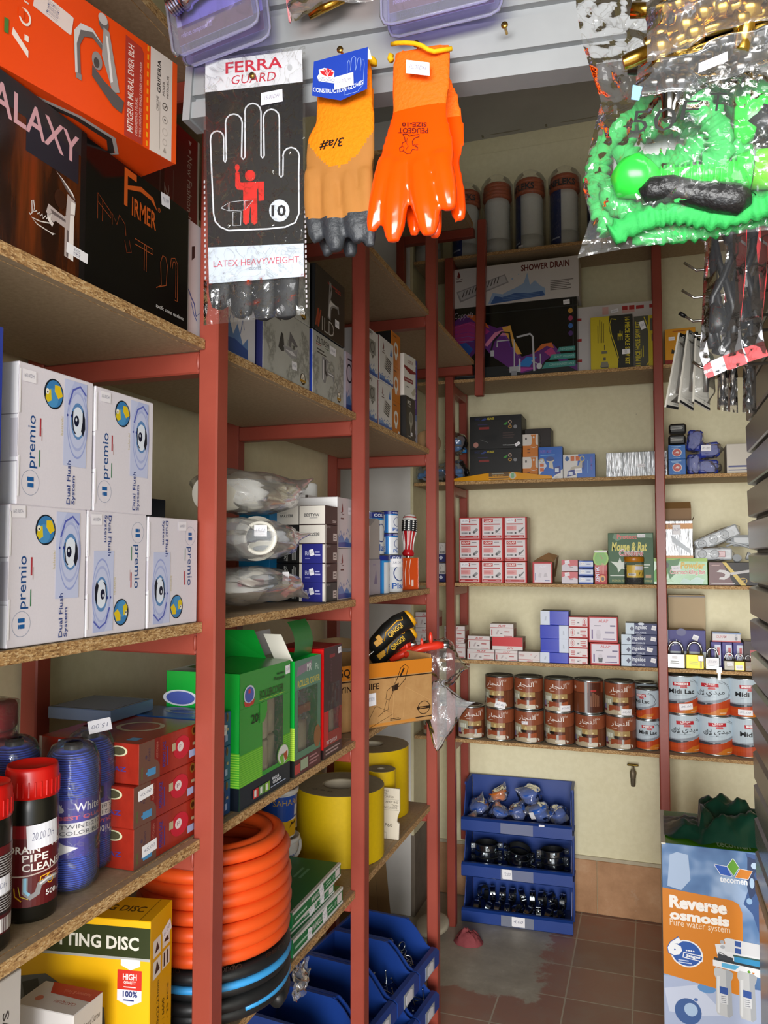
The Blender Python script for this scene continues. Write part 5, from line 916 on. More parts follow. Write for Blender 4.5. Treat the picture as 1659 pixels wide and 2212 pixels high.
draw(mb, flat((-wC/2, -.004, 0), (1, 0, 0), (0, 0, 1), wC, hC), [('t', 'RESIN BOND', .5, .93, .8, .97, '#7a7264', 0, .01), ('t', 'CLOTH PAPER', .46, .87, .78, .91, '#7a7264', 0, .01), ('t', 'ZIRCO COATED', .5, .81, .9, .85, '#6a6254', 0, .01), ('l', [(.0, .78), (1, .78)], .0006, '#7a7264'), ('t', 'AFRIC IND', .74, .71, .99, .75, '#6a6254', 0, .01), ('t', 'TANG', .86, .65, .99, .69, '#6a6254', 0, .01), ('t', 'EXCLUSIVE', .7, .6, .97, .64, '#6a6254', 0, .01), ('l', [(0, .57), (1, .57)], .0006, '#7a7264'), ('t', 'P60', .73, .24, .88, .31, '#6a6254', 0, .01), ('g', .68, .08, .03, .03, .2, '#4a443a'), ('t', 'R', .67, .06, .69, .1, '#4a443a'), ('l', [(.4, .13), (.76, .13), (.76, 0)], .0007, '#4a443a')])
o = mb.build('sandpaper_card', None, (-.853, 2.408, z), (math.radians(-2), 0, .04), fix=True); tag(o, 'white torn card printed with grit data, standing behind the big yellow roll', 'card')
t = thing('torn_plastic_wrap', 'torn clear plastic hanging below the shelf edge beside the black hose', 'plastic wrap', at(640, 2105, X=-.75))
mb = MB(); fm = film('#ffffff', .1, 1.2, .08, 40, .8)
mb.grid(lambda u, v: (.03*noise.noise(Vector((u*3, v*3, 1)))+.01, -.03+.075*u*(1-.3*v)+.012*noise.noise(Vector((u*6, v*4, 5))), .02-.075*v*(1-.4*abs(u-.5))+.014*noise.noise(Vector((u*7, v*5, 9)))), 14, 14, fm); mb.build('film', t)
# ================================================================== back rack, shelf by shelf from the top
S1, S2, S3, S4, S5, S6 = ZS
YFR = 3.638
def carb(name, label, x0, x1, yt, z, cols, art={}, d=.15, yf=YFR, h=None, group=None, st=(), rotz=0, cat='box'):
    return carton(name, label, cat, BB(x0, x1, yt, z, d, yf, h), cols, art, group, st, rotz)
# flexible pipe connectors in clear bags
def connector(label, px, yt, st=None, turn=0, blue=True):
    p = at(px, 540, Y=3.735); zt = at(px, yt, Y=3.735).z; H = zt-S1; R = .067
    t = thing('pipe_connector', label, 'pipe fitting', (p.x, 3.735, S1), turn, 'bagged flexible pipe connectors')
    mb = MB(); pr = [(R*.98, 0), (R, .01), (R*.98, H*.22)]+[(R*(.9+.025*(i % 2)), H*(.22+.46*i/36)) for i in range(37)]+[(R*.95, H*.7), (R*.9, H*.74), (R*.8, H*.78)]
    mb.lathe(pr, plas('#c4c4be', .45), 40); mb.lathe([(R*.905, H*.24), (R*.9, H*.66)], mat('#a9aca8', .5), 40, caps=(False, False)) if 0 else None; mb.build('sleeve', t)
    mb = MB(); pr = []
    for i in range(4): pr += [(R*1.0, H*(.78+.05*i)), (R*(1.06-.02*i), H*(.79+.05*i)), (R*(1.06-.02*i), H*(.815+.05*i)), (R*.96, H*(.825+.05*i))]
    mb.lathe([(R*.8, H*.775)]+pr+[(R*.9, H*.985), (R*.86, H*.99), (R*.82, H*.97), (R*.82, H*.85)], plas('#a8522c', .5), 40, caps=(False, False)); mb.build('rubber_seal', t)
    if blue:
        mb = MB(); f = wrap(R*1.02, H*.02, H*.74, 110, -62); draw(mb, f, [('r', .1, .0, .85, 1, '#16265c'), ('r', .15, .1, .35, .4, '#3c4c80'), ('n', .4, .12, .8, .18, 1, '#a8b0c8')]); f2 = wrap(R*1.1, H*.8, H*.12, 160, -40); draw(mb, f2, [('t', 'TANFLEKS', .05, .1, .95, .8, '#1c1a1c', 0, .03)]); mb.build('printed_label', t)
    mb = MB(); mb.lathe([(R*1.06, 0), (R*1.12, H*.1), (R*1.1, H*.4), (R*1.14, H*.8), (R*1.16, H*.98), (R*.9, H*1.06), (R*.5, H*1.12)], film('#ffffff', .03, .6, .1, 26, .5), 28, caps=(False, False)); mb.build('bag', t)
    if st: sticker(t, wrap(R*1.15, 0, H, 140, 0), *st)
connector('bagged white pipe connector with orange seal behind the hanging rack post', 1008, 418, None, .3)
connector('bagged white pipe connector with plain grey middle, second on the top shelf', 1075, 402, (.42, .72, .06, .05, ''), 0, False) if 0 else connector('bagged white pipe connector without blue label, second on the top shelf', 1075, 402, None, 0, False)
connector('bagged white pipe connector with blue label and low price tag, third on the top shelf', 1146, 392, (.35, .05, .14, .06, '120,00'), -.15)
connector('bagged white pipe connector with the largest blue label, fourth on the top shelf', 1221, 383, None, .25)
connector('bagged white pipe connector half hidden behind the bag of green hose', 1302, 376, None, .1)
connector('bagged white pipe connector at the left end of the top shelf behind the rack posts', 925, 430, None, 0, False)
# shelf 2
CAP = BB(981, 1246, 661, S2, .16, 3.66, h=at(1246, 640, Y=3.66).z-S2)
W3 = lambda pts, c: ('p', pts, c)
carton('faucet_carton', 'large black carton with a rainbow ribbon and two kitchen taps', 'box', CAP, {'F': gloss('#10100f', .2)}, {'F': [('r', 0, .88, 1, .895, '#242624'), ('r', .965, 0, .975, 1, '#1c1c1c'), ('r', 0, 0, 1, .16, '#1c1f1f'),
    W3([(0, .83), (.1, .9), (.2, .88), (.28, .74), (.36, .68), (.44, .7), (.48, .62), (.52, .36), (.56, .26), (.66, .3), (.72, .4), (.8, .42), (.84, .34), (.9, .2), (1, .1), (1, .02), (.86, .16), (.82, .26), (.76, .2), (.68, .08), (.56, .04), (.48, .1), (.4, .2), (.32, .3), (.24, .46), (.16, .34), (0, .12)], '#5c2470'),
    W3([(0, .76), (.14, .8), (.24, .74), (.3, .64), (.22, .56), (.1, .52), (0, .5)], '#a02c70'), W3([(0, .5), (.1, .52), (.16, .42), (.1, .3), (0, .26)], '#2450a0'), W3([(.1, .9), (.2, .88), (.28, .74), (.3, .68), (.2, .76)], '#c0581c'), W3([(.25, .46), (.34, .62), (.44, .66), (.46, .56), (.36, .58), (.28, .44)], '#d07c9c'), W3([(.4, .68), (.47, .7), (.5, .5), (.56, .3), (.52, .3), (.46, .5)], '#d8a044'),
    W3([(.52, .14), (.6, .26), (.68, .24), (.62, .12)], '#2878c0'), W3([(.66, .3), (.72, .41), (.8, .42), (.82, .34), (.76, .38), (.72, .34)], '#c8682c'), W3([(.74, .3), (.8, .36), (.86, .2), (.8, .22)], '#b03c78'), W3([(.44, .1), (.56, .06), (.68, .1), (.56, .12)], '#a83c90')]+
    [('l', [(0, .74-.05*i), (.12, .78-.06*i), (.22, .7-.05*i)], .0016, c) for i, c in enumerate(('#c85090', '#7a3490', '#4a3090', '#3a60b0', '#4484c4'))]+[('l', [(.34+.02*i, .6-.04*i), (.42+.01*i, .6-.05*i), (.48+.01*i, .4-.06*i), (.56, .2-.02*i)], .0012, c) for i, c in enumerate(('#8c5cb4', '#6a3ca0', '#4c2c90'))]+
    [('t', 'Coppela', .0, .83, .16, .94, '#b8a8b0', 0, -.01, .35), ('l', [(.36, .42), (.36, .5), (.5, .5), (.5, .12)], .006, '#b8b8bc'), ('l', [(.31, .38), (.33, .5), (.4, .62), (.46, .6), (.48, .4)], .009, '#141418'), ('r', .46, .06, .55, .14, '#a8a8ac'), ('r', .535, .08, .55, .24, '#c0c0c4'), ('r', .475, .02, .52, .08, '#8c8c90'), ('r', .305, .3, .335, .38, '#b0b0b4'),
    ('l', [(.52, .53), (.63, .56), (.65, .52), (.66, .06)], .009, '#b8b8bc'), ('l', [(.64, .2), (.71, .13), (.71, .28)], .006, '#b0b0b4'), ('e', .7, .12, .022, .04, '#c8c8cc'), ('e', .95, .82, .018, .034, '#c89438'), ('e', .95, .72, .018, .034, '#a83c60'), ('e', .95, .62, .018, .034, '#3c6cb0'), ('e', .95, .52, .018, .034, '#4c2c6c'),
    W3([(.84, .29), (.985, .29), (.985, .35), (.86, .35)], '#3c8c84'), W3([(.78, .19), (.985, .19), (.985, .26), (.8, .26)], '#3c8c84'), W3([(.72, .08), (.985, .09), (.985, .16), (.75, .16)], '#3c8c84'), ('t', 'NEW DESIGN', .87, .305, .97, .335, '#a8ccc8'), ('t', 'QUALITY ASSURANCE', .82, .21, .975, .24, '#a8ccc8'), ('t', 'CORROSION RESISTANCE', .78, .11, .975, .14, '#a8ccc8'), ('n', .02, .04, .2, .1, 2, '#5c5c5c')]}, None, [('F', .92, .94, .05, .06, '270,00', .05)])
ztop = CAP[0][2]+CAP[3]+.0008
SD = BB(981, 1250, 586, ztop, .15, 3.66, h=at(1248, 551, Y=3.66).z-ztop)
carton('shower_drain_carton', 'long white carton with water splash lying on the rainbow ribbon carton', 'box', SD, {'F': '#c8c2be', 'R': '#b4aca4'}, {'F': [('t', 'SHOWER DRAIN', .55, .76, .93, .92, '#5c1c18', 0, .03), W3([(.02, .42), (.42, .74), (.45, .52), (.05, .14)], '#8e8a8a'), W3([(.03, .4), (.415, .71), (.435, .54), (.06, .19)], '#b4b0b0')]+
    [('l', [(.07+.026*i, .27+.026*i*.9), (.085+.026*i, .42+.026*i*.92)], .004, '#3c3838') for i in range(12)]+DROP(.04, .76, .18, .25)+[('n', .02, .66, .08, .7, 1, '#4c2420'), W3([(.28, .02), (.74, .1), (.74, .28), (.7, .36), (.66, .5), (.62, .4), (.6, .72), (.57, .46), (.5, .36), (.44, .3), (.4, .24), (.32, .3)], '#8ca4c4'), W3([(.3, .02), (.74, .1), (.72, .22), (.6, .2), (.5, .24), (.4, .16), (.34, .22)], '#3c5c94'), ('n', .4, .08, .72, .2, 3, '#5c7cac'), ('n', .78, .2, .96, .46, 6, '#6c6460'), ('e', .48, .6, .008, .02, '#8ca4c4'), ('e', .53, .7, .006, .015, '#8ca4c4')]})
def yel(name, label, x0, x1, yt, art, st, yf, hh=None, tilt=0):
    carton(name, label, 'box', BB(x0, x1, yt, S2, .05, yf, hh), {'F': '#c8b41c', 'R': '#1a1a18'}, {'F': art}, None, st)
SAW = lambda k: [W3([(.46, 1), (1, 1), (1, 0), (.64, 0), (.66, .14), (.6, .3), (.52, .5), (.46, .7), (.44, .86)], '#23231d'), ('l', [(.62, .92), (.5, .94), (.46, .84), (.5, .64), (.6, .4), (.66, .2), (.58, .06)], .004, '#c8b41c'), ('t', k, .82, .06, .93, .95, '#c8b824', 3, .03), ('v', .16, .5, .34, .94, 4, '#7c701c'),
    ('r', .24, .02, .42, .04, '#4c4a40'), W3([(.22, .04), (.44, .04), (.4, .14), (.26, .14)], '#7c7868'), ('r', .3, .16, .36, .22, '#5c584c'), ('r', .26, .29, .4, .34, '#6c6858'), ('l', [(.33, .36), (.33, .46)], .003, '#3c3a30'), ('v', .64, .52, .78, .7, 3, '#b4a82c'), ('e', .7, .62, .05, .03, '#c8b41c')]
yel('hole_saw_box', 'yellow and black hole saw box with sixteen in its lettering, text downward', 1275, 1366, 682, SAW('16 PIECE HOLE SAW KIT'), [('F', .84, .3, .12, .14, '190,00', 1.6)], YFR)
yel('hole_saw_box', 'grey and yellow hole saw box leaning upside down beside the middle rack post', 1369, 1413, 682, [('r', 0, 0, .7, 1, '#4c4c40'), ('t', '11 PIECE HOLE SAW KIT', .06, .04, .3, .9, '#c8b828', 1, .03), ('l', [(.5, .98), (.66, .8), (.84, .5), (.9, .2), (.6, .04)], .004, '#d0bc20'), ('v', .3, .2, .5, .42, 2, '#b4a82c'), ('r', .8, .7, 1, .94, '#5c584c'), ('r', .86, .5, .96, .64, '#5c584c')], [('F', .42, .82, .26, .16, '150,00', .3)], YFR+.025)
carb('valve_carton', 'white carton with red tabs standing behind the hole saw boxes', 1246, 1411, 657, S2, {'F': '#d0c8c4'}, {'F': [('r', .0+.0, y, .06, y+.04, '#b02828') for y in (.8, .5, .2)]+[('r', .34, .86, .42, .97, '#d8a8a0'), ('r', .6, .86, .76, .96, '#d8a8a0'), ('r', .6, .9, .67, .96, '#b02828'), ('r', .69, .9, .76, .96, '#b02828'), ('r', .78, .9, .88, .95, '#b02828'), ('r', .95, .9, 1, .95, '#b02828')]}, .12, 3.74, st=[('F', .5, .9, .1, .05, '60,00', .2)])
carb('sander_box', 'orange yellow box with red foot behind the hanging white cards', 1436, 1502, 709, S2, {'F': '#d89410'}, {'F': [('r', 0, 0, 1, .12, '#8c2414'), ('n', .25, .9, .85, .95, 1, '#a84c14'), W3([(.2, .3), (.5, .26), (.7, .34), (.6, .44), (.36, .36), (.22, .42)], '#2c2418'), ('t', '1+', .5, .02, .62, .1, '#e0d0c0', 0, .02)]}, .1, YFR, st=[('F', .22, .72, .2, .1, '120,00')])
# shelf 3
def cls(label, yt, z, h, full):
    A = [('r', 0, .84, 1, 1, '#0a0a0a'), ('t', 'MAGIC', .1, .88, .2, .95, '#1c2450', 0, .02), W3([(.21, .86), (.3, .95), (.34, .9), (.27, .86)], '#2c3c78'), ('t', 'CLASS', .34, .88, .48, .95, '#b4a424', 0, .04), ('n', .16, .72, .4, .77, 1, '#2c2450'), ('r', .18, .6, .38, .67, '#7c2420'), W3([(.65, .72), (.72, .8), (.74, .76), (.7, .7)], '#3c8c34'), ('g', .78, .79, .035, .055, .4, '#b49484'), ('g', .78, .65, .035, .055, .5, '#b48434'), ('e', .88, .64, .035, .055, '#7c7c80')]
    if full: A += [('e', .12, .14, .05, .08, '#a87468'), W3([(.28, .4), (.55, .46), (.5, .2), (.3, .28)], '#060606'), ('l', [(.2, .3), (.36, .2)], .002, '#5c5c5c'), ('n', .64, .3, .9, .5, 3, '#3c2a28'), ('t', 'www.', .64, .09, .72, .12, '#d0d0d0'), ('n', .72, .08, .86, .12, 1, '#d0d0d0')]
    return carton('appliance_carton', label, 'box', (BB(1014.5, 1126.5, yt, z, .16, YFR+.012, h)), {'F': '#131110', 'R': '#1c1816'}, {'F': A}, 'black appliance cartons', [('F', .92, .12, .1, .09, '150,00', .6)] if full else [])
zq = at(1070, 970, Y=YFR+.012).z
cls('black carton with small yellow word, lower one behind the spirit level', 972, S3, zq-S3, False)
cls('black carton with small yellow word, upper one with tag in its corner', 900, zq+.0005, at(1070, 898, Y=YFR+.012).z-zq, True)
carb('appliance_carton', 'brown black carton standing back behind the orange and white boxes', 1126, 1190, 926, S3, {'F': '#241a16', 'R': '#1c1412'}, {'F': [('n', .1, .5, .7, .8, 4, '#3c2c26'), ('v', .86, .4, .92, .7, 1, '#b4aca4')]}, .1, 3.76)
for i, (yt, lab) in enumerate(((987, 'orange and white box of bottle openers shape, lower of two'), (939, 'x'))):
    z0 = S3 if i == 0 else at(1145, 987, Y=3.668).z+.0005
    h = (at(1145, 987, Y=3.668).z if i == 0 else at(1145, 938, Y=3.668).z)-z0
    carb('drain_fitting_box', ('orange and white box with a valve outline, lower of two', 'orange and white box with a valve outline, upper of two')[i], 1129, 1162, yt, z0, {'F': '#c87420', 'R': '#c8c0b4'}, {'F': [('r', 0, .5, 1, 1, '#d4ccc4'), W3([(.52, .98), (.9, .98), (.84, .86), (.84, .6), (.94, .48), (.5, .48), (.6, .6), (.6, .86)], '#c87420'), ('e', .72, .86, .06, .05, '#d4ccc4'), ('l', [(.52, .44), (.72, .4), (.92, .44)], .003, '#d4ccc4'), ('n', .16, .7, .3, .92, 1, '#5c5450'), ('n', .3, .12, .5, .4, 2, '#7c4414')]}, .06, 3.668, h, 'orange and white valve boxes')
TW = lambda: [W3([(0, 0), (.42, 0), (.46, .4), (.2, .42), (0, .5)], '#d8d4d0')]
carb('wall_lamp_box', 'blue box with a pale spout picture standing upright, left of its twin', 1163, 1215, 965, S3, {'F': gloss('#2460b8', .3), 'R': '#28201c'}, {'F': [W3([(0, .1), (.6, .05), (1, .3), (1, .0), (0, 0)], '#d8d6d4'), W3([(0, .1), (.35, .4), (.2, .62), (0, .6)], '#c8ccd8'), ('t', 'TIGER MAX', .05, .8, .55, .9, '#7c5cb4', 0, .02, .2), ('n', .08, .72, .8, .77, 1, '#7cb4e0'), W3([(.34, .62), (.62, .66), (.66, .56), (.58, .52), (.62, .3), (.42, .34), (.44, .52), (.34, .54)], '#c8c0ac'), ('e', .48, .62, .17, .07, '#3c4c88'), W3([(.62, .34), (.9, .4), (.92, .18), (.7, .12)], '#2c3c88'), ('r', .68, .2, .84, .32, '#d0d8e4'), ('g', .14, .58, .1, .07, .3, '#c8b464'), ('r', .06, .38, .22, .48, '#c86428'), ('r', .06, .24, .22, .34, '#c86428'), ('n', .68, .02, .86, .07, 1, '#4c4c54')]}, .05, YFR+.004)
carb('wall_lamp_box', 'white and blue box with the spout picture lying on its side', 1216, 1285, 981, S3, {'F': gloss('#d4d0cc', .3), 'R': '#1c1c20', 'T': '#28282c'}, {'F': [W3([(.48, 1), (1, 1), (1, 0), (.42, 0)], '#2460b8'), ('t', 'TIGER MAX', .86, .3, .92, .92, '#7c5cb4', 3, .02), ('v', .76, .2, .8, .9, 1, '#7cb4e0'), W3([(.2, .3), (.5, .3), (.6, .44), (.62, .66), (.54, .7), (.48, .52), (.26, .46)], '#b8b0a0'), ('e', .64, .54, .04, .2, '#2c4c94'), W3([(.12, .06), (.4, .12), (.36, .36), (.16, .3)], '#2c3c88'), ('r', .17, .12, .3, .26, '#d0d8e4'), ('r', .24, .72, .36, .92, '#c86428'), ('r', .4, .72, .52, .92, '#c86428'), ('g', .6, .8, .08, .13, .3, '#c8b464'), ('e', .13, .82, .06, .1, '#2c5c9c')]}, .05, YFR+.004, st=[('F', .48, .3, .22, .2, '130,00', .05)])
def _foil(nt, N, L, b, v):
    mp = N.new('ShaderNodeMapping'); mp.inputs['Scale'].default_value = (1, 1, .04); L.new(v, mp.inputs['Vector']); n = _noise(N, L, mp.outputs[0], 240, 2); L.new(_ramp(N, L, n, [(.35, '#8c9094'), (.6, '#d8dade')]), b.inputs['Base Color'])
    b.inputs['Metallic'].default_value = .75; b.inputs['Roughness'].default_value = .3; _bump(N, L, b, n, .8, .004)
FOIL = nodemat('ribbed_foil', _foil)
carb('foil_carton', 'long carton in ribbed silver foil beside the middle rack post', 1309, 1441, 976, S3, {'F': FOIL, 'T': '#4c3c30'}, {'F': [('t', '[ ]', .94, .7, .985, .92, '#2c2c30', 0, .03), ('t', 'TILE', .85, .58, .97, .74, '#5c5c60', 0, .02), ('t', 'O', .95, .26, .985, .42, '#2c2c30', 0, .03), ('n', .93, .08, .99, .2, 2, '#3c3c40')]}, .12, 3.66, st=[('F', .58, .44, .13, .14, '250,00')])
t = thing('spirit_level', 'long yellow spirit level lying along the shelf edge before the black cartons', 'spirit level', (at(1080, 1030, Y=3.63).x, 3.629, S3))
xl, xr = at(976, 1030, Y=3.63).x-at(1080, 1030, Y=3.63).x, at(1192, 1025, Y=3.63).x-at(1080, 1030, Y=3.63).x
mb = MB(); LV = gloss('#d8940c', .25); mb.prism([(xl, 0), (xr, 0), (xr, .012), (.075, .034), (-.06, .034), (xl, .012)], -.0, .014, LV); draw(mb, flat((xl, 0, 0), (1, 0, 0), (0, 0, 1), xr-xl, .034), [('r', .38, .02, .58, .98, '#5c4424'), ('r', .38, .3, .58, .5, '#d8940c'), ('t', 'DENXCY', .42, .55, .54, .74, '#e0a030', 0, .02), ('r', .38, .0, .58, .2, '#e0a030'), ('n', .4, .04, .56, .16, 1, '#5c4424'), ('r', .41, .82, .53, .98, '#8c8c80')]); mb.build('frame', t, fix=True)
mb = MB(); mb.lathe([(.0155, 0), (.0155, .006), (.012, .006), (.011, .004), (.001, .004)], plas('#c8c8b8', .3), 24, Matrix.Translation((.06, -.0, .019)) @ Matrix.Rotation(math.pi/2, 4, 'X')); mb.box(.054, .066, -.006, -.003, .008, .03, gloss('#7cb48c', .1)); mb.build('vial', t)
GB_ = film('#e8eef4', .1, .9, .1, 34, .7)
for i, (px, py, hx, hz, lab) in enumerate(((960, 1016, .085, .055, 'clear bag of dark fittings at the left end, lower one'), (988, 1000, .06, .06, 'clear bag of grey fittings beside the black cartons, lower one'), (985, 940, .07, .07, 'clear bag of shiny film and blue packets on top beside the black cartons'), (918, 1018, .05, .05, 'clear bag with pale clips at the outer left end of the shelf'))):
    p = at(px, py, Y=3.74); t = thing('bagged_fitting', lab, 'bag', (p.x, 3.74, S3+hz*1.02 if i != 2 else S3+.125+hz), 0)
    mb = MB(); rr = random.Random(i)
    for k in range(5): mb.box(*(lambda c: (c[0]-.018, c[0]+.018, c[1]-.014, c[1]+.014, c[2]-.012, c[2]+.012))((rr.uniform(-.5, .5)*hx, rr.uniform(-.03, .02), rr.uniform(-.5, .45)*hz)), plas(('#3c4044', '#6c7478', '#2a78b4', '#8c8e90')[i % 4 if k % 2 else 2]), .004)
    mb.build('fittings', t); mb = MB(); bag_mesh(mb, (0, 0, 0), (hx*.85, .06, hz*.85), GB_, 40+i, None, .25); mb.build('film', t)
t = MB(); t.lathe([(.001, 0), (.038, 0), (.04, .003), (.04, .085), (.038, .088), (.001, .088)], card('#a8845c'), 40); o = t.build('cardboard_tube', None, (-.80, 2.935, ZA+.0402), (math.radians(90), 0, 0)); tag(o, 'round end of a brown cardboard tube poking out past the third post', 'tube')
for i in range(2):
    z0 = S3 if i == 0 else at(1462, 992, Y=YFR).z+.0005; z1 = at(1462, 992, Y=YFR).z if i == 0 else at(1462, 961, Y=YFR).z
    carb('blade_box', ('blue box with a red round seal, lower of two', 'blue box with a red round seal, upper of two')[i], 1444, 1481, 990, z0, {'F': '#2868b4', 'T': '#2858a0'}, {'F': [('e', .5, .46, .28, .28, '#d8d0cc'), ('e', .5, .46, .24, .24, '#b83c34'), W3([(.34, .4), (.5, .56), (.64, .5), (.6, .38), (.48, .42)], '#e0c8c0'), ('n', .15, .84, .85, .92, 1, '#a8cce8'), ('n', .2, .76, .7, .8, 1, '#a8cce8'), ('n', .25, .06, .8, .12, 1, '#a8cce8')]}, .08, YFR, z1-z0, 'blue boxes with red seals')
    zb0 = at(1462, 961, Y=YFR).z+.001+.05*i
    mb = MB(); mb.box(-.036+.003*i, .036+.003*i, -.03, .03, 0, .044, plas('#1c1c1c', .3), .008); draw(mb, flat((-.03, -.03, .0), (1, 0, 0), (0, 0, 1), .06, .044), [('n', .05, .4, .95, .72, 3, '#b4b4b0'), ('r', .02, .78, .98, .8, '#5c5c5c')])
    o = mb.build('blade_case', None, (at(1462, 940, Y=YFR+.03).x, YFR+.035, zb0)); tag(o, ('small black case on the blue boxes with red seals, lower one', 'small black case topping the blue boxes with red seals')[i], 'case', 'small black cases')
BLP = plas('#2c3c98', .35)
for i, (px, py, sx, sz, lab) in enumerate(((1500, 997, .036, .05, 'film wrapped blue part at the bottom left of its heap'), (1530, 1000, .05, .035, 'film wrapped blue part at the bottom right of its heap'), (1532, 962, .052, .036, 'film wrapped blue part with white tag, in the middle of its heap'), (1500, 946, .038, .05, 'film wrapped blue part standing on top of its heap'))):
    p = at(px, py, Y=3.7); zz = (S3+sz, S3+sz, S3+.112, S3+.155)[i]; xx = p.x
    t = thing('wrapped_part', lab, 'packet', (xx, 3.72+(.0 if i % 2 else .01), zz), (0, (0, .05, -.06, .12)[i], 0), 'film wrapped blue parts'); MB().box(-sx*.8, sx*.8, -.035, .035, -sz*.9, sz*.9, BLP, .008).build('blue_part', t)
    mb = MB(); bag_mesh(mb, (0, 0, 0), (sx*1.05, .055, sz*1.0), film('#ffffff', .12, .8, .1, 34, .6), 60+i, None, .2); mb.build('film', t)
    if i == 2: sticker(t, flat((-.04, -.056, -.01), (1, 0, 0), (0, 0, 1), .05, .03), .5, .5, .8, .9, '85,00', -.05)
carb('switch_carton', 'plain white carton with two dark blue lines near the grey slatted partition', 1569, 1640, 958, S3, {'F': '#d0c8bc', 'L': '#a89c8c'}, {'F': [('r', .05, .2, 1, .26, '#2c3478'), ('r', .05, .09, 1, .12, '#2c3478'), ('n', .7, .1, 1, .3, 2, '#8c8cac')]}, .12, YFR+.01)
# shelf 4
LAPC = '#c02a28'
def lap(label, x0, x1, y0, y1, zb, zt, cyl, st, dz):
    A = [('r', .035, .03, .93, .96, '#dcd4d6'), ('r', .1, .76, .52, .92, '#b82c2c'), ('t', '⊙LAP' if 0 else 'OLAP', .14, .79, .48, .89, '#f0dcd8', 0, .03), ('n', .58, .84, .88, .89, 1, '#5c5058'), ('r', .1, .65, .84, .7, '#b84c4c'), ('r', .1, .38, .54, .6, '#dc9c9c'), ('n', .12, .42, .5, .56, 3, '#c86c6c'), ('b', .12, .23, .4, .31, '#2c282c'), ('r', .46, .22, .54, .31, '#3c383c'), ('r', .05, .05, .9, .16, '#b02a2c'), ('n', .1, .08, .3, .13, 1, '#e0b4b0'), ('n', .66, .08, .84, .13, 1, '#e0b4b0'), ('n', .72, .22, .86, .26, 1, '#8c7c84')]
    A += [W3([(.64, .34), (.8, .5), (.88, .46), (.88, .4), (.74, .26), (.66, .28)], '#8c8a8c'), ('e', .69, .31, .05, .055, '#4c4a4c')] if cyl else [W3([(.62, .3), (.7, .28), (.84, .44), (.88, .54), (.78, .48), (.72, .4), (.64, .42)], '#8c8a8c'), ('l', [(.64, .26), (.86, .5)], .002, '#4c4a4c'), ('e', .67, .36, .03, .04, '#5c585a')]
    p, q = at(x0, (y0+y1)/2, Y=YFR), at(x1, (y0+y1)/2, Y=YFR)
    carton('lock_box', label, 'box', (((p.x+q.x)/2, YFR+.06+dz, zb), 0, q.x-p.x-.001, zt-zb-.0008, .12), {'F': LAPC, 'R': '#a8242a', 'T': '#7c2420'}, {'F': A, 'R': [('r', .2, 0, 1, 1, '#a88474'), ('r', .28, .0, .42, 1, '#b8a498'), ('r', .32, .35, .38, .55, '#8c6c60')]}, 'red and white lock boxes', [st] if st else [])
rows = [(1258, 1212.5), (1212, 1164.5), (1164, 1117)]
for r, (yb, yt) in enumerate(rows):
    for c, (x0, x1) in enumerate(((991, 1038), (1039.5, 1087.5), (1089, 1138))):
        zb = S4 if r == 0 else at(1060, yb, Y=YFR).z; zt = at(1060, yt, Y=YFR).z
        lap('red and white lock box in the %s row, %s column' % (('bottom', 'middle', 'top')[r], ('left', 'middle', 'right')[c]), x0, x1, yb, yt, zb, zt, c < 2 and not (r == 2 and c == 1), ('F', .28, .84, .36, .2, '45,00', .04) if (r, c) in ((0, 0), (2, 0), (2, 2)) else None, .003*((r*2+c) % 3))
for i, (yb, yt) in enumerate(((1258, 1216), (1215, 1172))):
    zb = S4 if i == 0 else at(960, yb, Y=YFR+.01).z; zt = at(960, yt, Y=YFR+.01).z
    carton('switch_box', ('navy and white switch box behind the rack posts, lower one', 'navy and white switch box behind the rack posts, upper one')[i], 'box', BB(944, 963, yt, zb, .1, YFR+.03, zt-zb-.0006), {'F': '#20245c'}, {'F': [('r', 0, .42, 1, .98, '#cac4bc'), ('l', [(.3, .6), (.5, .9), (.7, .8)], .002, '#6c6864'), ('b', .3, .46, .9, .58, '#2c2c30'), W3([(.2, .24), (.45, .36), (.7, .24), (.45, .12)], '#c8ccdc')]}, 'navy and white switch boxes')
t = carb('plug_carton', 'open red and white carton beside the lock boxes', 1150, 1193, 1214, S4, {'F': '#b82c30', 'R': '#a87c64'}, {'F': [('r', .1, .04, .92, .92, '#d8d0d8'), ('t', 'ALAP', .36, .74, .7, .84, '#e8e4ec', 0, .02), ('v', .12, .14, .18, .6, 1, '#4c5490'), ('r', .62, .1, .86, .15, '#4c5490'), W3([(.28, .3), (.42, .26), (.46, .46), (.34, .5)], '#c4bcc4'), W3([(.56, .3), (.76, .3), (.7, .5), (.6, .46)], '#bcb4bc')]}, .09)
mb = MB(); p = at(1172, 1213, Y=YFR+.05); mb.add([(-.045, -.03, 0), (.05, -.03, 0), (.062, .03, .03), (.02, .03, .042), (-.03, .02, .016)], [[0, 1, 2, 3, 4]], card('#a88058')); mb.add([(.05, -.04, -.07), (.05, .04, -.07), (.066, .045, .03), (.062, -.03, .02)], [[0, 1, 2, 3]], card('#9c7450')); o = mb.build('lid_flap', t); o.location = (0, 0, t.dimensions.z+.001)
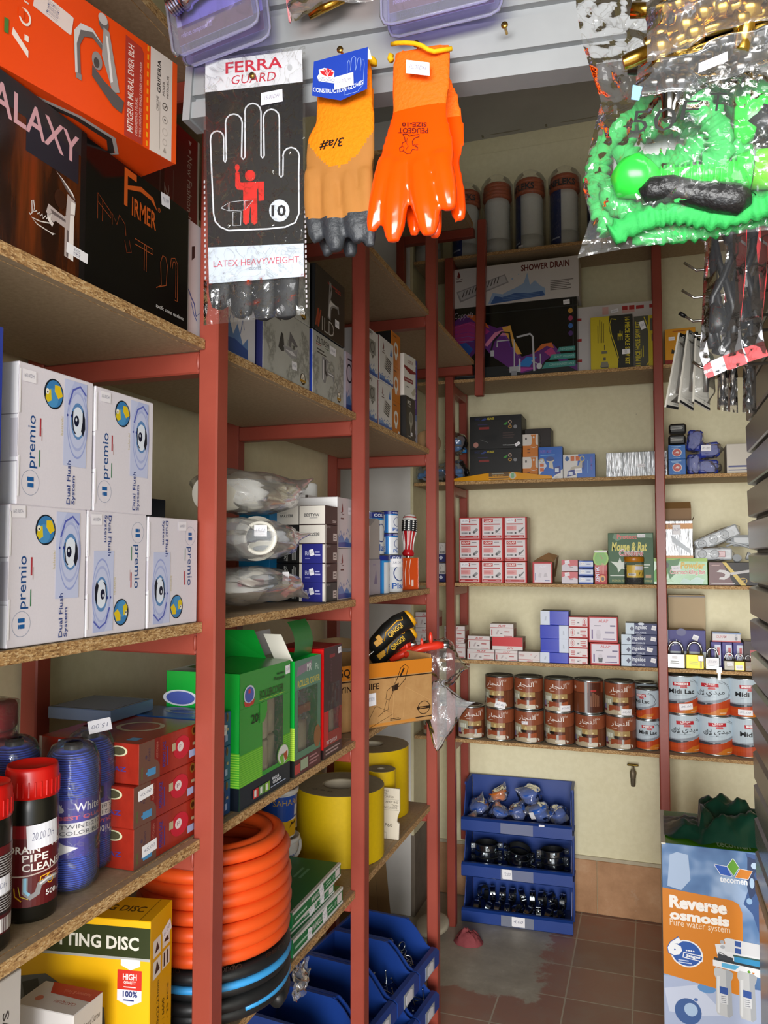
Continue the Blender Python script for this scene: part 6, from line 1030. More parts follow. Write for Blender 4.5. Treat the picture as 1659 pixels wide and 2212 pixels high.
for i in range(2):
    ys = ((1260, 1235), (1234, 1209))[i]; zb = S4 if i == 0 else at(1230, ys[0], Y=YFR).z; zt = at(1230, ys[1], Y=YFR).z
    carton('bulb_box', ('pink and white small box with torn seal, lower of two', 'pink and white small box with a tag, upper of two')[i], 'box', BB(1213, 1248, ys[1], zb, .1, YFR+.004*i, zt-zb-.0006), {'F': '#d4ccd4', 'R': '#a89080', 'T': '#94342c'}, {'F': [W3([(0, .5), (.3, .7), (.5, .4), (.8, .5), (1, .4), (1, 1), (0, 1)], '#c44c54'), ('n', .5, .3, .8, .4, 1, '#6c5c64')]}, 'pink and white small boxes', [('F', .35, .8, .3, .3, '5,00', .1)])
for i in range(3):
    ys = ((1260, 1245), (1244, 1228), (1227, 1211))[i]; zb = S4 if i == 0 else at(1265, ys[0], Y=YFR).z; zt = at(1265, ys[1], Y=YFR).z
    carton('bulb_box', ('small blue and white box at the bottom of three', 'small blue and white box in the middle of three', 'small blue and white box on top of three')[i], 'box', BB(1250, 1281, ys[1], zb, .09, YFR, zt-zb-.0006), {'F': '#2c54b4', 'R': '#244890'}, {'F': [('r', 0, .2, 1, .85, '#c4cce0'), W3([(0, .85), (.2, .85), (.3, 1), (0, 1)], '#3c64c0'), ('n', .55, .4, .85, .65, 1, '#5c6ca0')]}, 'small blue and white boxes', [('F', .28, .6, .3, .4, '5,00')])
carb('insecticide_box', 'tall red box with a green oval and white name along its side', 1284, 1311, 1189, S4, {'F': '#b01c20', 'R': '#7c1418'}, {'F': [('r', 0, .62, 1, .94, '#5c9c2c'), ('e', .5, .76, .62, .26, '#8cbc3c'), ('e', .5, .76, .5, .2, '#6ca838'), ('r', 0, .4, 1, .56, '#b01c20'), ('r', 0, .94, 1, 1, '#e0dcd8'), ('l', [(.4, .86), (.56, .8), (.62, .74)], .003, '#a86c4c'), ('t', 'ZENTEK', .06, .06, .36, .52, '#d8dcf0', 1, .03), ('v', .44, .3, .9, .62, 4, '#d07c74'), ('e', .62, .16, .24, .1, '#d88c24'), ('e', .64, .15, .12, .06, '#2c1814')]}, .06)
carb('trap_carton', 'dark green rodent glue trap carton standing behind the lidded jar', 1313, 1411, 1151, S4, {'F': '#2c5c30', 'T': '#244c28'}, {'F': [W3([(.14, .98), (.98, .98), (.98, .9), (.5, .93), (.2, .84), (.1, .9)], '#3c7040'), ('t', 'Protect', .2, .88, .64, .97, '#c44838', 0, .03), ('t', 'Mouse & Rat', .08, .64, .86, .82, '#d0c42c', 0, .03, .15), ('t', 'Capture', .24, .5, .78, .68, '#e0d8d4', 0, .07, .1), ('t', 'Capture', .25, .515, .77, .665, '#b83430', 0, .02, .1),
    W3([(.05, .44), (.22, .42), (.26, .52), (.3, .42), (.46, .48), (.36, .36), (.44, .26), (.3, .3), (.22, .22), (.2, .32)], '#d0d8cc'), ('n', .04, .14, .5, .18, 1, '#c8d0c4'), ('n', .6, .3, .98, .4, 2, '#c8d0c4'), ('t', 'SAFE NON TOXIC HARMLESS TO THE WORLD', .08, .04, .96, .08, '#a8a434', 0, .01), ('r', .82, .12, .94, .18, '#b07830')]}, .05, YFR+.045, st=[('F', .74, .94, .17, .07, '20,00')])
t = thing('screw_jar', 'clear jar of black screws with orange lid standing before the green carton', 'jar', (at(1370, 1262, Y=3.655).x, 3.664, S4))
R = .042; mb = MB(); rr = random.Random(5)
mb.lathe([(.001, .003), (R*.9, .003), (R*.93, .03), (R*.93, .06), (R*.6, .068), (.001, .075)], mat('#17181a', .45, .1, .5, .5, 90, 1), 28)
for i in range(46):
    a, zz = rr.uniform(0, 6.3), rr.uniform(.008, .07); q = Vector((R*.9*math.cos(a), R*.9*math.sin(a), zz)); d = Vector((-math.sin(a), math.cos(a), rr.uniform(-1, 1))).normalized()*.009
    mb.tube([q-d, q+d*.8, q+d], [.0016, .002, .0035], mat('#26272a', .35, .6), 6)
tag(mb.build('screws', t), kind='stuff'); MB().lathe([(R*.95, 0), (R, .004), (R, .098), (R*.96, .104)], film('#f4f4ee', .04, .7, .05, 10, .05), 36, caps=(True, False)).build('jar_body', t)
MB().lathe([(R*.98, .098), (R*1.03, .1), (R*1.03, .118), (R*.98, .122), (.001, .122)], plas('#b87414', .35), 36, caps=(False, False)).build('lid', t)
mb = MB(); draw(mb, wrap(R+.0004, .03, .055, 115, 12), [('r', 0, 0, 1, 1, '#d8b44c'), ('r', .45, .6, .95, .9, '#d8d8e8'), ('r', .1, .15, .5, .35, '#e0dcd4'), ('b', .14, .18, .46, .32, '#3c3a34'), ('l', [(.65, .15), (.72, .45)], .003, '#2c2820'), ('l', [(.84, .15), (.9, .45)], .003, '#2c2820')]); mb.build('printed_label', t)
BAITZ = at(1480, 1206, Y=3.66).z
mb_ = carb('bait_box', 'bright green insect bait box lying below the tall foil box', 1412, 1528, 1207, S4, {'F': gloss('#2c8c24', .2), 'R': '#143c18', 'T': '#8cac2c'}, {'F': [('r', .0, .88, 1, 1, '#8cb42c'), W3([(.0, .5), (.2, .9), (.3, .6), (.2, .1), (0, .1)], '#58b434'), W3([(.2, .9), (.5, .98), (.4, .4), (.3, .2)], '#1c6c20'), ('t', 'Powder', .5, .6, .95, .86, '#d0a81c', 0, .04, .15), ('t', 'Cockroach killing Bait', .3, .34, .96, .58, '#f0e4e0', 0, .05), ('t', 'Cockroach killing Bait', .305, .36, .955, .56, '#b8342c', 0, .01), W3([(.48, .04), (.9, .02), (.94, .2), (.8, .3), (.68, .16), (.56, .26)], '#bcd8d0'), ('e', .22, .74, .07, .12, '#1c2c1c'), ('n', .05, .1, .4, .2, 2, '#a8d4a0')]}, .13, 3.66, BAITZ-S4, st=[('F', .42, .62, .17, .2, '10,00', .1)])
zf = BAITZ+.0008; ft = at(1465, 1125, Y=3.665).z
t = carb('foil_carton', 'upright ribbed foil box with trowel picture and raised brown lid', 1434, 1496, 1126, zf, {'F': FOIL, 'R': '#7c5c38'}, {'F': [('r', .0, .78, 1, .93, '#c88424'), ('r', 0, 0, 1, .07, '#c88424'), ('t', 'TROWEL', .06, .8, .6, .92, '#8c5414', 0, .03), W3([(.22, .62), (.3, .6), (.95, .2), (.88, .12), (.3, .42)], '#b4bcc4')]}, .1, 3.665, ft-zf, st=[('F', .44, .76, .28, .26, '15,00')])
mb = MB(); hw_ = t.dimensions.x/2; mb.add([(-hw_, .045, 0), (hw_, .045, 0), (hw_, .05, .06), (-hw_, .05, .06)], [[0, 1, 2, 3]], card('#8c683e')); mb.add([(-hw_, .05, .06), (hw_, .05, .06), (hw_*.95, .03, .088), (-hw_*.95, .03, .088)], [[0, 1, 2, 3]], card('#7c5c36')); mb.add([(hw_, -.045, 0), (hw_, .045, 0), (hw_+.012, .045, .03), (hw_+.008, -.0, .014)], [[0, 1, 2, 3]], card('#94703f')); o = mb.build('lid_flap', t); o.location = (0, 0, ft-zf)
SPZ = at(1570, 1215, Y=YFR).z
carb('spanner_box', 'black and maroon box with an open spanner picture and yellow stripe', 1531, 1650, 1216, S4, {'F': '#1c1412', 'L': '#b8941c'}, {'F': [W3([(0, 0), (.46, 0), (.25, 1), (0, 1)], '#54161a'), W3([(.25, 1), (.32, 1), (.68, 0), (.58, 0)], '#c8a81c'), ('l', [(.4, .5), (.98, .72)], .011, '#b4b0b0'), W3([(.14, .58), (.2, .68), (.3, .66), (.4, .54), (.38, .36), (.28, .24), (.18, .26), (.2, .34), (.28, .36), (.3, .48), (.24, .56)], '#c0bcbc'), ('n', .04, .06, .5, .12, 1, '#d8d4d0'), ('g', .62, .2, .08, .13, .2, '#b8942c'), ('t', 'VIP', .58, .16, .66, .24, '#b8942c', 0, .02), ('n', .05, .84, .22, .9, 2, '#c8a49c')]}, .13, YFR+.006, SPZ-S4, st=[('F', .88, .72, .18, .26, '100,00', .7)])
def strip(label, c, rot, ln, sockets=3, red=False):
    t = thing('power_strip', label, 'power strip', c, rot, 'bagged white power strips'); W_ = plas('#b8bcc0', .35)
    mb = MB(); mb.box(-ln/2, ln/2, -.02, .02, -.026, .026, W_, .006); mb.build('housing', t)
    for i in range(sockets):
        x = -ln/2+.03+i*.05; mb = MB(); mb.lathe([(.019, 0), (.0185, .003), (.016, .003), (.0155, -.004), (.001, -.004)], plas('#a4a8ac', .4), 22, Matrix.Translation((x, -.0205, 0)) @ Matrix.Rotation(math.pi/2, 4, 'X')); mb.box(x-.007, x-.004, -.0225, -.0195, -.002, .002, plas('#2c2c2c')); mb.box(x+.004, x+.007, -.0225, -.0195, -.002, .002, plas('#2c2c2c')); mb.build('socket', t)
    if red: MB().box(ln/2-.055, ln/2-.028, -.0235, -.019, -.013, .013, gloss('#8c1a18', .2), .003).build('switch', t)
    mb = MB(); bag_mesh(mb, (0, 0, 0), (ln/2+.008, .03, .034), film('#ffffff', .1, .7, .1, 26, .4), int(ln*1000), None, .12); mb.build('bag', t)
p = at(1535, 1195, Y=3.69); strip('bagged white power strip with red switch, lying on the spanner box', (p.x+.01, 3.69, SPZ+.036), 0, .15, 2, True)
p = at(1548, 1160, Y=3.72); strip('bagged white power strip leaning askew above the other one', (p.x, 3.73, SPZ+.107), (0, -.42, 0), .19)
t = thing('power_plug', 'white plug and folded flex in clear film beside the power strips', 'plug', (at(1592, 1190, Y=3.7).x, 3.7, SPZ+.02)); mb = MB(); W_ = plas('#b4b8bc', .35)
mb.lathe([(.018, 0), (.019, .006), (.012, .02), (.008, .034)], W_, 20, Matrix.Rotation(-2.2, 4, 'X')); mb.lathe([(.017, 0), (.018, .006), (.011, .02)], W_, 20, Matrix.Translation((.038, .01, .01)) @ Matrix.Rotation(1.9, 4, 'Y'))
for k in range(4): mb.tube([(-.04+.02*a, .03+.003*k, .05+.008*k+.012*math.sin(a*.8+k)) for a in range(7)], .0045, W_, 8)
mb.box(-.02, .07, .03, .075, .05, .1, W_, .012); mb.build('plug', t)
# shelf 5: small cartons, padlocks
def al(label, x0, x1, yt, zb, zt, yf=YFR, d=.09, kind=0, st=[]):
    A = {0: [('r', 0, .68, 1, .72, '#b03c3c'), ('t', 'ALAP', .35, .76, .68, .92, '#b84848', 0, .02), W3([(.25, .2), (.32, .2), (.4, .5), (.33, .52)], '#b8a8a8'), ('n', .62, .34, .9, .5, 1, '#a84c4c'), ('r', .06, .1, .1, .56, '#a83c3c'), ('r', .6, .05, .95, .1, '#b03c3c'), ('n', .44, .2, .56, .34, 1, '#5c4c4c')], 1: [('r', 0, .3, 1, 1, '#c42c30'), ('t', 'ALAP', .5, .08, .7, .22, '#b84848', 2, .02)], 2: [('t', 'ALAP', .4, .0, .68, .14, '#b84848', 2, .02), ('r', 0, .2, .6, .24, '#b03c3c'), ('r', .62, .2, 1, .24, '#b03c3c'), ('n', .06, .5, .3, .7, 2, '#a84c4c'), W3([(.7, .4), (.84, .7), (.88, .66), (.76, .36)], '#b8a8a8'), ('e', .6, .7, .04, .06, '#d0a0a0')]}[kind]
    p, q = at(x0, yt, Y=yf), at(x1, yt, Y=yf)
    return carton('switch_box', label, 'box', (((p.x+q.x)/2, yf+d/2, zb), 0, q.x-p.x-.001, zt-zb-.0007, d), {'F': '#d4ccca', 'R': '#94403c', 'T': '#987c68'}, {'F': A, 'R': [('r', 0, 0, .12, 1, '#c8bcb8'), ('r', .2, .6, 1, 1, '#a88c78')]}, 'small red and white boxes', st)
Z5 = lambda y: at(1080, y, Y=YFR).z
al('long red and white box at the bottom, right of the rack post', 1009, 1068, 1404, S5, Z5(1404))
al('red and white box on the bottom one right of the rack post', 1010, 1058, 1373, Z5(1404), Z5(1375), d=.1)
al('red and white box at the bottom under the all red one', 1069, 1118, 1404, S5, Z5(1404))
al('upside-down box with a red face, between two white ones', 1063, 1129, 1377, Z5(1404), Z5(1376), kind=1, yf=YFR+.004)
al('white topped red box highest of the small red boxes in the middle', 1058, 1109, 1351, Z5(1376), Z5(1347))
al('red and white box lying upside down beside the blue boxes', 1119, 1166, 1405, S5, Z5(1405), kind=2)
al('red and white box at the bottom, beside the inner rack post', 963, 1005, 1393, S5, Z5(1394), yf=YFR+.025)
al('flat red and white box between the two beside the inner post', 963, 1003, 1384, Z5(1394), Z5(1385), yf=YFR+.03)
al('red and white box topmost beside the inner post', 960, 1004, 1355, Z5(1385), Z5(1356), yf=YFR+.025)
al('red and white box at the far left, lowest of its column', 897, 938, 1400, S5, Z5(1394), yf=YFR+.03)
al('red and white box at the far left, middle of its column', 897, 938, 1360, Z5(1394), Z5(1362), yf=YFR+.03)
al('red and white box at the far left, top of its column', 897, 940, 1327, Z5(1362), Z5(1327), yf=YFR+.03, d=.14)
for i, (yt, fl) in enumerate(((1405, 0), (1376, 1), (1347, 1), (1317, 0))):
    zb = S5 if i == 0 else Z5((1405, 1376, 1347)[i-1]); zt = Z5(yt)
    carton('valve_box', ('blue and white box at the bottom of its column, white end at the left', 'blue and white box second from below, white end at the right', 'blue and white box second from the top, white end at the right', 'blue and white box on top of its column, white end at the left')[i], 'box', BB(1166.5+.8*(i % 2), 1228, yt, zb, .1, YFR+.003*(i % 2), zt-zb-.0007), {'F': gloss('#1c34b8', .2), 'R': '#16205c', 'T': '#20242c'}, {'F': [('r', *((0, 0, .33, 1) if not fl else (.67, 0, 1, 1)), '#ccd4e4'), W3([(.14+.66*fl, .3), (.2+.66*fl, .3), (.22+.62*fl, .6), (.18+.62*fl, .6)], '#b0b8c8'), ('l', [(.0+.36*(not fl), .1), (.6+.36*(not fl), .1)], .0008, '#4c60d0')]}, 'blue and white boxes in a column')
for i, yt in enumerate((1413.5, 1393.5, 1372.5, 1350, 1328)):
    zb = S5 if i == 0 else Z5((1413.5, 1393.5, 1372.5, 1350)[i-1]); zt = Z5(yt); rt = i in (0, 1, 4)
    e8 = [('g', .2 if not rt else .82, .5, .11, .34, .12, '#b83c3c'), ('t', '8', .155 if not rt else .775, .3, .245 if not rt else .865, .7, '#b83030', 0, .03)] if i > 1 else [W3([(.45, .4), (.62, .7), (.66, .5)], '#c8b8b8')]
    carton('plug_box', ('narrow red edged box at the bottom of its column', 'narrow red edged box second from below in its column', 'narrow red edged box with a circled eight at the left, third from below', 'narrow red edged box with a circled eight at the left, fourth from below', 'narrow red edged box with a circled eight at the right, on top')[i], 'box', BB(1228.5, 1270, yt, zb, .1, YFR+.002*(i % 2), zt-zb-.0007), {'F': '#bc3434', 'T': '#8c5c48', 'R': '#a42c2c'}, {'F': [('r', .03, .08, .97, .94, '#dcd4d6')]+e8+[('n', .12 if rt else .6, .2, .4 if rt else .92, .75, 3, '#b84c4c'), ('r', .7, .12, .92, .3, '#b84048'), ('n', .45, .3, .58, .6, 1, '#6c646c')]}, 'narrow red edged boxes')
for i, (yb, yt, x0, x1) in enumerate(((1437, 1389, 1275, 1339), (1388, 1332, 1271, 1334))):
    zb = S5 if i == 0 else at(1300, yb, Y=YFR).z; zt = at(1300, yt, Y=YFR).z
    carton('plug_carton', ('red carton with white panel and a dark jug picture, lower of two', 'red carton with white panel and brown top flap, upper of two')[i], 'box', BB(x0, x1, yt, zb, .1, YFR, zt-zb-.0007), {'F': '#b82a2c', 'R': '#8c2a24', 'T': '#9c7c60'}, {'F': [('r', .04, .08, .96, .95, '#d4ccd8'), ('t', 'ALAP', .34, .78, .68, .9, '#c05058', 0, .02), ('n', .2, .62, .5, .68, 1, '#5c5468'), ('r', .74, .62, .92, .68, '#4c3c6c'), ('r', .1, .14, .15, .5, '#5c3c7c'), ('r', .5, .12, .9, .16, '#5c3c7c'), W3([(.28, .12), (.4, .12), (.42, .34), (.26, .34)], '#2c2a30' if i == 0 else '#bcb4c0'), ('e', .34, .4, .07, .1, '#c4bcc8'), ('n', .56, .3, .9, .5, 1, '#8c84a0')]}, 'red cartons with white panels')
for i, (yb, yt, x0) in enumerate(((1437.5, 1416, 1342), (1415, 1393, 1342), (1392.5, 1371, 1342), (1370.5, 1346, 1351))):
    zb = S5 if i == 0 else at(1380, yb, Y=YFR).z; zt = at(1380, yt, Y=YFR).z
    carton('breaker_box', ('navy and white box with pale lettering at the bottom of four', 'navy and white box with pale lettering second from below of four', 'navy and white box with pale lettering third from below of four', 'navy and white box with pale lettering on top of four')[i], 'box', BB(x0, 1419, yt, zb, .09, YFR+.004, zt-zb-.0007), {'F': '#232c60', 'T': '#1c2450'}, {'F': [('r', 0, 0, .28, 1, '#bcccdc'), W3([(.14, .5), (.2, .74), (.27, .5), (.2, .26)], '#1c2450'), ('t', 'ingelec', .3, .36, .68, .86, '#d4d8e4', 0, .02), ('t', 'SECURIS', .3, .06, .66, .24, '#b4bcd0', 0, .02), ('e', .5, .94, .1, .12, '#c4ccdc' if i == 3 else '#1c2450')]}, 'navy and white boxes in a column', [('F', .9, .6, .14, .4, '15,00', -.2)] if i != 1 else [('F', .8, .55, .16, .4, '15,00', -.25)])
mb = carb('breaker_box', 'large purple box with pale lettering behind the padlocks', 1434, 1524, 1361, S5, {'F': '#34307c', 'R': '#b8a890', 'T': '#8c7448'}, {'F': [('r', 0, 0, .1, 1, '#b4bcc8'), W3([(.0, .62), (.05, .74), (.1, .62), (.05, .5)], '#1c2450'), ('t', 'ingelec', .12, .56, .4, .74, '#d0d0e0', 0, .02), ('e', .42, .94, .12, .1, '#2c2a6c'), ('r', 0, 0, 1, .42, '#c4ccd0')]}, .1, YFR+.06, st=[('F', .76, .8, .14, .14, '35,00', -.35)])
carb('storage_carton', 'plain brown carton with torn rim standing behind the purple box', 1443, 1523, 1285, S5, {'F': '#a88e62'}, {'F': [('r', 0, .965, 1, .985, '#3c2c20')]}, .06, 3.85)
carb('lock_box', 'flat white box with padlock picture lying on the small boxes', 1539, 1600, 1379, S5+.115, {'F': '#d0ccce', 'T': '#8c7c6c'}, {'F': [('r', 0, 0, 1, .14, '#b4343a'), ('r', 0, .86, 1, 1, '#5c7cac'), ('t', 'OUNAM', .14, .4, .5, .7, '#b85c5c', 0, .01, .2), ('e', .84, .4, .05, .2, '#6c6c74'), ('g', .84, .62, .04, .2, .3, '#6c6c74')]}, .08, YFR+.05, h=.04)
for i in range(3): carb('lock_box', ('upright purple and white padlock box, first under the flat box', 'upright purple and white padlock box, second under the flat box', 'upright purple and white padlock box, third under the flat box')[i], 1536+24*i, 1558+24*i, 1400, S5, {'F': '#3c3484', 'T': '#3c3484'}, {'F': [('r', .35, .1, .95, .9, '#c4c8d8'), ('r', .6, .5, .85, .8, '#b83c40'), ('g', .62, .35, .16, .12, .3, '#5c5c68')]}, .07, YFR+.055, h=.113, group='upright padlock boxes')
carb('lock_box', 'red and dark box at the right end beside the grey partition', 1606, 1640, 1385, S5, {'F': '#3c2c2c', 'T': '#988c7c'}, {'F': [('r', .4, .2, .8, .7, '#a82c30')]}, .1, YFR+.03)
def padlock(label, px, yb, w_, h_, col, sh, st=None, key=False, rough=.4):
    p = at(px, yb, Y=3.645); t = thing('padlock', label, 'padlock', (p.x, 3.645, S5)); k = w_/2
    mb = MB(); mb.box(-k, k, -.011, .011, 0, h_, steel(col, rough), .003); draw(mb, flat((-k, -.011, 0), (1, 0, 0), (0, 0, 1), w_, h_), [('n', .2, .3, .8, .55, 2, '#8c8c86')]); mb.build('body', t)
    mb = MB(); r = w_*.37; mb.tube([(-r, 0, h_-.004), (-r, 0, h_+sh*.5)]+[(-r*math.cos(a*math.pi/10), 0, h_+sh*.5+r*math.sin(a*math.pi/10)*1.15) for a in range(1, 10)]+[(r, 0, h_+sh*.5), (r, 0, h_-.004)], w_*.075, steel('#b4b6b8', .12), 10); mb.build('shackle', t)
    if key: mb = MB(); mb.box(k*.35, k*.95, -.016, -.0125, h_*.55, h_*.95, steel('#8c8478', .3), .002); mb.box(k*.58, k*.74, -.016, -.0125, h_*.1, h_*.56, steel('#6c6458', .3), .001); mb.build('key', t)
    if st: sticker(t, flat((-k, -.0115, 0), (1, 0, 0), (0, 0, 1), w_, h_), *st)
padlock('large grey padlock, first beside the rack post', 1460, 1442, .075, .063, '#a4a6a6', .035, (.45, .75, .3, .2, '', 0))
padlock('large brass padlock with its key, second from the post', 1501, 1443, .073, .063, '#c8b04c', .04, None, True, .5)
padlock('silver padlock with a white tag, third from the post', 1539, 1444, .056, .052, '#b8bcc0', .03, (.5, .66, .8, .5, '50,00', .03))
padlock('small dark padlock with a white tag, fourth from the post', 1575, 1446, .044, .043, '#6c6860', .022, (.55, .65, .5, .36, '35,00', .08))
padlock('small brass padlock with a low white tag, fifth from the post', 1597, 1446, .042, .042, '#c0a848', .022, (.5, .35, .7, .5, '30,00', .04))
padlock('small dark padlock at the partition, last of the row', 1617, 1447, .03, .042, '#5c544c', .02)
t = thing('padlock_keys', 'bunch of small keys hanging over the shelf edge below the silver padlock', 'keys', (at(1553, 1440, Y=3.625).x, 3.622, S5-.03)); mb = MB(); mb.box(-.006, .006, -.002, 0, -.012, .035, steel('#b8b4ac', .25), .001); mb.box(-.01, .01, -.004, -.002, .02, .045, steel('#a8a49c', .25), .002); mb.build('keys', t)
# shelf 6: varnish and lacquer tins
def tin(label, name, cx, y, z, R, H, body, art, group, turn=0, st=None, rim='#b4bcc0', seam=None):
    t = thing(name, label, 'tin', (cx, y, z), turn, group); key = (id(art), body)
    if key not in TINS:
        mb = MB(); mb.lathe([(R*.97, 0), (R*1.0, .004), (R, H-.006)], mat(body, .22, 0, .5, .03), 40); f = wrap(R, .005, H-.012, 300, 0); draw(mb, f, art); TINS[key] = mb.mesh('label_wrap')
        mb = MB(); mb.lathe([(R, H-.006), (R*1.015, H-.005), (R*1.015, H-.001), (R*.99, H), (R*.95, H-.0005), (R*.93, H-.005), (R*.72, H-.005), (R*.71, H-.002), (R*.66, H-.002), (R*.65, H-.005), (.001, H-.005)], steel(rim, .3), 40, caps=(False, False)); TINS[key, 1] = mb.mesh('lid'); mb = MB(); mb.lathe([(R*.98, -.0), (R*1.012, .001), (R*1.012, .004), (R*1.0, .005)], steel(rim, .3), 40, caps=(False, False)); TINS[key, 2] = mb.mesh('base_rim')
    for n, me in (('label_wrap', TINS[key]), ('lid', TINS[key, 1]), ('base_rim', TINS[key, 2])): o = bpy.data.objects.new(n, me); C.objects.link(o); o.parent = t
    if st: sticker(t, wrap(R+.0006, 0, H, 150, -math.degrees(turn) if 0 else 0), *st)
    return t
TINS = {}
NJ = '\uFEAD\uFE8E\uFEA0\uFEE8\uFEDF\uFE8D'; MD = '\uFEF1\uFEAA\uFEF4\uFEE3'; MLK = '\uFEDA\u0640\uFEFB'; LAK = '\uFED9\uFEFB'
BRONZ = '\uFEB2\uFEE7\uFEAE\uFE91'
Q = lambda u: .29+.42*u                                    # what shows from the front of a 300 degree wrap
NA = [('r', 0, 0, 1, 1, '#5c2e1c'), ('r', 0, .66, 1, 1, '#8c4a2e'), W3([(Q(-.3), .62), (Q(0), .58), (Q(.5), .55), (Q(1), .58), (Q(1.3), .66), (Q(1.3), .7), (Q(-.3), .7)], '#8c4a2e'), W3([(Q(-.1), .4), (Q(-.1), .62), (Q(.4), .56), (Q(.75), .56), (Q(.75), .4)], '#a88a58'), W3([(Q(-.1), .14), (Q(-.1), .6), (Q(.26), .56), (Q(.3), .3)], '#a8a48c'),
    ('r', Q(-.1), 0, Q(.72), .2, '#b4a488'), ('r', Q(.0), .34, Q(.05), .48, '#d8dccc'), ('r', Q(.08), .34, Q(.13), .48, '#d8dccc'), ('r', Q(.16), .34, Q(.21), .48, '#d8dccc'), ('r', Q(.26), .32, Q(.42), .4, '#1c1814'), W3([(Q(.36), .4), (Q(.46), .4), (Q(.44), .52), (Q(.4), .52)], '#c8b478'), W3([(Q(.14), .1), (Q(.3), .16), (Q(.5), .14), (Q(.5), .28), (Q(.14), .3)], '#94482a'), W3([(Q(.55), .14), (Q(.78), .1), (Q(.78), .32), (Q(.55), .28)], '#a0522e'), ('r', Q(.49), .1, Q(.56), .3, '#b8b8b4'), ('e', Q(.66), .08, .09, .07, '#d8d0c0'),
    ('r', Q(.76), 0, Q(1.4), .55, '#6c3a22'), ('l', [(Q(.86), .02), (Q(.86), .54)], .0012, '#4c2412'), ('l', [(Q(.98), .02), (Q(.98), .54)], .0012, '#4c2412'), ('e', Q(.6), .44, .014, .03, '#e0c890'), ('r', Q(-.08), .1, Q(.06), .17, '#6c2430'), ('r', Q(-.1), .16, Q(.02), .32, '#7c78a0'),
    ('t', NJ, Q(.16), .7, Q(.72), .88, '#e8dcd4', 0, .012), ('t', BRONZ, Q(.62), .86, Q(.84), .97, '#dcc8bc', 0, .005), ('n', Q(.2), .63, Q(.4), .67, 1, '#d0b4a4')]
NS = [('r', 0, 0, 1, 1, '#5c2e1c'), ('r', 0, .66, 1, 1, '#8c4a2e'), ('r', 0, 0, Q(.44), .62, '#6c3a22'), ('l', [(Q(.2), .02), (Q(.2), .6)], .0012, '#4c2412'), ('r', Q(.44), 0, Q(.52), 1, '#a8a8aa'), ('r', Q(.55), 0, Q(.98), .98, '#4c2010'), ('r', Q(.62), .7, Q(.8), .74, '#b83838'), ('v', Q(.6), .2, Q(.92), .66, 5, '#8c5c44'), ('e', Q(.08), .8, .02, .06, '#d8c4b8')]
GN = 'brown varnish tins'
def xat(px, y, Yq): return at(px, y, Y=Yq).x
YT = 3.7; RN = .066; HN = at(1078, 1531, Y=YT-RN).z-S6
lay = [(1015, 0), (1079, 0), (1142, 0), (1208, 0), (1274, 0), (1340, 0), (1078, 1), (1141, 1), (1207, 1), (1271, 1), (1339, 1)]
words_ = ('first', 'second', 'third', 'fourth', 'fifth', 'sixth')
for i, (px, r) in enumerate(lay):
    side = i == 9; turn = math.radians((38 if i == 0 else 0)+((i*37) % 11-5)*1.6)
    lab = ('brown varnish tin standing alone at the left, dark side showing' if i == 0 else 'brown varnish tin in the lower row, %s from the left' % words_[i] if r == 0 else 'brown varnish tin with its seam and dark side forward, upper row' if side else 'brown varnish tin in the upper row, %s from the left' % ('', '', '', '', '', '', 'first', 'second', 'third', 'fourth', 'fifth')[i])
    tin(lab, 'varnish_tin', xat(px, 1530, YT-.02), YT-.004+.006*((i*3) % 2), S6+.0005+r*(HN+.0006), RN, HN, '#5c2e1c', NS if side else NA, GN, turn, {2: (.4, .62, .16, .1, '60,00', .05), 6: (.62, .12, .28, .2, '60,00', -.2), 8: (.66, .12, .28, .18, '60,00', .0), 10: (.66, .12, .28, .18, '60,00', -.05)}.get(i))
tin('brown varnish tin glimpsed between the red posts, left end of the shelf', 'varnish_tin', xat(944, 1560, YT), YT, S6+.0005, RN, HN, '#5c2e1c', NA, GN, -.2)
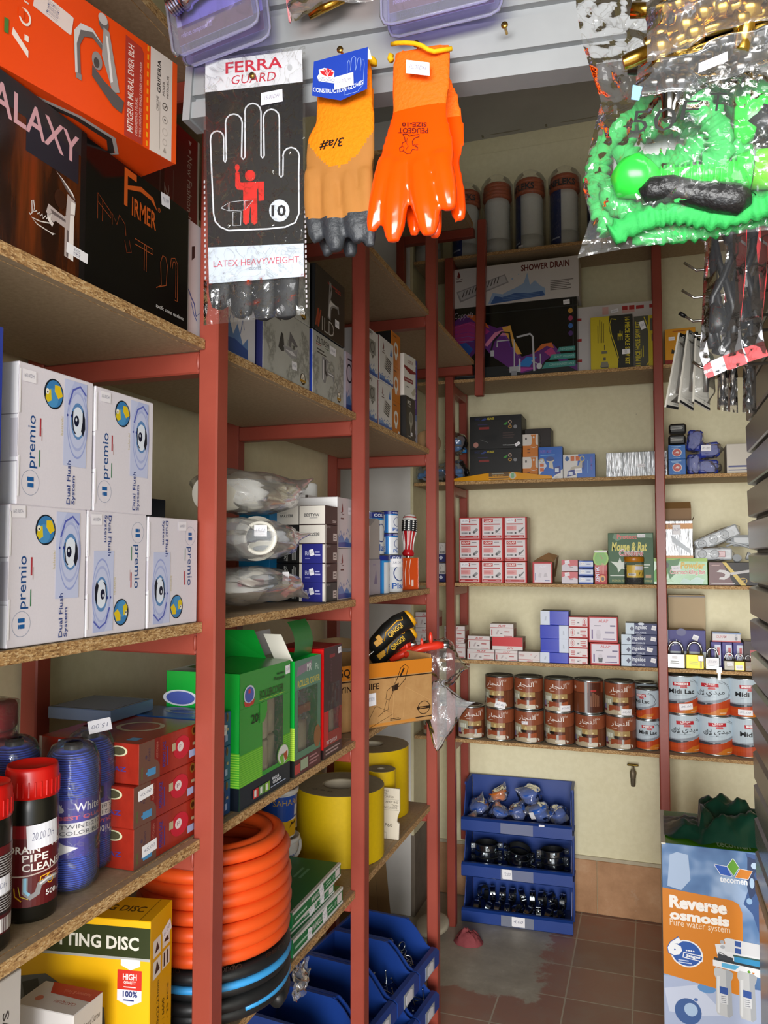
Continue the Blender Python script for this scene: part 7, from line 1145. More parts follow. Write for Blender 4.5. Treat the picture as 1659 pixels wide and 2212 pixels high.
def mart(ar): return [('r', 0, 0, 1, 1, '#bccad4'), ('r', 0, 0, .04, 1, '#c8b888'), W3([(.04, 0), (1, 0), (1, .44), (Q(.98), .42), (Q(.7), .33), (Q(.4), .27), (.04, .24)], '#b8441c'), W3([(Q(.3), .0), (Q(.9), .0), (Q(1.05), .2), (Q(.7), .16), (Q(.5), .04)], '#c87424'), W3([(.04, .08), (Q(.4), .12), (Q(.6), .2), (.04, .18)], '#c04c20'), W3([(.04, .26), (Q(.4), .28), (Q(.8), .36), (Q(1.08), .48), (Q(1.16), .62), (Q(1.02), .5), (Q(.7), .42), (Q(.3), .36), (.04, .34)], '#8c929c'), W3([(.04, .24), (Q(.3), .25), (Q(.55), .29), (Q(.6), .32), (Q(.3), .32), (.04, .33)], '#3c4048'), ('l', [(Q(.82), .93), (Q(1.0), .84), (Q(1.1), .68), (Q(1.02), .52)], .002, '#2c2c34'), ('l', [(Q(.74), .9), (Q(.95), .84), (Q(1.06), .7)], .0012, '#2c2c34'),
    W3([(Q(.28), .76), (Q(.74), .77), (Q(.73), .87), (Q(.27), .86)], '#b82430'), W3([(Q(.46), .7), (Q(.66), .7), (Q(.64), .76), (Q(.48), .76)], '#c05c60')]+([('t', MD, Q(.38), .775, Q(.64), .87, '#f0e4e4', 0, .012), ('t', MD, Q(.42), .5, Q(.9), .66, '#1c2024', 0, .008), ('t', LAK, Q(.14), .52, Q(.36), .68, '#1c2024', 0, .008)] if ar else [('t', 'MIDI', Q(.32), .785, Q(.68), .85, '#f0e4e4', 0, .06), ('t', 'Midi Lac', Q(.16), .54, Q(.86), .67, '#16181c', 0, .03)])+[('n', Q(.3), .48, Q(.74), .51, 1, '#9cacb8'), ('n', Q(.75), .04, Q(.95), .08, 1, '#e0c4a8')]
ML, MA = mart(False), mart(True); GM = 'white and orange lacquer tins'; HM = at(1475, 1547, Y=YT-.07).z-S6
for px, r, art, tr, lab, st in ((1474, 0, MA, .12, 'white and orange lacquer tin with Arabic lettering, lower row beside the post', None), (1545, 0, MA, .05, 'white and orange lacquer tin with Arabic lettering, lower row second from the post', None), (1616, 0, ML, .22, 'white and orange lacquer tin, lower row at the grey partition', None), (1472, 1, ML, 0, 'white and orange lacquer tin with Latin lettering and low tag, upper row beside the post', (.6, .2, .3, .16, '85,00', .08)), (1543, 1, MA, -.3, 'white and orange lacquer tin with Arabic lettering turned left, upper row', None), (1612, 1, ML, .1, 'white and orange lacquer tin with a tag at its foot, upper row at the partition', (.42, .14, .3, .14, '85,00'))):
    tin(lab, 'lacquer_tin', xat(px, 1540, YT+.01), YT+.036, S6+.0005+r*(HM+.0006), .073, HM, '#bccad4', art, GM, tr, st)
HS = at(1398, 1557, Y=YT-.05).z-S6
SMA, SMB = mart(False), mart(False)
for px, r, tr, y, lab in ((1400, 0, -.05, YT-.005, 'small lacquer tin left of the middle post, lower one'), (1401, 1, -.7, YT-.005, 'small lacquer tin left of the middle post with its pale side strip showing'), (1399, 1, .1, YT+.13, 'small lacquer tin at the back, top rim just above the one in front')):
    tin(lab, 'lacquer_tin', xat(px, 1560, YT-.02)+(.0 if y < 3.75 else -.01), y+.02, S6+.0005+r*(HS+.0006)+(.006 if y > 3.75 else 0), .052, HS, '#bccad4', SMA, 'small lacquer tins', tr)
tin('small lacquer tin hidden low at the back left of the post', 'lacquer_tin', xat(1399, 1560, YT-.02)-.01, YT+.13, S6+.0005, .052, HS+.005, '#bccad4', SMB, 'small lacquer tins', 0)
# ================================================================== on the floor
BLUE = mat('#173a86', .4, 0, .5, .08, 12, .05)
def bin_mesh(w_, d, h, lip, label=True):
    """open fronted stacking bin; front at y=0 looking to -Y, base at z=0, walls with real thickness"""
    mb = MB(); t = .004
    mb.box(-w_/2, w_/2, .012, d, 0, t, BLUE, .001); mb.box(-w_/2+.006, w_/2-.006, d-t, d, t, h, BLUE, .001)
    prof = [(.012, .001), (.012, lip), (.03, lip+.01), (.07, h*.82), (.095, h-.004), (.11, h), (d, h), (d, .001)]
    for sx in (-1, 1):
        x0, x1 = sorted((sx*w_/2, sx*(w_/2-t))); mb.prism([(y, z) for y, z in prof], x0, x1, BLUE, 'x')
        x0, x1 = sorted((sx*w_/2, sx*(w_/2+.008))); mb.prism([(.1, h-.012), (.1, h), (d+.002, h), (d+.002, h-.012)], x0, x1, BLUE, 'x')
        for yy in (.45, .7): mb.box(x0, x1, d*yy, d*yy+.006, .01, h-.013, BLUE, .001)
    mb.box(-w_/2-.008, w_/2+.008, d-.002, d+.006, h-.012, h, BLUE, .001)
    mb.prism([(0, 0), (-.012, .008), (-.012, lip-.006), (0, lip+.002), (.016, lip+.002), (.016, lip-.005), (.004, lip-.008), (.004, 0)], -w_/2-.006, w_/2+.006, BLUE, 'x')
    return mb
def put_bin(label, loc, rot, w_, d, h, lip, group, meshes, holder=(.35, .62), st=None, name='storage_bin'):
    t = thing(name, label, 'bin', loc, rot, group)
    o = bpy.data.objects.new('tub', meshes[0]); C.objects.link(o); o.parent = t
    o = bpy.data.objects.new('label_holder', meshes[1]); C.objects.link(o); o.parent = t
    if st: sticker(t, flat((-w_/2, -.0135, 0), (1, 0, 0), (0, 0, 1), w_, lip), *st)
    return t
CW, CD, CH, CL = .5, .25, .2, .062; CR_ = math.radians(2.5)
big = bin_mesh(CW, CD, CH, CL).mesh('tub', True)
mb = MB(); mb.box(-CW*.14, CW*.16, -.0135, -.012, .008, CL-.006, film('#e8eef8', .2, .5, .2, 8, .1), .0004); bigh = mb.mesh('label_holder')
c0 = Vector((-.607, 3.70, 0)); CP = .2105
for i, (lab, st) in enumerate((('large blue open bin at the bottom of the stack, filled with small pipe clamps', (.52, .55, .12, .7, '4,00', 0)), ('large blue open bin in the middle of the stack, filled with large pipe clamps', (.42, .55, .09, .7, '12,00', .03)), ('large blue open bin on top of the stack, filled with wrapped blue parts', (.74, .98, .05, .14, '', 0)))):
    put_bin(lab, (c0.x, c0.y, .0008+i*CP), CR_, CW, CD, CH, CL, 'large blue bins stacked against the back wall', (big, bigh), st=st)
MC = Matrix.Translation((c0.x, c0.y, 0)) @ Matrix.Rotation(CR_, 4, 'Z')
CHR, RUB = steel('#a8b0b4', .18), mat('#16181a', .6, 0, .4, .1, 40)
def clamp_mesh(R):
    mb = MB()
    for s_ in (1, -1):
        A = [math.pi*(.06+.88*k/14)*s_ for k in range(15)]
        mb.tube([(R*math.cos(a), R*math.sin(a), 0) for a in A], .011, CHR, 8, flat=.16, up=(1, 0, 0)) if 0 else None
        P, n = [], 15
        for a in A:
            for rr, z in ((R, -.011), (R, .011), (R-.0018, .011), (R-.0018, -.011)): P.append((rr*math.cos(a), rr*math.sin(a), z))
        mb.add(P, [[k*4+j, k*4+(j+1) % 4, (k+1)*4+(j+1) % 4, (k+1)*4+j] for k in range(n-1) for j in range(4)], CHR)
        P = []
        for a in A:
            for rr, z in ((R-.0018, -.013), (R-.0018, .013), (R-.007, .012), (R-.007, -.012)): P.append((rr*math.cos(a), rr*math.sin(a), z))
        mb.add(P, [[k*4+j, k*4+(j+1) % 4, (k+1)*4+(j+1) % 4, (k+1)*4+j] for k in range(n-1) for j in range(4)], RUB)
        for sx in (1, -1): mb.box(min(sx*R*.99, sx*(R+.02)), max(sx*R*.99, sx*(R+.02)), s_*.006-.0015, s_*.006+.0015, -.011, .011, CHR, .0004)
    for sx in (1, -1): mb.tube([(sx*(R+.012), -.012, 0), (sx*(R+.012), .02, 0)], .003, CHR, 8); mb.lathe([(.006, 0), (.006, .004)], CHR, 6, Matrix.Translation((sx*(R+.012), .0075, 0)) @ Matrix.Rotation(-math.pi/2, 4, 'X'))
    mb.lathe([(.0075, 0), (.0075, .014)], CHR, 6, Matrix.Translation((0, -R, 0)) @ Matrix.Rotation(math.pi/2, 4, 'X'))
    return mb.mesh('clamp_ring')
rr = random.Random(11)
def scatter(name, label, cat, group, me, level, spots):
    for k, (x, y, z, rot) in enumerate(spots):
        o = bpy.data.objects.new(name, me); C.objects.link(o); o.location = MC @ Vector((x, y, level*CP+z)); o.rotation_euler = rot
        tag(o, label, cat, group)
CM = clamp_mesh(.056); CS = clamp_mesh(.034)
sp = []
for x_, n_, tl in ((-.157, 4, .0), (.0, 3, .22), (.157, 4, -.05)):
    for k in range(n_): sp.append((x_+.002*(k % 2), .12, .024+.029*k+(.018 if tl > .1 else 0), (tl, tl*.8, (-.2, .25, -.1, .3)[k])))
scatter('pipe_clamp', 'large steel pipe clamp with black rubber, piled in the middle blue bin', 'clamp', 'large pipe clamps', CM, 1, sp)
sp = []
for r_ in range(2):
    for k in range(9): sp.append((-.196+.048*k+.012*r_, .072+.11*r_, .04+.03*r_, (math.pi/2+rr.uniform(-.5, .5), rr.uniform(-.25, .25), math.pi/2+rr.uniform(-.28, .28))) if (k+r_) % 3 else (-.196+.048*k+.012*r_, .072+.11*r_, .04+.03*r_, (math.pi/2, rr.uniform(-1, 1), math.pi/2+rr.uniform(-.2, .2))))
scatter('pipe_clamp', 'small steel pipe clamp with black rubber, piled in the bottom blue bin', 'clamp', 'small pipe clamps', CS, 0, sp)
WR = film('#ffffff', .1, .9, .1, 40, .7)
for k, (x, y, z, sx, sz, col, lab) in enumerate(((-.19, .13, .07, .055, .055, '#2450a4', 'film wrapped blue part at the left end of the top bin'), (-.09, .1, .06, .05, .045, '#2a58b0', 'film wrapped blue part low in the left half of the top bin'), (.0, .11, .07, .05, .05, '#2450a4', 'film wrapped blue part in the middle of the top bin'), (.1, .12, .075, .055, .06, '#2a5cb4', 'film wrapped blue part with white tag, right of the middle of the top bin'), (.19, .12, .07, .05, .06, '#2450a4', 'film wrapped blue part at the right end of the top bin'), (.05, .17, .14, .06, .055, '#2a58b0', 'film wrapped blue part heaped highest in the top bin'), (-.1, .15, .135, .055, .035, '#c86c20', 'film wrapped orange part lying on the blue ones in the top bin'), (-.215, .055, .04, .03, .03, '#b86420', 'small orange part in film at the front left corner of the top bin'))):
    q = MC @ Vector((x, y, 2*CP+z)); t = thing('wrapped_part', lab, 'packet', q, (rr.uniform(-.5, .5), rr.uniform(-.4, .4), rr.uniform(-1, 1)), 'film wrapped parts in the top blue bin')
    mb = MB(); mb.lathe([(.001, -sz*.7), (sx*.5, -sz*.7), (sx*.62, -sz*.3), (sx*.62, sz*.1), (sx*.8, sz*.2), (sx*.8, sz*.55), (.001, sz*.6)], plas(col, .3), 18); mb.build('part_body', t)
    mb = MB(); bag_mesh(mb, (0, 0, 0), (sx*.95, sx*.9, sz*.85), WR, 80+k, [((rr.uniform(-1, 1), rr.uniform(-1, 1), .8), .03)], .3, 16, 9); mb.build('film', t)
    if k == 3: sticker(t, flat((-.02, -sx*1.0, .0), (1, 0, 0), (0, 0, 1), .04, .03), .5, .5, .7, 1.1, '')
# small blue bins under the left rack: three rows, the lowest below the frame
BW, BD, BH, BL = .163, .3, .142, .058
sm = bin_mesh(BW, BD, BH, BL).mesh('tub', True)
mb = MB(); mb.prism([(-BW*.24, .01), (BW*.24, .01), (BW*.24, BL-.006), (-BW*.24, BL-.006)], -.0135, -.012, plas('#9aa0a8', .3)); mb.prism([(-BW*.13, .014), (BW*.16, .014), (BW*.16, BL-.016), (BW*.06, BL-.01), (-BW*.13, BL-.018)], -.0142, -.0135, card('#cfcdd2')); smh = mb.mesh('label_holder', True)
pb0, pb1 = Vector((-.735, 2.615, 0)), Vector((-.79, 2.10, 0)); dirb = (pb0-pb1).normalized(); rb = math.atan2(dirb.y, dirb.x)
rows_ = ('in the floor row under the left rack', 'in the middle row under the left rack', 'in the top row under the left rack')
for r_ in range(3):
    for k in range(4):
        c_ = pb0-dirb*.182*k; nm = ('farthest from the door', 'second from the far end', 'third from the far end', 'nearest the door')[k]
        put_bin('small blue bin %s, %s' % (rows_[r_], nm), (c_.x, c_.y, .0008+.148*r_), rb, BW, BD, BH, BL, 'small blue bins under the left rack', (sm, smh))
MBN = lambda k, r_: Matrix.Translation((pb0.x-dirb.x*.182*k, pb0.y-dirb.y*.182*k, .148*r_)) @ Matrix.Rotation(rb, 4, 'Z')
mb = MB(); mb.tube([(0, 0, -.03), (0, 0, 0)]+[(0, .014*math.sin(a*math.pi/8), .014-.014*math.cos(a*math.pi/8)) for a in range(1, 17)], .0022, steel('#b4bcc0', .2), 8); EYE = mb.mesh('eye_screw')
for k in range(9):
    o = bpy.data.objects.new('eye_screw', EYE); C.objects.link(o); o.location = MBN(0, 2) @ Vector((-.03+.014*(k % 5), .05+.03*(k//3)+.006*k, .036+.016*(k//4)+.004)); o.rotation_euler = (rr.uniform(-.9, .9), rr.uniform(-1.2, 1.2), rr.uniform(0, 6)); tag(o, 'shiny eye screw with a round loop in the farthest top row bin', 'screw', 'eye screws in the far blue bin')
mb = MB(); mb.lathe([(.0016, -.03), (.0016, .028), (.0042, .03), (.003, .032)], steel('#b0b8bc', .2), 8); SCR = mb.mesh('long_screw')
for g_, (bk, br, n_, lab) in enumerate(((0, 1, 16, 'long thin screw standing in the farthest middle row bin'), (1, 2, 8, 'long thin screw lying in the second top row bin'))):
    for k in range(n_):
        o = bpy.data.objects.new('long_screw', SCR); C.objects.link(o); o.location = MBN(bk, br) @ Vector((rr.uniform(-.055, .055), rr.uniform(.03, .13), .024+rr.uniform(0, .03))); o.rotation_euler = (rr.uniform(-1.3, 1.3), rr.uniform(-1.3, 1.3), rr.uniform(0, 6)); tag(o, lab, 'screw', ('long screws in the middle row bin', 'long screws in the top row bin')[g_])
# leaning brown board, lid and cloth on the floor
mb = MB(); KRF = streaks('brown_board', [(.3, '#6c5230'), (.7, '#7c6038')], 12, (1, 1, .3), .7); mb.box(-.15, .15, 0, .012, 0, .62, KRF, .002)
draw(mb, flat((-.15, -.0, 0), (1, 0, 0), (0, 0, 1), .3, .62), [('l', [(.6, .02), (.62, .98)], .002, '#3c2c18'), ('l', [(.8, .02), (.82, .98)], .0015, '#4c3820'), ('g', .74, .84, .05, .03, .3, '#2c2014')])
o = mb.build('leaning_board', None, (-1.13, 3.08, 0), (math.radians(-12), 0, math.radians(48))); tag(o, 'brown board leaning behind the blue bins near the white pillar', 'board')
mb = MB(); mb.lathe([(.001, 0), (.07, 0), (.078, .006), (.078, .022), (.07, .028), (.03, .03), (.001, .03)], mat('#b0a690', .6, 0, .3, .15, 30, .2), 36); o = mb.build('round_lid', None, (-.965, 3.545, .02), (math.radians(14), math.radians(-8), 0)); tag(o, 'dusty pale round lid lying on the floor behind the third post', 'lid')
t = thing('red_cloth', 'crumpled faded red cloth lump on the cement floor before the blue bins', 'cloth', (-.79, 3.5, 0))
mb = MB(); mb.grid(lambda u, v: ((lambda r, a: ((r*.068*math.cos(a)*(1+.25*noise.noise(Vector((math.cos(a)*1.5, math.sin(a)*1.5, 3)))), r*.05*math.sin(a)*(1+.25*noise.noise(Vector((math.cos(a)*1.5, math.sin(a)*1.5, 7)))), max(.001, (1-r**2.2)*.055*(1+.5*noise.noise(Vector((r*3*math.cos(a), r*3*math.sin(a), 1))))+.012*noise.noise(Vector((r*9*math.cos(a), r*9*math.sin(a), 2)))*(1-r)))))(v, 2*math.pi*u)), 40, 16, mat('#8c4448', .8, 0, .2, .15, 50, .5)); mb.build('cloth', t)
# water filter carton and the dark green plastic on it
P0 = at(1429, 1820, Y=2.7); RW, RH, RD = .33, P0.z, .34
t = thing('water_filter_carton', 'tall blue and orange carton of a water filter standing by the grey partition', 'box', (P0.x+RW/2, 2.7+RD/2, 0))
def _wat(nt, N, L, b, v):
    n = _noise(N, L, v, 5, 3); c = _ramp(N, L, n, [(.35, '#24497e'), (.5, '#5278a8'), (.62, '#98b0d2')]); L.new(c, b.inputs['Base Color']); b.inputs['Roughness'].default_value = .35
WAT = nodemat('water_print', _wat)
mb = MB(); carton_mesh(mb, RW, RH, RD, {'F': WAT, 'L': '#c8c4b4', 'T': gloss('#4c8c1c', .25)}); F = faces(RW, RH, RD)
fx = lambda px: (px-1429)/(1667-1429)                      # across the front
fv = lambda py: 1-(py-1820)/(2423-1820)
WT = lambda pts, c: ('p', [(fx(x), fv(y)) for x, y in pts], c)
A = [('r', 0, 0, 1, fv(2130), '#a8b4d0'), WT([(1430, 2160), (1500, 2140), (1560, 2200), (1500, 2212), (1440, 2212)], '#c4cce0'), ('e', fx(1480), fv(2205), .12, .05, '#3c5c94'), ('e', fx(1486), fv(2200), .06, .025, '#a8c0dc'), ('e', fx(1520), fv(2145), .08, .018, '#5c8cc0'), ('e', fx(1497), fv(2175), .018, .006, '#4c6ca8'),
    WT([(1429, 1925), (1576, 1935), (1590, 1942), (1597, 1960), (1597, 2150), (1429, 2126)], '#d07c14'),
    WT([(1606, 1822), (1640, 1826), (1667, 1850), (1667, 2010), (1630, 2000), (1618, 1960), (1600, 1940), (1612, 1900), (1604, 1880), (1614, 1850)], '#2c5088'), WT([(1610, 1830), (1640, 1840), (1622, 1870), (1632, 1900), (1614, 1930), (1608, 1900)], '#16305c'), ('e', fx(1618), fv(1890), .02, .02, '#a8c4e0'), ('e', fx(1612), fv(1932), .025, .012, '#8cb0d4'), ('e', fx(1624), fv(1850), .03, .012, '#b8d0e8'),
    WT([(1446, 1846), (1462, 1838), (1486, 1842), (1490, 1900), (1470, 1926), (1440, 1920)], '#a8bcd8')]
ol = lambda pts, c: [('l', [(fx(x), fv(y)) for x, y in pts], .0035, '#e8eaf0', True), WT(pts, c)]
A += ol([(1541, 1857), (1567, 1859), (1577, 1880), (1554, 1878)], '#2054b4')+ol([(1580, 1839), (1592, 1858), (1581, 1878), (1568, 1858)], '#5c9c1c')+ol([(1594, 1861), (1619, 1863), (1610, 1882), (1584, 1881)], '#d07c14')
A += [('t', 'Tecomen' if 0 else 'tecomen', fx(1552), fv(1896), fx(1609), fv(1883), '#eceef4', 0, .03)]
A += [('t', 'Reverse', fx(1444), fv(1970), fx(1566), fv(1940), '#f2eee8', 0, .05), ('t', 'osmosis', fx(1444), fv(1997), fx(1570), fv(1974), '#f2eee8', 0, .05), ('t', 'Pure water system', fx(1444), fv(2016), fx(1571), fv(1995), '#f0dcc0', 0, -.005)]
A += [('e', fx(1479), fv(2072), .145, .052, '#e8eaf0'), ('e', fx(1479), fv(2072), .13, .047, '#2454a4'), ('t', '6', fx(1437), fv(2082), fx(1471), fv(2035), '#2454a4', 0, .13, .15), ('t', '6', fx(1438.5), fv(2080), fx(1469.5), fv(2037), '#eef0f4', 0, .07, .15)]+[('e', fx(1479+5*i), fv(2064.5), .008, .003, '#e8eaf0') for i in range(4)]+[WT([(1472, 2069), (1514, 2072), (1512, 2086), (1470, 2082)], '#eceef4'), WT([(1474, 2071), (1512, 2074), (1510, 2084), (1472, 2080)], '#2454a4'), ('t', 'Stages', fx(1477), fv(2081.5), fx(1508), fv(2073), '#eef0f4', 0, .05, .1), ('n', fx(1461), fv(2096), fx(1490), fv(2086), 2, '#c8d4ec')]
# the pictured filter: upper cartridges, tray, two housings
G1, G2, BL_ = '#d4d6da', '#a8acb4', '#2c5098'
A += [WT([(1539, 2040), (1560, 2036), (1640, 2044), (1640, 2072), (1545, 2072)], '#e0e2e6'), WT([(1558, 2026), (1564, 2022), (1667, 2030), (1667, 2042), (1562, 2038)], G1), WT([(1556, 2038), (1562, 2034), (1667, 2044), (1667, 2058), (1560, 2053)], G1), WT([(1580, 2026), (1593, 2027), (1593, 2039), (1580, 2038)], BL_), WT([(1580, 2042), (1593, 2043), (1593, 2055), (1580, 2054)], BL_), ('e', fx(1554), fv(2033), .02, .007, G2), ('e', fx(1555), fv(2044), .02, .007, G2),
    WT([(1536, 2070), (1667, 2080), (1667, 2087), (1536, 2078)], '#20282c'), WT([(1578, 2060), (1667, 2064), (1667, 2080), (1578, 2074)], '#2c8cc0'), WT([(1576, 2058), (1667, 2062), (1667, 2066), (1576, 2062)], '#2c5450'), WT([(1546, 2060), (1576, 2066), (1576, 2074), (1544, 2072)], '#30343c'), ('l', [(fx(1543), fv(2066)), (fx(1548), fv(2056)), (fx(1564), fv(2064))], .002, '#22262c'),
    WT([(1534, 2076), (1667, 2086), (1667, 2106), (1534, 2090)], '#e6e8ec'), WT([(1552, 2080), (1590, 2082), (1580, 2092), (1552, 2090)], '#5cb0dc'), WT([(1608, 2088), (1612, 2092), (1608, 2096), (1604, 2092)], '#5c9c1c'), WT([(1614, 2092), (1620, 2092), (1616, 2096)], '#d07c14')]
for x0 in (1536, 1584):
    A += [WT([(x0, 2098), (x0+4, 2092), (x0+34, 2096), (x0+40, 2102), (x0+38, 2112), (x0+35, 2120), (x0+37, 2196), (x0+30, 2203), (x0+6, 2199), (x0+3, 2190), (x0+4, 2118), (x0, 2108)], '#c0c2c4'), WT([(x0+24, 2094), (x0+34, 2096), (x0+40, 2102), (x0+35, 2120), (x0+37, 2196), (x0+30, 2203), (x0+26, 2200)], '#a4a8ae'), WT([(x0+6, 2112), (x0+12, 2112), (x0+10, 2196), (x0+6, 2194)], '#d8dadc'), WT([(x0+11, 2134), (x0+28, 2136), (x0+28, 2152), (x0+11, 2150)], BL_), WT([(x0+12, 2150), (x0+28, 2152), (x0+28, 2174), (x0+12, 2172)], '#d4d6da'), ('n', fx(x0+14), fv(2172), fx(x0+26), fv(2154), 4, '#8c9098')]
draw(mb, F['F'], A); draw(mb, F['T'], [('l', [(.0, .56), (.6, .5)], .002, '#8cb070'), ('t', 'tecomen', .5, .06, .8, .2, '#b8d0a0', 0, .02), ('r', 0, .6, .4, .98, '#3c7c1c')])
mb.build('carton', t)
MB().box(-RW/2-.0015, -RW/2+.012, -RD/2-.0012, RD/2, RH-.004, RH+.0012, card('#d8d4c4'), .0004).build('torn_edge', t)
t = thing('plastic_sheet', 'crumpled dark green plastic sheet lying on the water filter carton', 'plastic sheet', (P0.x+RW/2+.02, 2.86, RH))
DG = mat('#0c3426', .28, 0, .5, .1, 30, .2)
def sheet(u, v):
    x = -.175+.38*u; y = -.15+(.28 if u > .3 else .2)*v+(.06*(.3-u)/.3 if u < .3 else 0); n_ = noise.noise(Vector((u*3.2, v*2.6, 4))); n2 = noise.noise(Vector((u*8, v*6, 9)))
    h = .05+.035*math.sin(u*2.6)*(.4+.6*v)+.06*n_+.03*n2+.02*abs(noise.noise(Vector((u*14, v*9, 2)))); e = min(1, 6*min(u, 1-u), 7*(1-v), .12+4*v); h = max(.004, h*e)
    if u < .3: h *= .45
    return (x, y+.02*n2, h+.002)
mb = MB(); mb.grid(sheet, 46, 30, DG); mb.build('sheet', t)
# brass tap on the back wall
p = at(1367, 1655, Y=3.93); t = thing('wall_tap', 'old brass tap with tee handle on the yellow back wall above the skirting', 'tap', (p.x, YB, p.z))
BR = steel('#8c7434', .3); mb = MB(); mb.lathe([(.014, 0), (.016, .006), (.009, .012), (.009, .03)], BR, 16, Matrix.Translation((0, .0, -.04)) @ Matrix.Rotation(math.pi/2, 4, 'X')); mb.lathe([(.012, -.06), (.014, -.05), (.015, -.035), (.011, -.02), (.007, -.016), (.006, 0)], mat('#7c705c', .5, .6, .5, .2, 60), 16, Matrix.Translation((0, -.035, 0))); mb.lathe([(.009, -.095), (.011, -.085), (.012, -.06)], mat('#6c6250', .5, .6), 14, Matrix.Translation((0, -.037, 0))); mb.build('body', t)
MB().lathe([(.004, -.026), (.0055, -.02), (.0055, .02), (.004, .026)], BR, 12, Matrix.Translation((0, -.035, .004)) @ Matrix.Rotation(math.pi/2, 4, 'Y')).build('handle', t)
# ================================================================== goods hanging from the header and the partition
from mathutils.bvhtree import BVHTree
def pxf(Y, bvh=None, step=0):                              # a vertical plane at depth Y, addressed by where its points lie in the photograph
    if bvh is None: return Face(1, 1, lambda a, b, t: at(a, b, Y=Y-t-.0003), step)
    o = Vector((0, 0, ZC))
    def fn(a, b, t):
        d = (at(a, b, Y=Y)-o).normalized(); h = bvh.ray_cast(o, d, 5)[0]
        return (h if h else at(a, b, Y=Y))-d*(t+.0006)
    return Face(1, 1, fn, step)
def rel(mb, name, t, fix=False):
    l = t.location; mb.v = [(v[0]-l.x, v[1]-l.y, v[2]-l.z) for v in mb.v]; return mb.build(name, t, fix=fix)
def pstick(t, x0, y0, x1, y1, Y, text, slope=-.12, bvh=None):
    mb = MB(); f = pxf(Y, bvh); yy = lambda x, y: y+slope*(x-x0); w2 = x1-x0
    put(mb, f, [[(x0, y0), (x1, yy(x1, y0)), (x1+1, yy(x1, y1)), (x0-1, y1)]], mat('#e6e2ee', .55, 0, .3, .03)); f.k = 3
    V, P = glyphs(text, -.012, .25)
    put(mb, f, [[(lambda x, y: (x, yy(x, y)))(x0+w2*(.14+.72*V[i][0]), y1+(y0-y1)*(.34+.36*V[i][1])) for i in p] for p in P], ink('#55506e'))
    return rel(mb, 'price_sticker', t)
def screw(px, py, lab, Y=.972):
    p = at(px, py, Y=Y-.012); mb = MB(); BS = steel('#b08a3c', .25); mb.lathe([(.0018, 0), (.0018, .014), (.0045, .0165), (.0042, .018), (.001, .0185)], BS, 14, Matrix.Rotation(math.pi/2, 4, 'X') @ Matrix.Translation((0, 0, -.006)))
    mb.box(-.0025, .0025, -.0128, -.0122, -.0005, .0005, mat('#3c2c14'), .0001)
    tag(mb.build('brass_screw', None, p), lab, 'screw', None)
# ---- black glove packet
YP = .955; sx = lambda x: 430+x/2.048; sy = lambda y: 100+y/2.048
S = lambda pts: [(sx(x), sy(y)) for x, y in pts]
t = thing('glove_packet', 'clear packet of black gloves with white outlined hand, left of the orange gloves', 'gloves', at(552, 702, Y=YP))
mb = MB(); f = pxf(YP); BKF = '#0c0b0c'
WHT = '#cfd2d8'
arc = lambda cx, cy, r, n=7, a0=180, a1=0: [(cx+r*math.cos(math.radians(a0+(a1-a0)*i/(n-1))), cy-r*math.sin(math.radians(a0+(a1-a0)*i/(n-1)))*1.05) for i in range(n)]
hand = [(64, 740), (56, 560), (50, 420)]+arc(80, 405, 29)+[(109, 505), (115, 514), (121, 500), (117, 345)]+arc(154, 338, 37)+[(188, 490), (195, 500), (203, 490), (203, 300)]+arc(238, 290, 36)+[(274, 485), (281, 495), (288, 484), (285, 320)]+arc(320, 315, 35)+[(356, 570), (363, 580), (371, 570), (372, 490)]+arc(407, 485, 36)+[(441, 560), (442, 740), (425, 780), (380, 800), (300, 808), (130, 815), (95, 800), (72, 775)]
draw(mb, f, [('p', S([(27, 203), (458, 155), (462, 872), (40, 892)]), BKF), ('p', S([(28, 68), (455, 15), (459, 157), (27, 204)]), '#d4d6dc'), ('p', S([(40, 890), (462, 872), (463, 1018), (44, 1050)]), '#bcc6d2')])
g = glyphs
def slant(s_, x0, y0, x1, y1, col, sl=-.1, bold=0, sh=0, fc=None, rot=0):
    ff = fc or f; ff.k += 1; V, P = glyphs(s_, bold, sh); Q_ = [(sx(x0+(x1-x0)*a), sy(y1+(y0-y1)*b+sl*((x0+(x1-x0)*a)-x0))) for a, b in V]
    put(mb, ff, [[Q_[i] for i in p] for p in P], ink(col))
f.k = 6
slant('FERRA', 117, 72, 368, 122, '#c02038', -.11, .015); slant('GUARD', 143, 130, 340, 170, '#b82a40', -.1, .0, .15)
for xx, yy, ww in ((117, 72, 30), (117, 120, 30)): pass
slant('LATEX HEAVYWEIGHT', 64, 950, 442, 978, '#b83048', -.06, -.01); slant('GLOVES', 222, 978, 274, 990, '#5c646c', -.06, 0)
slant('10', 320, 700, 380, 758, '#16161c', 0, .03) if 0 else None
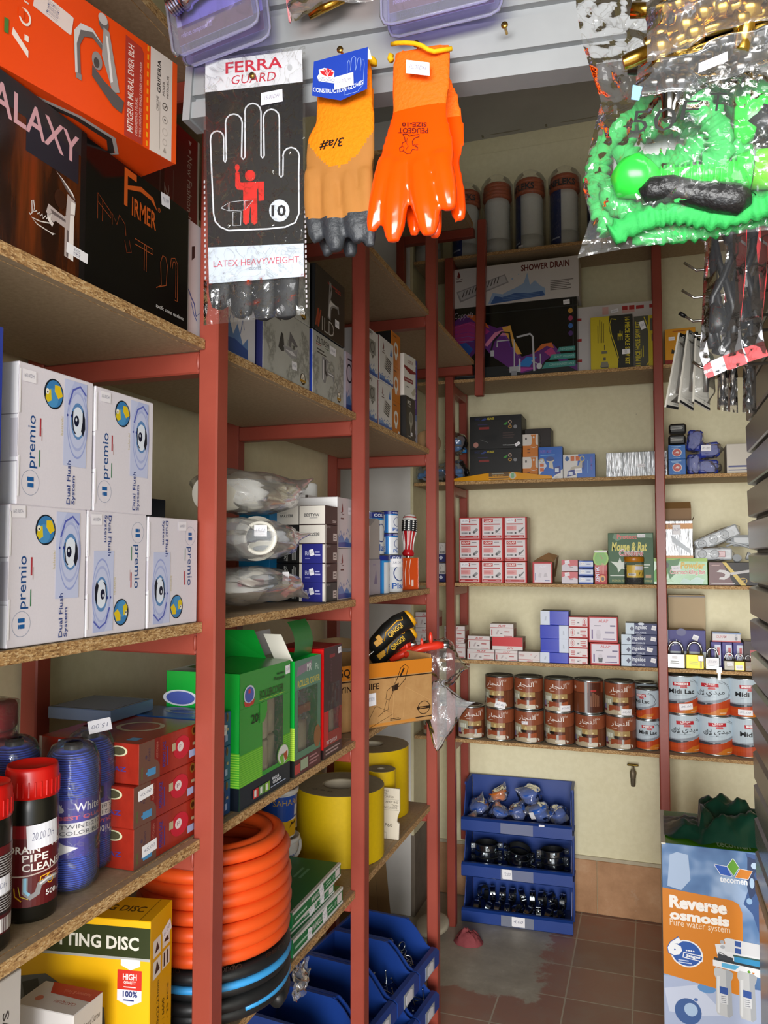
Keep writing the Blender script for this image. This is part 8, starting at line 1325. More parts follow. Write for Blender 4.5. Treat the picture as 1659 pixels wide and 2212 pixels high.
draw(mb, f, [('p', S(hand), '#1b1a18'), ('l', S(hand), 3.2, WHT, True), ('e', sx(401), sy(94), 5.4, 7, '#b4b6ba'),
    ('e', sx(226), sy(572), 11.4, 12, '#c81e14'), ('p', S([(195, 602), (287, 598), (287, 682), (264, 684), (262, 630), (257, 630), (258, 780), (244, 790), (232, 780), (229, 710), (226, 710), (220, 782), (206, 790), (195, 778)]), '#c81e14'), ('p', S([(160, 560), (178, 556), (183, 602), (200, 604), (198, 636), (170, 634), (160, 620)]), '#c81e14'), ('e', sx(169), sy(536), 5, 7, '#c81e14'), ('r', sx(164), sy(560), sx(174), sy(524), '#c81e14'),
    ('p', S([(96, 716), (128, 694), (130, 728)]), BKF), ('l', S([(96, 716), (128, 694), (130, 728)]), 1, WHT, True), ('p', S([(133, 690), (197, 682), (198, 724), (134, 728)]), BKF), ('l', S([(133, 690), (197, 682), (198, 724), (134, 728)]), 1, WHT, True), ('p', S([(202, 684), (240, 680), (204, 722)]), '#7c1410'), ('l', S([(202, 684), (240, 680), (204, 722)]), 1, WHT, True), ('p', S([(150, 734), (186, 730), (184, 792), (150, 794)]), BKF), ('l', S([(150, 734), (186, 730), (184, 792), (150, 794)]), 1, WHT, True),
    ('e', sx(355), sy(727), 22, 24, '#c4ccd6')])
slant('10', 320, 702, 384, 754, '#14141a', -.02, .03)
rel(mb, 'printed_front', t)
mb = MB(); GLK = mat('#17181a', .6, 0, .4, .2, 60, .4)
zz = lambda x, y, Y=YP+.012: at(sx(x), sy(y), Y=Y)
for xs, y1, r_ in ((95, 1150, .02), (190, 1190, .021), (290, 1200, .021), (385, 1195, .02)): mb.tube([zz(xs+20, 800), zz(xs+6, 950), zz(xs, 1060), zz(xs, y1-50), zz(xs+2, y1), zz(xs+2, y1+14)], [r_, r_, r_*.95, r_*.9, r_*.7, r_*.2], GLK, 14, flat=.5, up=(0, 1, 0))
mb.tube([zz(240, 300), zz(245, 500), zz(245, 700), zz(242, 860)], [.05, .062, .066, .066], GLK, 20, flat=.12, up=(0, 1, 0)); rel(mb, 'gloves', t)
mb = MB(); FM = film('#ffffff', .02, 1.0, .04, 42, .9)
def packfilm(u, v):
    x = 20+(u)*(470-20); y = 40-50*u+v*1190-.0*u; y = (58-60*u)*(1-v)+(1235-50*u)*v
    d = .002+.004*noise.noise(Vector((u*4, v*9, 2)))+(.012*abs(noise.noise(Vector((u*7, v*12, 5)))) if v > .8 else 0)
    return at(sx(x), sy(y), Y=YP-.004-max(0, d))
mb.grid(packfilm, 30, 80, FM); rel(mb, 'film', t)
mb = MB(); 
for a, b in (((24, 600), (30, 1190)), ((468, 600), (476, 1150))):
    mb = MB()
    for k in range(26):
        x = a[0]+(b[0]-a[0])*k/25; y = a[1]+(b[1]-a[1])*k/25; p = at(sx(x), sy(y), Y=YP-.006); mb.box(p.x-.0012, p.x+.0012, p.y-.0005, p.y, p.z-.002, p.z+.002, mat('#a8a4a8', .3), .0002)
    rel(mb, 'weld_seam', t)
pstick(t, sx(275), sy(207), sx(368), sy(262), YP-.008, '15,00DH', -.2)
screw(552, 172, 'brass screw holding the packet of black gloves')
# ---- gloves as one skin, sorted into coloured zones
def glove(parts, Y, name, t, zones, voxel=.0035):
    mb = MB(); m0 = zones[0][1]
    for pts, rs, fl in parts: mb.tube([at(x, y, Y=Y+(d if len(q) > 2 else 0)) if len(q) > 2 else at(x, y, Y=Y) for q in pts for x, y, d in [(q[0], q[1], q[2] if len(q) > 2 else 0)]], rs, m0, 16, flat=fl, up=(0, 1, 0))
    me = fuse(mb, name, voxel, 5); me.materials.clear()
    for _, m in zones: me.materials.append(m)
    o = bpy.data.objects.new(name, me); C.objects.link(o); o.parent = t
    bv = BVHTree.FromPolygons([v.co.copy() for v in me.vertices], [tuple(p.vertices) for p in me.polygons])
    for p in me.polygons:
        c = p.center
        for i, (test, m) in enumerate(zones):
            if test(c): p.material_index = i; break
    me.transform(Matrix.Translation(-t.location)); return o, bv
MX = .000606                                               # metres for one pixel of the photograph at the gloves
gx = lambda x: 640+x/2.505; gy = lambda y: 90+y/2.505
def G(pts): return [(gx(p[0]), gy(p[1]))+tuple(p[2:]) for p in pts]
Rz = lambda *r: [x/2.505*MX for x in r]
YG = .925
KNIT = mat('#ff6608', .7, 0, .3, .1, 200, .5); RUBB = mat('#ff4a02', .16, 0, .5, .04, 10, .0, .3)
t = thing('work_glove_pair', 'pair of bright orange dipped gloves hanging at the right of the header', 'gloves', at(900, 530, Y=YG))
zc = at(gx(680), gy(360), Y=YG).z
zones = [(lambda c: c.z > zc, KNIT), (lambda c: True, RUBB)]
o, bv = glove([
    (G([(682, 40), (676, 150), (672, 270), (668, 350), (660, 440), (655, 540), (650, 640), (640, 700)]), Rz(160, 163, 164, 150, 168, 196, 212, 190), .17),
    (G([(500, 640), (470, 760), (440, 880), (418, 980), (408, 1030)]), Rz(60, 60, 52, 42, 26), .75), (G([(560, 660), (545, 780), (535, 900), (527, 1020), (522, 1085)]), Rz(64, 72, 70, 58, 34), .75),
    (G([(660, 660), (680, 770), (700, 900), (715, 990), (720, 1050)]), Rz(64, 72, 72, 60, 34), .75), (G([(770, 620), (795, 720), (815, 820), (828, 890), (832, 915)]), Rz(62, 64, 58, 44, 26), .75)], YG, 'front_glove', t, zones)
glove([(G([(690, 60), (700, 250), (745, 360), (800, 480), (810, 560), (760, 660)]), Rz(150, 150, 150, 120, 110, 130), .15), (G([(600, 700), (625, 900), (640, 1020), (642, 1055)]), Rz(50, 46, 36, 24), .7), (G([(700, 700), (740, 900), (752, 1020), (752, 1065)]), Rz(55, 52, 42, 26), .7), (G([(820, 640), (860, 800), (880, 930), (886, 975)]), Rz(60, 52, 44, 26), .7)], YG+.032, 'rear_glove', t, zones, .004)
mb = MB(); YL = mat('#e8b40c', .7, 0, .3, .1, 150, .3)
mb.tube([at(gx(x), gy(y), Y=YG-.004-.014*math.sin(math.pi*i/8)) for i, (x, y) in enumerate(((518, 14), (545, 8), (590, 6), (640, 10), (680, 22), (710, 42), (745, 54), (790, 46), (842, 38)))], .0028, YL, 8)
mb.tube([at(gx(x), gy(y), Y=YG+.018) for x, y in ((514, 70), (508, 90), (518, 104))], .004, YL, 8); rel(mb, 'yellow_hem', t)
mb = MB(); f = pxf(YG, bv, 4); BKI = '#5c0f06'
V, P = glyphs('PEUGEOT', .02); f.k = 1
def upside(s_, x0, y0, x1, y1, bold=.01):
    V, P = glyphs(s_, bold); put(mb, f, [[(gx(x1-(x1-x0)*V[i][0]), gy(y0+(y1-y0)*V[i][1])) for i in p] for p in P], ink(BKI))
upside('PEUGEOT', 552, 466, 714, 496, .03); upside('SIZE-10', 572, 436, 706, 460, .03)
lion = [(576, 500), (600, 500), (612, 512), (628, 506), (666, 502), (664, 514), (640, 522), (628, 540), (630, 560), (658, 572), (656, 586), (628, 582), (618, 604), (596, 606), (580, 590), (562, 596), (558, 574), (572, 568), (574, 548), (590, 540), (586, 520)]
draw(mb, f, [('l', G(lion), 1.9, BKI, True), ('l', G([(600, 520), (596, 548), (606, 566), (592, 584)]), 1.1, BKI), ('l', G([(628, 552), (646, 560), (660, 554)]), 1.1, BKI), ('l', G([(570, 560), (584, 574), (578, 588)]), 1.1, BKI)]); rel(mb, 'printed_emblem', t)
pstick(t, gx(595), gy(98), gx(720), gy(170), YG-.02, '10,00DH', .12)
screw(904, 106, 'brass screw through the cuff of the bright orange gloves', .945)
# construction gloves
YG2 = .93; t = thing('work_glove_pair', 'pair of orange and brown knit gloves with grey fingertips and a blue card', 'gloves', at(740, 560, Y=YG2))
OKN = mat('#f07c08', .8, 0, .2, .14, 220, .6); BRN = mat('#a06a30', .75, 0, .3, .12, 40, .3); GRT = mat('#2c2f34', .5, 0, .5, .25, 90, .6)
xc = at(gx(240), gy(500), Y=YG2).x; k2 = (gx(440)-gx(240))*MX
zU, zL, zB = at(gx(240), gy(690), Y=YG2).z, at(gx(50), gy(530), Y=YG2).z, at(gx(240), gy(965), Y=YG2).z
zones = [(lambda c: c.z > zU+(zL-zU)*min(1.4, ((c.x-xc)/k2)**2), OKN), (lambda c: c.z > zB+.12*abs(c.x-xc), BRN), (lambda c: True, GRT)]
o, bv = glove([(G([(255, 130), (262, 300), (262, 430), (240, 520), (235, 600), (233, 690), (231, 760)]), Rz(165, 172, 178, 204, 208, 204, 180), .16),
    (G([(88, 700), (88, 850), (95, 960), (105, 1040), (118, 1085)]), Rz(48, 52, 50, 44, 28), .8), (G([(182, 720), (190, 860), (200, 980), (212, 1080), (222, 1135)]), Rz(50, 58, 60, 56, 36), .8), (G([(285, 720), (300, 880), (312, 960), (325, 1030), (345, 1085)]), Rz(50, 56, 58, 54, 34), .8), (G([(375, 700), (380, 860), (390, 960), (398, 1040), (400, 1110)]), Rz(46, 46, 44, 38, 26), .8)], YG2, 'front_glove', t, zones)
glove([(G([(300, 110), (320, 300), (320, 430), (300, 560), (280, 760), (270, 900)]), Rz(120, 112, 112, 140, 150, 140), .13), (G([(150, 1000), (160, 1090), (176, 1160)]), Rz(40, 42, 30), .8), (G([(280, 1000), (290, 1110), (296, 1165)]), Rz(48, 46, 34), .8), (G([(380, 1000), (385, 1060), (388, 1110)]), Rz(38, 36, 26), .8)], YG2+.03, 'rear_glove', t, zones, .004)
mb = MB(); mb.tube([at(gx(x), gy(y), Y=YG2+.012) for x, y in ((392, 92), (410, 100), (420, 112), (418, 126))], .005, YL, 8); rel(mb, 'yellow_hem', t)
mb = MB(); f = pxf(YG2, bv, 4)
def updown(s_, x0, y0, x1, y1, sl): V, P = glyphs(s_, .015, .2); put(mb, f, [[(gx(x1-(x1-x0)*V[i][0]), gy(y0+(y1-y0)*V[i][1]+sl*(x1-(x1-x0)*V[i][0]-x0))) for i in p] for p in P], ink('#14100c'))
updown('3/a#', 125, 540, 258, 592, -.22); rel(mb, 'printed_mark', t)
mb = MB(); f = pxf(YG2-.022); Cd = [(95, 108), (388, 28), (383, 255), (240, 318), (85, 292)]
NV = '#1a3ca4'
draw(mb, f, [('p', G([(386, 30), (398, 48), (410, 96), (384, 96)]), '#d8d4c4'), ('p', G(Cd), NV), ('p', G([(112, 190), (124, 174), (122, 152), (150, 142), (190, 150), (206, 160), (204, 190), (214, 200), (208, 226), (122, 214)]), '#e4e4ea'), ('p', G([(140, 178), (126, 156), (150, 160), (146, 146), (162, 152), (170, 142), (182, 152), (192, 150), (190, 164), (204, 162), (196, 184), (172, 190)]), '#c02028')]+[('l', G([(x, 150), (168, 188)]), .5, '#e4e4ea') for x in (148, 160, 172, 186)]+[('l', G([(118+90*k/8, 196+8*i+3*math.sin(k*2)) for k in range(9)]), .7, '#5c6484') for i in range(3)]+
    [('l', G([(258, 290), (262, 220), (275, 200), (276, 120), (282, 100), (290, 104), (292, 160), (300, 90), (314, 78), (322, 88), (318, 158), (322, 150)]), .7, '#9cb4e0'), ('l', G([(322, 150), (334, 90), (346, 84), (350, 96), (346, 160), (356, 100), (366, 96), (368, 120), (362, 230), (330, 270), (258, 290)]), .7, '#9cb4e0')])
f.k = 20
def onc(s_, x0, y0, x1, y1, sl, col): V, P = glyphs(s_, .02, 0, 1); put(mb, f, [[(gx(x0+(x1-x0)*V[i][0]), gy(y1+(y0-y1)*V[i][1]+sl*(x0+(x1-x0)*V[i][0]-x0)+26*math.sin(math.pi*V[i][0])*1.0)) for i in p] for p in P], ink(col))
onc('CONSTRUCTION GLOVES', 90, 246, 362, 270, -.15, '#d4d8e8'); rel(mb, 'header_card', t)
pstick(t, gx(208), gy(192), gx(308), gy(262), YG2-.024, '14,00DH', -.28)
screw(741, 118, 'brass screw with washer holding the card of the knit gloves', .94)
screw(1093, 66, 'lone brass screw in the white header between the orange gloves and the hose bag')
# ---- blister packs of chrome taps
CH = steel('#a8a4b8', .14)
def blister(label, c, ang, w_, h_, Y, order, tap=True):
    """c: pixel of the lower left corner; the card leans by ang in its own vertical plane"""
    p = at(c[0], c[1], Y=Y); t = thing('tap_blister_pack', label, 'tap', p, (0, -ang, 0), 'blister packs of taps')
    mb = MB(); rc = .014; rnd = [(rc, 0), (w_-rc, 0), (w_-.004, .004), (w_, rc), (w_, h_), (0, h_), (0, rc), (.004, .004)]
    mb.prism(rnd, -.0012, .0, film('#e2defa', .12, .9, .06, 12, .2)); mb.tube([(x, -.004, z) for x, z in rnd], .0025, film('#d4ccf4', .2, 1, .06, 10, .1), 6, True); mb.build('clear_shell', t)
    mb = MB(); mb.prism([(.01, .018), (w_-.01, .018), (w_-.01, h_), (.01, h_)], .0004, .0012, card('#d8d4d8')); f = flat((.01, .0003, .018), (1, 0, 0), (0, 0, 1), w_-.02, h_-.018)
    draw(mb, f, [('r', 0, 0, 1, .028/(h_-.018), '#7c1c2c'), ('t', 'robinet compteur 1/2', .04, .008/(h_-.018), .46, .0185/(h_-.018), '#e0ccd0', 0, .005)]); mb.build('printed_card', t)
    if tap:
        mb = MB(); z = .074
        mb.lathe([(.012, -.052), (.0135, -.05), (.0135, -.034), (.017, -.032), (.017, -.024), (.014, -.02), (.013, .0), (.016, .01), (.016, .02), (.012, .03), (.011, .05)], CH, 24, Matrix.Translation((w_*.46, -.02, z)) @ Matrix.Rotation(math.radians(76), 4, 'Y'))
        for k in range(4): mb.lathe([(.0142, -.05+.004*k), (.0142, -.048+.004*k)], CH, 20, Matrix.Translation((w_*.46, -.02, z)) @ Matrix.Rotation(math.radians(76), 4, 'Y'))
        mb.tube([(w_*.46+.03, -.02, z+.006), (w_*.46+.05, -.024, z-.002), (w_*.46+.062, -.03, z-.02)], [.011, .0115, .012], CH, 16); mb.lathe([(.012, 0), (.012, .006), (.008, .006), (.0075, .002)], steel('#8c6c3c', .3), 20, Matrix.Translation((w_*.46+.062, -.03, z-.02)) @ Matrix.Rotation(math.radians(150), 4, 'X'), caps=(False, False))
        mb.tube([(w_*.46-.01, -.02, z), (w_*.46-.014, -.02, z+.03)], [.012, .014], CH, 16); mb.tube([(w_*.46-.045, -.02, z+.034), (w_*.46+.02, -.02, z+.032)], [.01, .013], CH, 14); mb.build('chrome_tap', t)
        mb = MB(); mb.grid(lambda u, v: (.018+(w_-.036)*u, -.001-.036*min(1, 6*u, 6*(1-u))*min(1, 5*v, 1), .04+(h_-.05)*v), 16, 10, film('#e6e2fa', .04, .9, .05, 18, .5)); mb.build('clear_dome', t)
a1 = .165
blister('upper tap blister pack of the left pair, a chrome tap in view', (379, 131), a1, .138, .2, .925, 0)
blister('lower tap blister pack of the left pair, half covered by the one before it', (402, 152), a1*.75, .14, .2, .95, 0, False)
blister('upper tap blister pack of the right pair above the orange gloves', (826, 62), .02, .15, .16, .925, 0)
blister('lower tap blister pack of the right pair, only its dark red strip showing', (842, 88), .015, .15, .16, .95, 0, False)
# pink edged bag of brass fittings between the blister packs
BRS = steel('#b8903c', .2)
t = thing('bagged_fitting', 'small pink edged bag of brass fittings between the tap blister packs', 'bag', at(700, 30, Y=.945))
mb = MB(); mb.tube([(-.05, 0, .02), (-.02, 0, .022), (.02, 0, .026), (.05, 0, .03)], [.008, .012, .01, .012], BRS, 12); mb.tube([(-.02, -.004, .0), (.03, -.004, .012)], [.006, .006], BRS, 10); mb.build('brass_fitting', t)
mb = MB(); L_ = [at(x, y, Y=.935)-t.location for x, y in ((612, -60), (626, 48), (640, 44), (780, 14), (806, -2), (812, -60))]
mb.grid(lambda u, v: (lambda a, b: tuple(a*(1-v)+b*v+Vector((0, -.012*math.sin(math.pi*u)+.006*noise.noise(Vector((u*6, v*5, 3))), 0))))(L_[0]*(1-u)+L_[5]*u, (L_[1]*(1-u)+L_[4]*u)+Vector((0, 0, -.004*math.sin(u*9)))), 20, 12, film('#f6e2dc', .14, .9, .08, 30, .6)); mb.build('film', t)
mb = MB(); mb.tube([L_[0], L_[1]], .003, gloss('#d87c84', .3), 6, flat=.3); mb.tube([L_[4], L_[5]], .003, gloss('#d87c84', .3), 6, flat=.3); mb.build('pink_seam', t)
# ---- green hose in a clear bag
hx = lambda x: 1230+x/2.189; hy = lambda y: y/2.189
YB_ = .87
t = thing('bagged_garden_hose', 'clear bag holding a bunched bright green garden hose, upper right', 'hose', at(1450, 520, Y=YB_))
GRN = mat('#2f9c4c', .75, 0, .25, .18, 70, .8); GPL = gloss('#2cc43c', .25)
def ruche(pts, r, Yd, seed):
    P = [at(hx(x), hy(y), Y=YB_+Yd+(d[0] if d else 0)) for x, y, *d in pts]; D = []
    for i in range(len(P)-1):
        p0, p1, p2, p3 = P[max(i-1, 0)], P[i], P[i+1], P[min(i+2, len(P)-1)]; n = max(4, int((p2-p1).length/.0021))
        for k in range(n):
            s_ = k/n; D.append(.5*((2*p1)+(p2-p0)*s_+(2*p0-5*p1+4*p2-p3)*s_**2+(3*p1-p0-3*p2+p3)*s_**3))
    rr = random.Random(seed); n = 14; T_ = 1
    mb.v, o0 = mb.v, len(mb.v); rs = [r*(1+.1*math.sin(i*1.35+rr.uniform(-.4, .4))+.06*noise.noise(Vector((i*.22, seed, 0)))) for i in range(len(D))]
    v0 = len(mb.v); mb.tube(D, rs, GRN, n, flat=.75, up=(0, 1, 0))
    for j in range(v0, len(mb.v)):
        v = Vector(mb.v[j]); k = (j-v0)//n; c = D[min(k, len(D)-1)]; q = v-c; th = 2*math.pi*((j-v0) % n)/n
        mb.v[j] = tuple(c+q*(1.04+.13*math.sin(k*1.15+1.6*math.sin(th+k*.06)+3*noise.noise(v*40))+.12*noise.noise(v*170)))
mb = MB(); r1 = .0122
ruche([(200, 1095), (152, 980), (130, 850), (155, 720), (225, 625), (330, 530), (470, 480)], r1, .012, 1)
ruche([(470, 480), (620, 440), (760, 430), (880, 435), (1000, 470)], r1, .012, 2)
ruche([(250, 690), (300, 770), (420, 790), (540, 740), (640, 690), (760, 720), (850, 760)], r1, -.012, 3)
ruche([(590, 470), (660, 550), (710, 640), (700, 750), (620, 780)], r1*1.05, -.024, 4)
ruche([(200, 860), (210, 950), (330, 1010), (480, 1000), (640, 985), (800, 960), (1000, 930)], r1, .0, 5)
ruche([(200, 1115), (300, 1060), (460, 1010), (560, 1010), (700, 1030), (860, 990), (1010, 960)], r1*.95, -.016, 6)
ruche([(300, 1112), (480, 1104), (640, 1080), (820, 1040), (1010, 1000)], r1*.9, .005, 7)
ruche([(330, 620), (450, 580), (560, 600), (640, 700)], r1, .014, 8); ruche([(760, 560), (840, 520), (960, 520)], r1, .02, 9); ruche([(170, 900), (195, 1000), (190, 1080)], r1, .022, 10)
rel(mb, 'hose', t)
mb = MB(); Y_ = YB_-.02; A_ = lambda x, y, d=0: at(hx(x), hy(y), Y=Y_+d)
mb.tube([A_(235, 800), A_(280, 830), A_(360, 850), A_(420, 850)], [.014, .024, .02, .011], GPL, 16); mb.tube([A_(400, 848), A_(860, 810)], [.0095, .012], GPL, 16)
for k in range(14): x = 430+k*28; mb.tube([A_(x, 848-.08*(x-400)), A_(x+9, 847-.08*(x-400))], [.0135+.00018*k]*2, GPL, 16)
mb.tube([A_(790, 810), A_(850, 803), A_(862, 802)], [.016, .0185, .018], GPL, 18); mb.tube([A_(870, 802), A_(1010, 795)], [.019, .02], gloss('#6cd030', .25), 18)
mb.tube([A_(775, 580, .01), A_(860, 570, .01), A_(915, 610, .01)], [.024, .027, .026], GPL, 18); mb.tube([A_(890, 640, .0), A_(960, 560, .0)], [.02, .02], plas('#16181a', .4), 14); rel(mb, 'spray_nozzle', t)
mb = MB(); mb.tube([A_(340, 930, -.006), A_(390, 900, -.006), A_(480, 890, -.008), A_(600, 920, -.008), (A_(700, 935, -.008)), A_(800, 945, -.008), A_(845, 930, -.006)], [.009, .014, .013, .013, .0155, .0155, .009], mat('#141416', .4, 0, .5, .3, 120, .6), 14); rel(mb, 'black_grip', t)
mb = MB(); mb.add([tuple(at(hx(x), hy(y), Y=YB_+.04)) for x, y in ((225, 520), (420, 480), (940, 420), (940, 1010), (200, 900))], [[0, 1, 2, 3, 4]], card('#c8c8c8')); rel(mb, 'paper_insert', t)
mb = MB(); HF = film('#ffffff', .035, 1.0, .05, 34, 1.0)
Lc = [(28, -40), (35, 60), (60, 200), (100, 330), (150, 480), (130, 620), (95, 760), (80, 900), (115, 1030), (60, 1150), (38, 1222)]; Lc = [(x-(14 if 500 < y < 1100 else 0), y) for x, y in Lc]
def bagf(front):
    def fn(u, v):
        k = v*(len(Lc)-1); i = min(int(k), len(Lc)-2); s_ = k-i; x0 = Lc[i][0]*(1-s_)+Lc[i+1][0]*s_; y0 = Lc[i][1]*(1-s_)+Lc[i+1][1]*s_
        y1 = -40+v*(1075+40); x = x0+(1040-x0)*u; y = y0+(y1-y0)*u**.8
        e = math.sin(math.pi*min(1, u*1.3)*.5 if u < .77 else math.pi*.5); b = (.02+.035*math.sin(math.pi*min(1, v*1.05)))*min(1, 2.2*u)**.8*min(1, 5*(1-v))
        n_ = .007*noise.noise(Vector((x*.018, y*.018, 3+front)))+.005*abs(noise.noise(Vector((x*.05, y*.05, 7+front))))
        return tuple(at(hx(x), hy(y), Y=YB_+(-b-n_ if front else .045+n_*.5)))
    return fn
mb.grid(bagf(1), 60, 80, HF); mb.grid(bagf(0), 24, 30, film('#ffffff', .03, .8, .06, 30, .8)); rel(mb, 'bag', t)
mb = MB(); f = pxf(YB_-.075); BKT = '#151816'
for s_, x0, y0, x1, y1, sl in (('5', 285, 525, 375, 632, -.1), ('0', 398, 510, 505, 622, -.1), ('F', 522, 476, 622, 566, -.1), ('T', 665, 440, 745, 526, -.1)):
    V, P = glyphs(s_, -.01, .12); f.k += 1; put(mb, f, [[(hx(x0+(x1-x0)*V[i][0]), hy(y1+(y0-y1)*V[i][1]+sl*(x1-x0)*V[i][0]*.3)) for i in p] for p in P], ink(BKT))
rel(mb, 'printed_length', t)
# bags of brass and chrome valves in front
def valve(mb, p, d, s_, m):
    q = Vector((d[0], d[1], d[2])).normalized().to_track_quat('Z', 'Y').to_matrix().to_4x4(); M = Matrix.Translation(p) @ q
    mb.lathe([(.006*s_, -.035*s_), (.007*s_, -.03*s_), (.007*s_, -.01*s_), (.012*s_, -.008*s_), (.012*s_, .004*s_), (.008*s_, .006*s_), (.008*s_, .02*s_), (.0105*s_, .022*s_), (.0105*s_, .034*s_), (.006*s_, .036*s_)], m, 12, M); mb.tube([M @ Vector((0, 0, -.002)), M @ Vector((.024*s_, 0, .004*s_))], [.006*s_, .007*s_], m, 10)
for lab, Yv, m, spots, loop in (('clear bag of brass valves at the upper right, topmost in front of the hose bag', .79, BRS, ((425, 40, (0, 0, 1), 1.1), (430, 160, (.1, 0, 1), .9), (440, 220, (1, 0, .25), 1.1), (560, 120, (1, 0, .3), 1.2), (520, 20, (1, 0, .2), .9), (640, 60, (1, 0, .6), 1.1), (700, 30, (1, 0, .5), 1), (780, 30, (-.3, 0, 1), 1.1), (850, 40, (.2, 0, 1), 1.2), (820, 90, (1, 0, .1), 1)), [(362, -30), (368, 290), (520, 250), (700, 130), (945, 90), (945, -30)]), ('clear bag of dark chrome valves with price tag above the green hose', .815, steel('#5c5a58', .2), ((420, 330, (1, 0, -.5), 1), (480, 300, (1, 0, -.1), 1.2), (470, 390, (0, 0, 1), 1.1), (530, 390, (.3, 0, 1), 1.1), (560, 230, (1, 0, .2), 1.2), (610, 190, (.2, 0, 1), 1.1), (680, 210, (1, 0, .6), 1.1), (730, 190, (0, 0, 1), 1.2), (790, 230, (.6, 0, 1), 1.2), (850, 280, (1, 0, .1), 1.3), (870, 200, (.1, 0, 1), 1.2), (640, 330, (1, 0, -.2), 1.2)), [(330, 290), (300, 470), (520, 435), (700, 380), (945, 320), (945, 100)])):
    t = thing('bagged_fitting', lab, 'bag', at(hx(640), hy(250), Y=Yv)); mb = MB()
    for x, y, d, s_ in spots: valve(mb, at(hx(x), hy(y), Y=Yv+.012), d, s_, m)
    rel(mb, 'valves', t); mb = MB()
    a, b, c_, d_, e, g_ = [Vector(at(hx(x), hy(y), Y=Yv)) for x, y in loop]
    low = [b, c_, d_, e]
    def fn(u, v):
        k = min(u*3, 2.999); i = int(k); lo = low[i]*(1-(k-i))+low[i+1]*(k-i); hi = a*(1-u)+g_*u
        return tuple(hi*(1-v)+lo*v+Vector((0, -.022*math.sin(math.pi*min(1, v*1.1))*min(1, 6*u)-.006*noise.noise(Vector((u*6, v*5, Yv*50))), 0)))
    mb.grid(fn, 36, 24, film('#ffffff', .07, .9, .08, 34, .7)); rel(mb, 'bag', t)
    if 'price' in lab: pstick(t, hx(612), hy(300), hx(748), hy(345), Yv-.026, '25,00DH', -.42)
    else:
        mb = MB(); mb.add([tuple(at(hx(x), hy(y), Y=Yv+.02)) for x, y in ((300, 400), (345, 410), (330, 475), (292, 470))], [[0, 1, 2, 3]], ink('#7cb0e0')); rel(mb, 'blue_print', t)
# ---- hooks, cable packets and card packs on the grey partition
CHM = steel('#c4c4c0', .12)
for i, (x, y, Yh, blk) in enumerate(((1478, 568, 1.9, 0), (1473, 627, 1.88, 0), (1471, 678, 1.86, 1), (1500, 508, 1.84, 0))):
    p = at(x, y, Y=Yh); q = at(x+26, y+16, Y=Yh); t = thing('display_hook', ('chrome hook on the grey partition, second from the top', 'chrome hook on the grey partition, third from the top', 'chrome hook with a black tip on the grey partition, lowest', 'chrome hook on the grey partition, just below the bag of hose')[i], 'hook', (XSW, Yh, q.z))
    mb = MB(); mb.tube([p-t.location, q-t.location, Vector((-.08, 0, 0)), Vector((.01, 0, 0))], .0032, CHM, 10); mb.build('rod', t)
    if blk: mb = MB(); d = (p-q).normalized(); mb.tube([p-t.location-d*.012, p-t.location+d*.004], .0045, plas('#141414'), 10); mb.build('rubber_tip', t)
cx_ = lambda x: 1380+x/5.53; cy_ = lambda y: 480+y/5.53
def Cc(pts): return [(cx_(x), cy_(y)) for x, y in pts]
RED2 = '#c8101c'
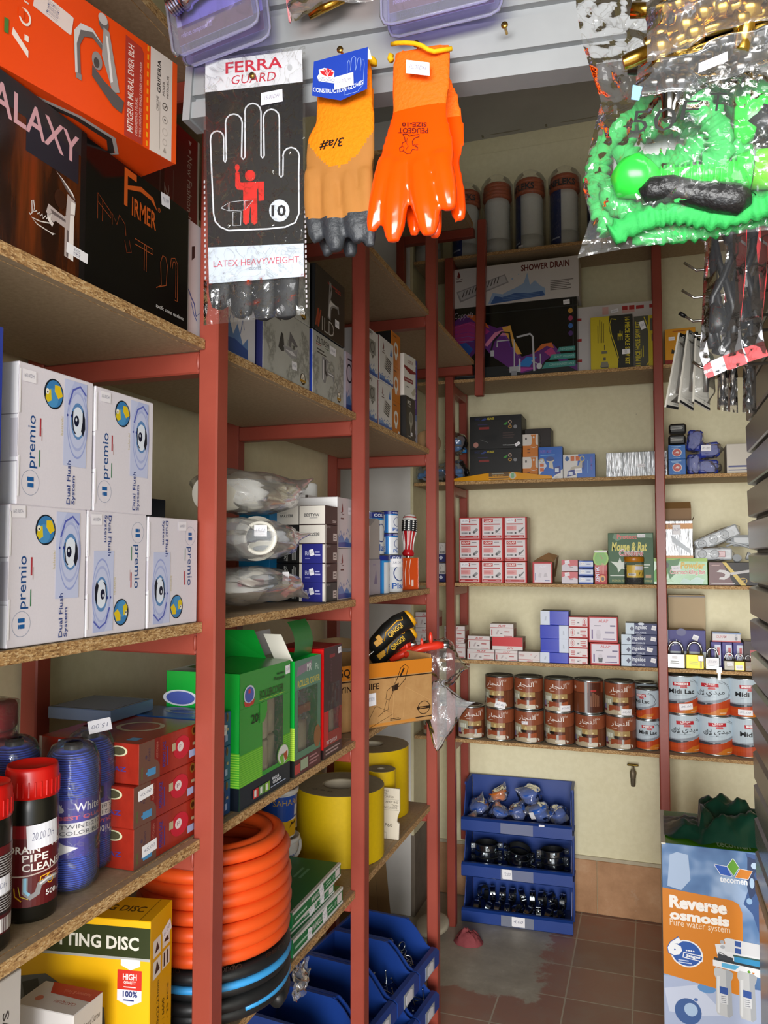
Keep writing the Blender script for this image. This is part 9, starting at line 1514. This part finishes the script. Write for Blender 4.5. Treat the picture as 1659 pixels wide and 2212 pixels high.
for i, (dx, Yc, lab) in enumerate(((0, 1.25, 'clear packet of black power cable with red and white edges, front one'), (255, 1.31, 'clear packet of black power cable with red edges at the right frame edge, rear one'))):
    t = thing('cable_packet', lab, 'cable', at(cx_(1000+dx), cy_(1840-60*i), Y=Yc), 0, 'packets of power cable'); sh = lambda pts: Cc([(x+dx*(1+.0*y), y-i*95*(y > 1200)) for x, y in pts])
    mb = MB(); f = pxf(Yc)
    draw(mb, f, [('p', sh([(815, 60), (865, 60), (770, 1230), (748, 1220)]), RED2), ('p', sh([(750, 1220), (775, 1230), (850, 1650), (770, 1720), (725, 1590)]), '#d4d4da'), ('p', sh([(1200, -60), (1300, -60), (1270, 700), (1215, 1200), (1185, 700), (1150, 300)]), RED2), ('p', sh([(1200, 1180), (1180, 1400), (1120, 1590), (1240, 1520)]), '#d4d4da'), ('p', sh([(770, 1720), (850, 1665), (905, 1835), (830, 1865), (790, 1830)]), '#b01824'), ('p', sh([(850, 1665), (1000, 1600), (1055, 1765), (905, 1835)]), '#d4d6dc'), ('p', sh([(1000, 1600), (1235, 1512), (1295, 1690), (1055, 1765)]), '#d01420'), ('p', sh([(1180, 180), (1285, 250), (1285, 290), (1185, 215)]), '#dcdce0')])
    f.k = 12
    for s_, x, y, w_, h_ in ((('POWER', 785, 230, 40, 120), ('SUPPLY', 783, 410, 44, 110), ('CABLE', 778, 590, 30, 110))):
        V, P = glyphs(s_, .03); put(mb, f, [[sh([(x+w_*(V[k][1]), y+h_*(1-V[k][0]))])[0] for k in p] for p in P], ink('#e0d4d8'))
    V, P = glyphs('GARANTIE', .03); put(mb, f, [[sh([(778+105*V[k][0], 1815-34*V[k][0]-42*V[k][1])])[0] for k in p] for p in P], ink('#e0ccd0'))
    rel(mb, 'printed_film', t)
    mb = MB(); CB = plas('#1a1c1f', .4); pc = lambda x, y, d=0: at(cx_(x+dx), cy_(y-i*60), Y=Yc+.015+d)
    for pts, r_ in (([(900, 200), (960, 500), (1050, 750), (1120, 1000), (1130, 1250), (1050, 1480)], .0055), ([(1120, 100), (1110, 400), (1000, 680), (880, 900), (830, 1200), (880, 1500)], .0058), ([(860, 200), (900, 700), (960, 1000), (1000, 1200)], .0055), ([(950, 900), (900, 1250), (960, 1520), (1060, 1400)], .0058), ([(1060, 960), (1090, 1250), (1080, 1450), (980, 1560), (900, 1530)], .0055), ([(1140, 700), (1150, 1100), (1120, 1400)], .0055)): mb.tube([pc(*p, .006*math.sin(k*2)) for k, p in enumerate(pts)], r_, CB, 10)
    mb.tube([pc(1090, -20), pc(1100, 120), pc(1110, 250)], [.013, .014, .01], CB, 12); mb.tube([pc(930, 980), pc(920, 1100), pc(940, 1250), pc(950, 1330)], [.009, .015, .017, .012], CB, 14); rel(mb, 'coiled_cable', t)
    mb = MB()
    def pf(u, v):
        l = [(815, -60), (770, 700), (745, 1300), (725, 1600), (790, 1840)]; r_ = [(1300, -60), (1270, 600), (1215, 1200), (1235, 1510), (1300, 1700)]; k = min(v*4, 3.999); j = int(k); a = Vector(l[j])*(1-k+j)+Vector(l[j+1])*(k-j); b = Vector(r_[j])*(1-k+j)+Vector(r_[j+1])*(k-j); q = a*(1-u)+b*u
        pp = sh([(q.x, q.y)])[0]; return tuple(at(pp[0], pp[1], Y=Yc-.001-.026*math.sin(math.pi*u)*min(1, 5*(1-v))-.006*noise.noise(Vector((u*4, v*8, i)))))
    mb.grid(pf, 18, 44, film('#ffffff', .03, .9, .05, 26, .8)); rel(mb, 'film', t)
for i, pts in enumerate(([(490, 1320), (575, 1355), (470, 2240), (325, 2210)], [(595, 1295), (680, 1340), (650, 2250), (485, 2150)], [(690, 1380), (790, 1400), (850, 2250), (660, 2140)])):
    Yc = 1.72-.05*i; t = thing('tool_card_pack', ('white card pack with black head, leftmost of three on the partition hook', 'white card pack with black head, middle of three on the partition hook', 'white card pack with clear bubble, rightmost of three on the partition hook')[i], 'tool pack', at(cx_(pts[3][0]), cy_(pts[2][1]), Y=Yc), 0, 'white card packs on the partition')
    P3 = [at(*q, Y=Yc+(.0 if k in (0, 3) else .03)) for k, q in enumerate(Cc(pts))]; mb = MB(); n_ = (P3[1]-P3[0]).cross(P3[3]-P3[0]).normalized(); n_ = n_ if n_.y > 0 else -n_
    mb.add([tuple(p) for p in P3]+[tuple(p+n_*.004) for p in P3], [[0, 1, 2, 3], [7, 6, 5, 4], [0, 4, 5, 1], [1, 5, 6, 2], [2, 6, 7, 3], [3, 7, 4, 0]], card('#c4c0b4'))
    f = Face(1, 1, lambda a, b, tt, P3=P3, n_=n_: (P3[0]*(1-a)+P3[1]*a)*b+(P3[3]*(1-a)+P3[2]*a)*(1-b)-n_*(tt+.0004))
    draw(mb, f, [('r', 0, .87, 1, 1, '#1c1c1e'), ('r', 0, 0, 1, .035, '#1c1c1e'), ('g', .55, .945, .2, .03, .4, '#d4d4d0'), ('n', .3, .88, .85, .9, 1, '#a8a8a4'), ('t', 'C', .66, .78, .82, .83, '#a8a69c')]+[('l', [(.4, .66-.1*k), (.6, .68-.1*k), (.86, .66-.1*k)], .05/14, '#3c3a36') for k in range(4)]+[('b', .6, .08, .86, .17, '#5c5a54'), ('n', .5, .05, .9, .07, 1, '#8c8a84')]); rel(mb, 'card', t)
    mb = MB(); mb.tube([P3[0]*(.5-.0)+P3[1]*.5-n_*.008, (P3[0]+P3[1])*.25+(P3[2]+P3[3])*.25-n_*.01, (P3[0]+P3[1])*.1+(P3[2]+P3[3])*.4-n_*.008], [.004, .007, .005], steel('#8c8a84', .3), 8); mb.grid(lambda u, v: tuple((P3[0]*(1-u)+P3[1]*u)*(.88-.8*v)+(P3[3]*(1-u)+P3[2]*u)*(.12+.8*v)-n_*(.001+.018*min(1, 5*u, 5*(1-u))*min(1, 6*v, 6*(1-v)))), 10, 20, film('#ffffff', .06, .8, .06, 24, .5)); rel(mb, 'tool_and_bubble', t)
for i, (x, yb) in enumerate(((1000, 2210), (1120, 2230), (1300, 2240))):
    Yc = 1.515+.012*i; t = thing('drill_chuck_pack', ('clear packet with a small drill chuck under the cable packets, left one', 'clear packet with a small drill chuck under the cable packets, middle one', 'dark packet under the cable packets beside the grey partition')[i], 'tool pack', at(cx_(x), cy_(yb), Y=Yc), 0, 'packets under the cable packets'); pp = lambda a, b, d=0: at(cx_(a), cy_(b), Y=Yc+d)
    mb = MB(); DK = steel('#4c4844', .25) if i < 2 else plas('#2c2a28', .3)
    mb.tube([pp(x, 1750), pp(x, 1850), pp(x, 1900), pp(x+6, 2080), pp(x+8, 2100), pp(x+8, 2180)], [.007, .009, .0045, .0045, .0075, .0075], DK, 12); rel(mb, 'chuck', t)
    mb = MB(); mb.grid(lambda u, v: tuple(pp(x-55+(110+40*(i == 2))*u-20*v*(1-2*u)*.5, 1700+(yb+30-1700)*v+20*u, -.012*math.sin(math.pi*u)-.004*noise.noise(Vector((u*5, v*6, i))))), 12, 20, film('#f4f0ea' if i < 2 else '#8c8880', .06, .9, .06, 28, .8)); rel(mb, 'film', t)

for lab, px, py, Yh, xe in (('chrome hook carrying the white card packs', 1545, 722, 1.68, .03), ('chrome hook carrying the drill chuck packets', 1560, 791, 1.53, .02), ('chrome hook carrying the packets of power cable', 1560, 478, 1.28, .01)):
    q = at(px, py, Y=Yh); t = thing('display_hook', lab, 'hook', (XSW, Yh, q.z)); mb = MB(); mb.tube([(q.x-XSW-.05, 0, .012), (q.x-XSW-.035, 0, 0), (.01, 0, 0)], .003, CHM, 10); mb.build('rod', t)
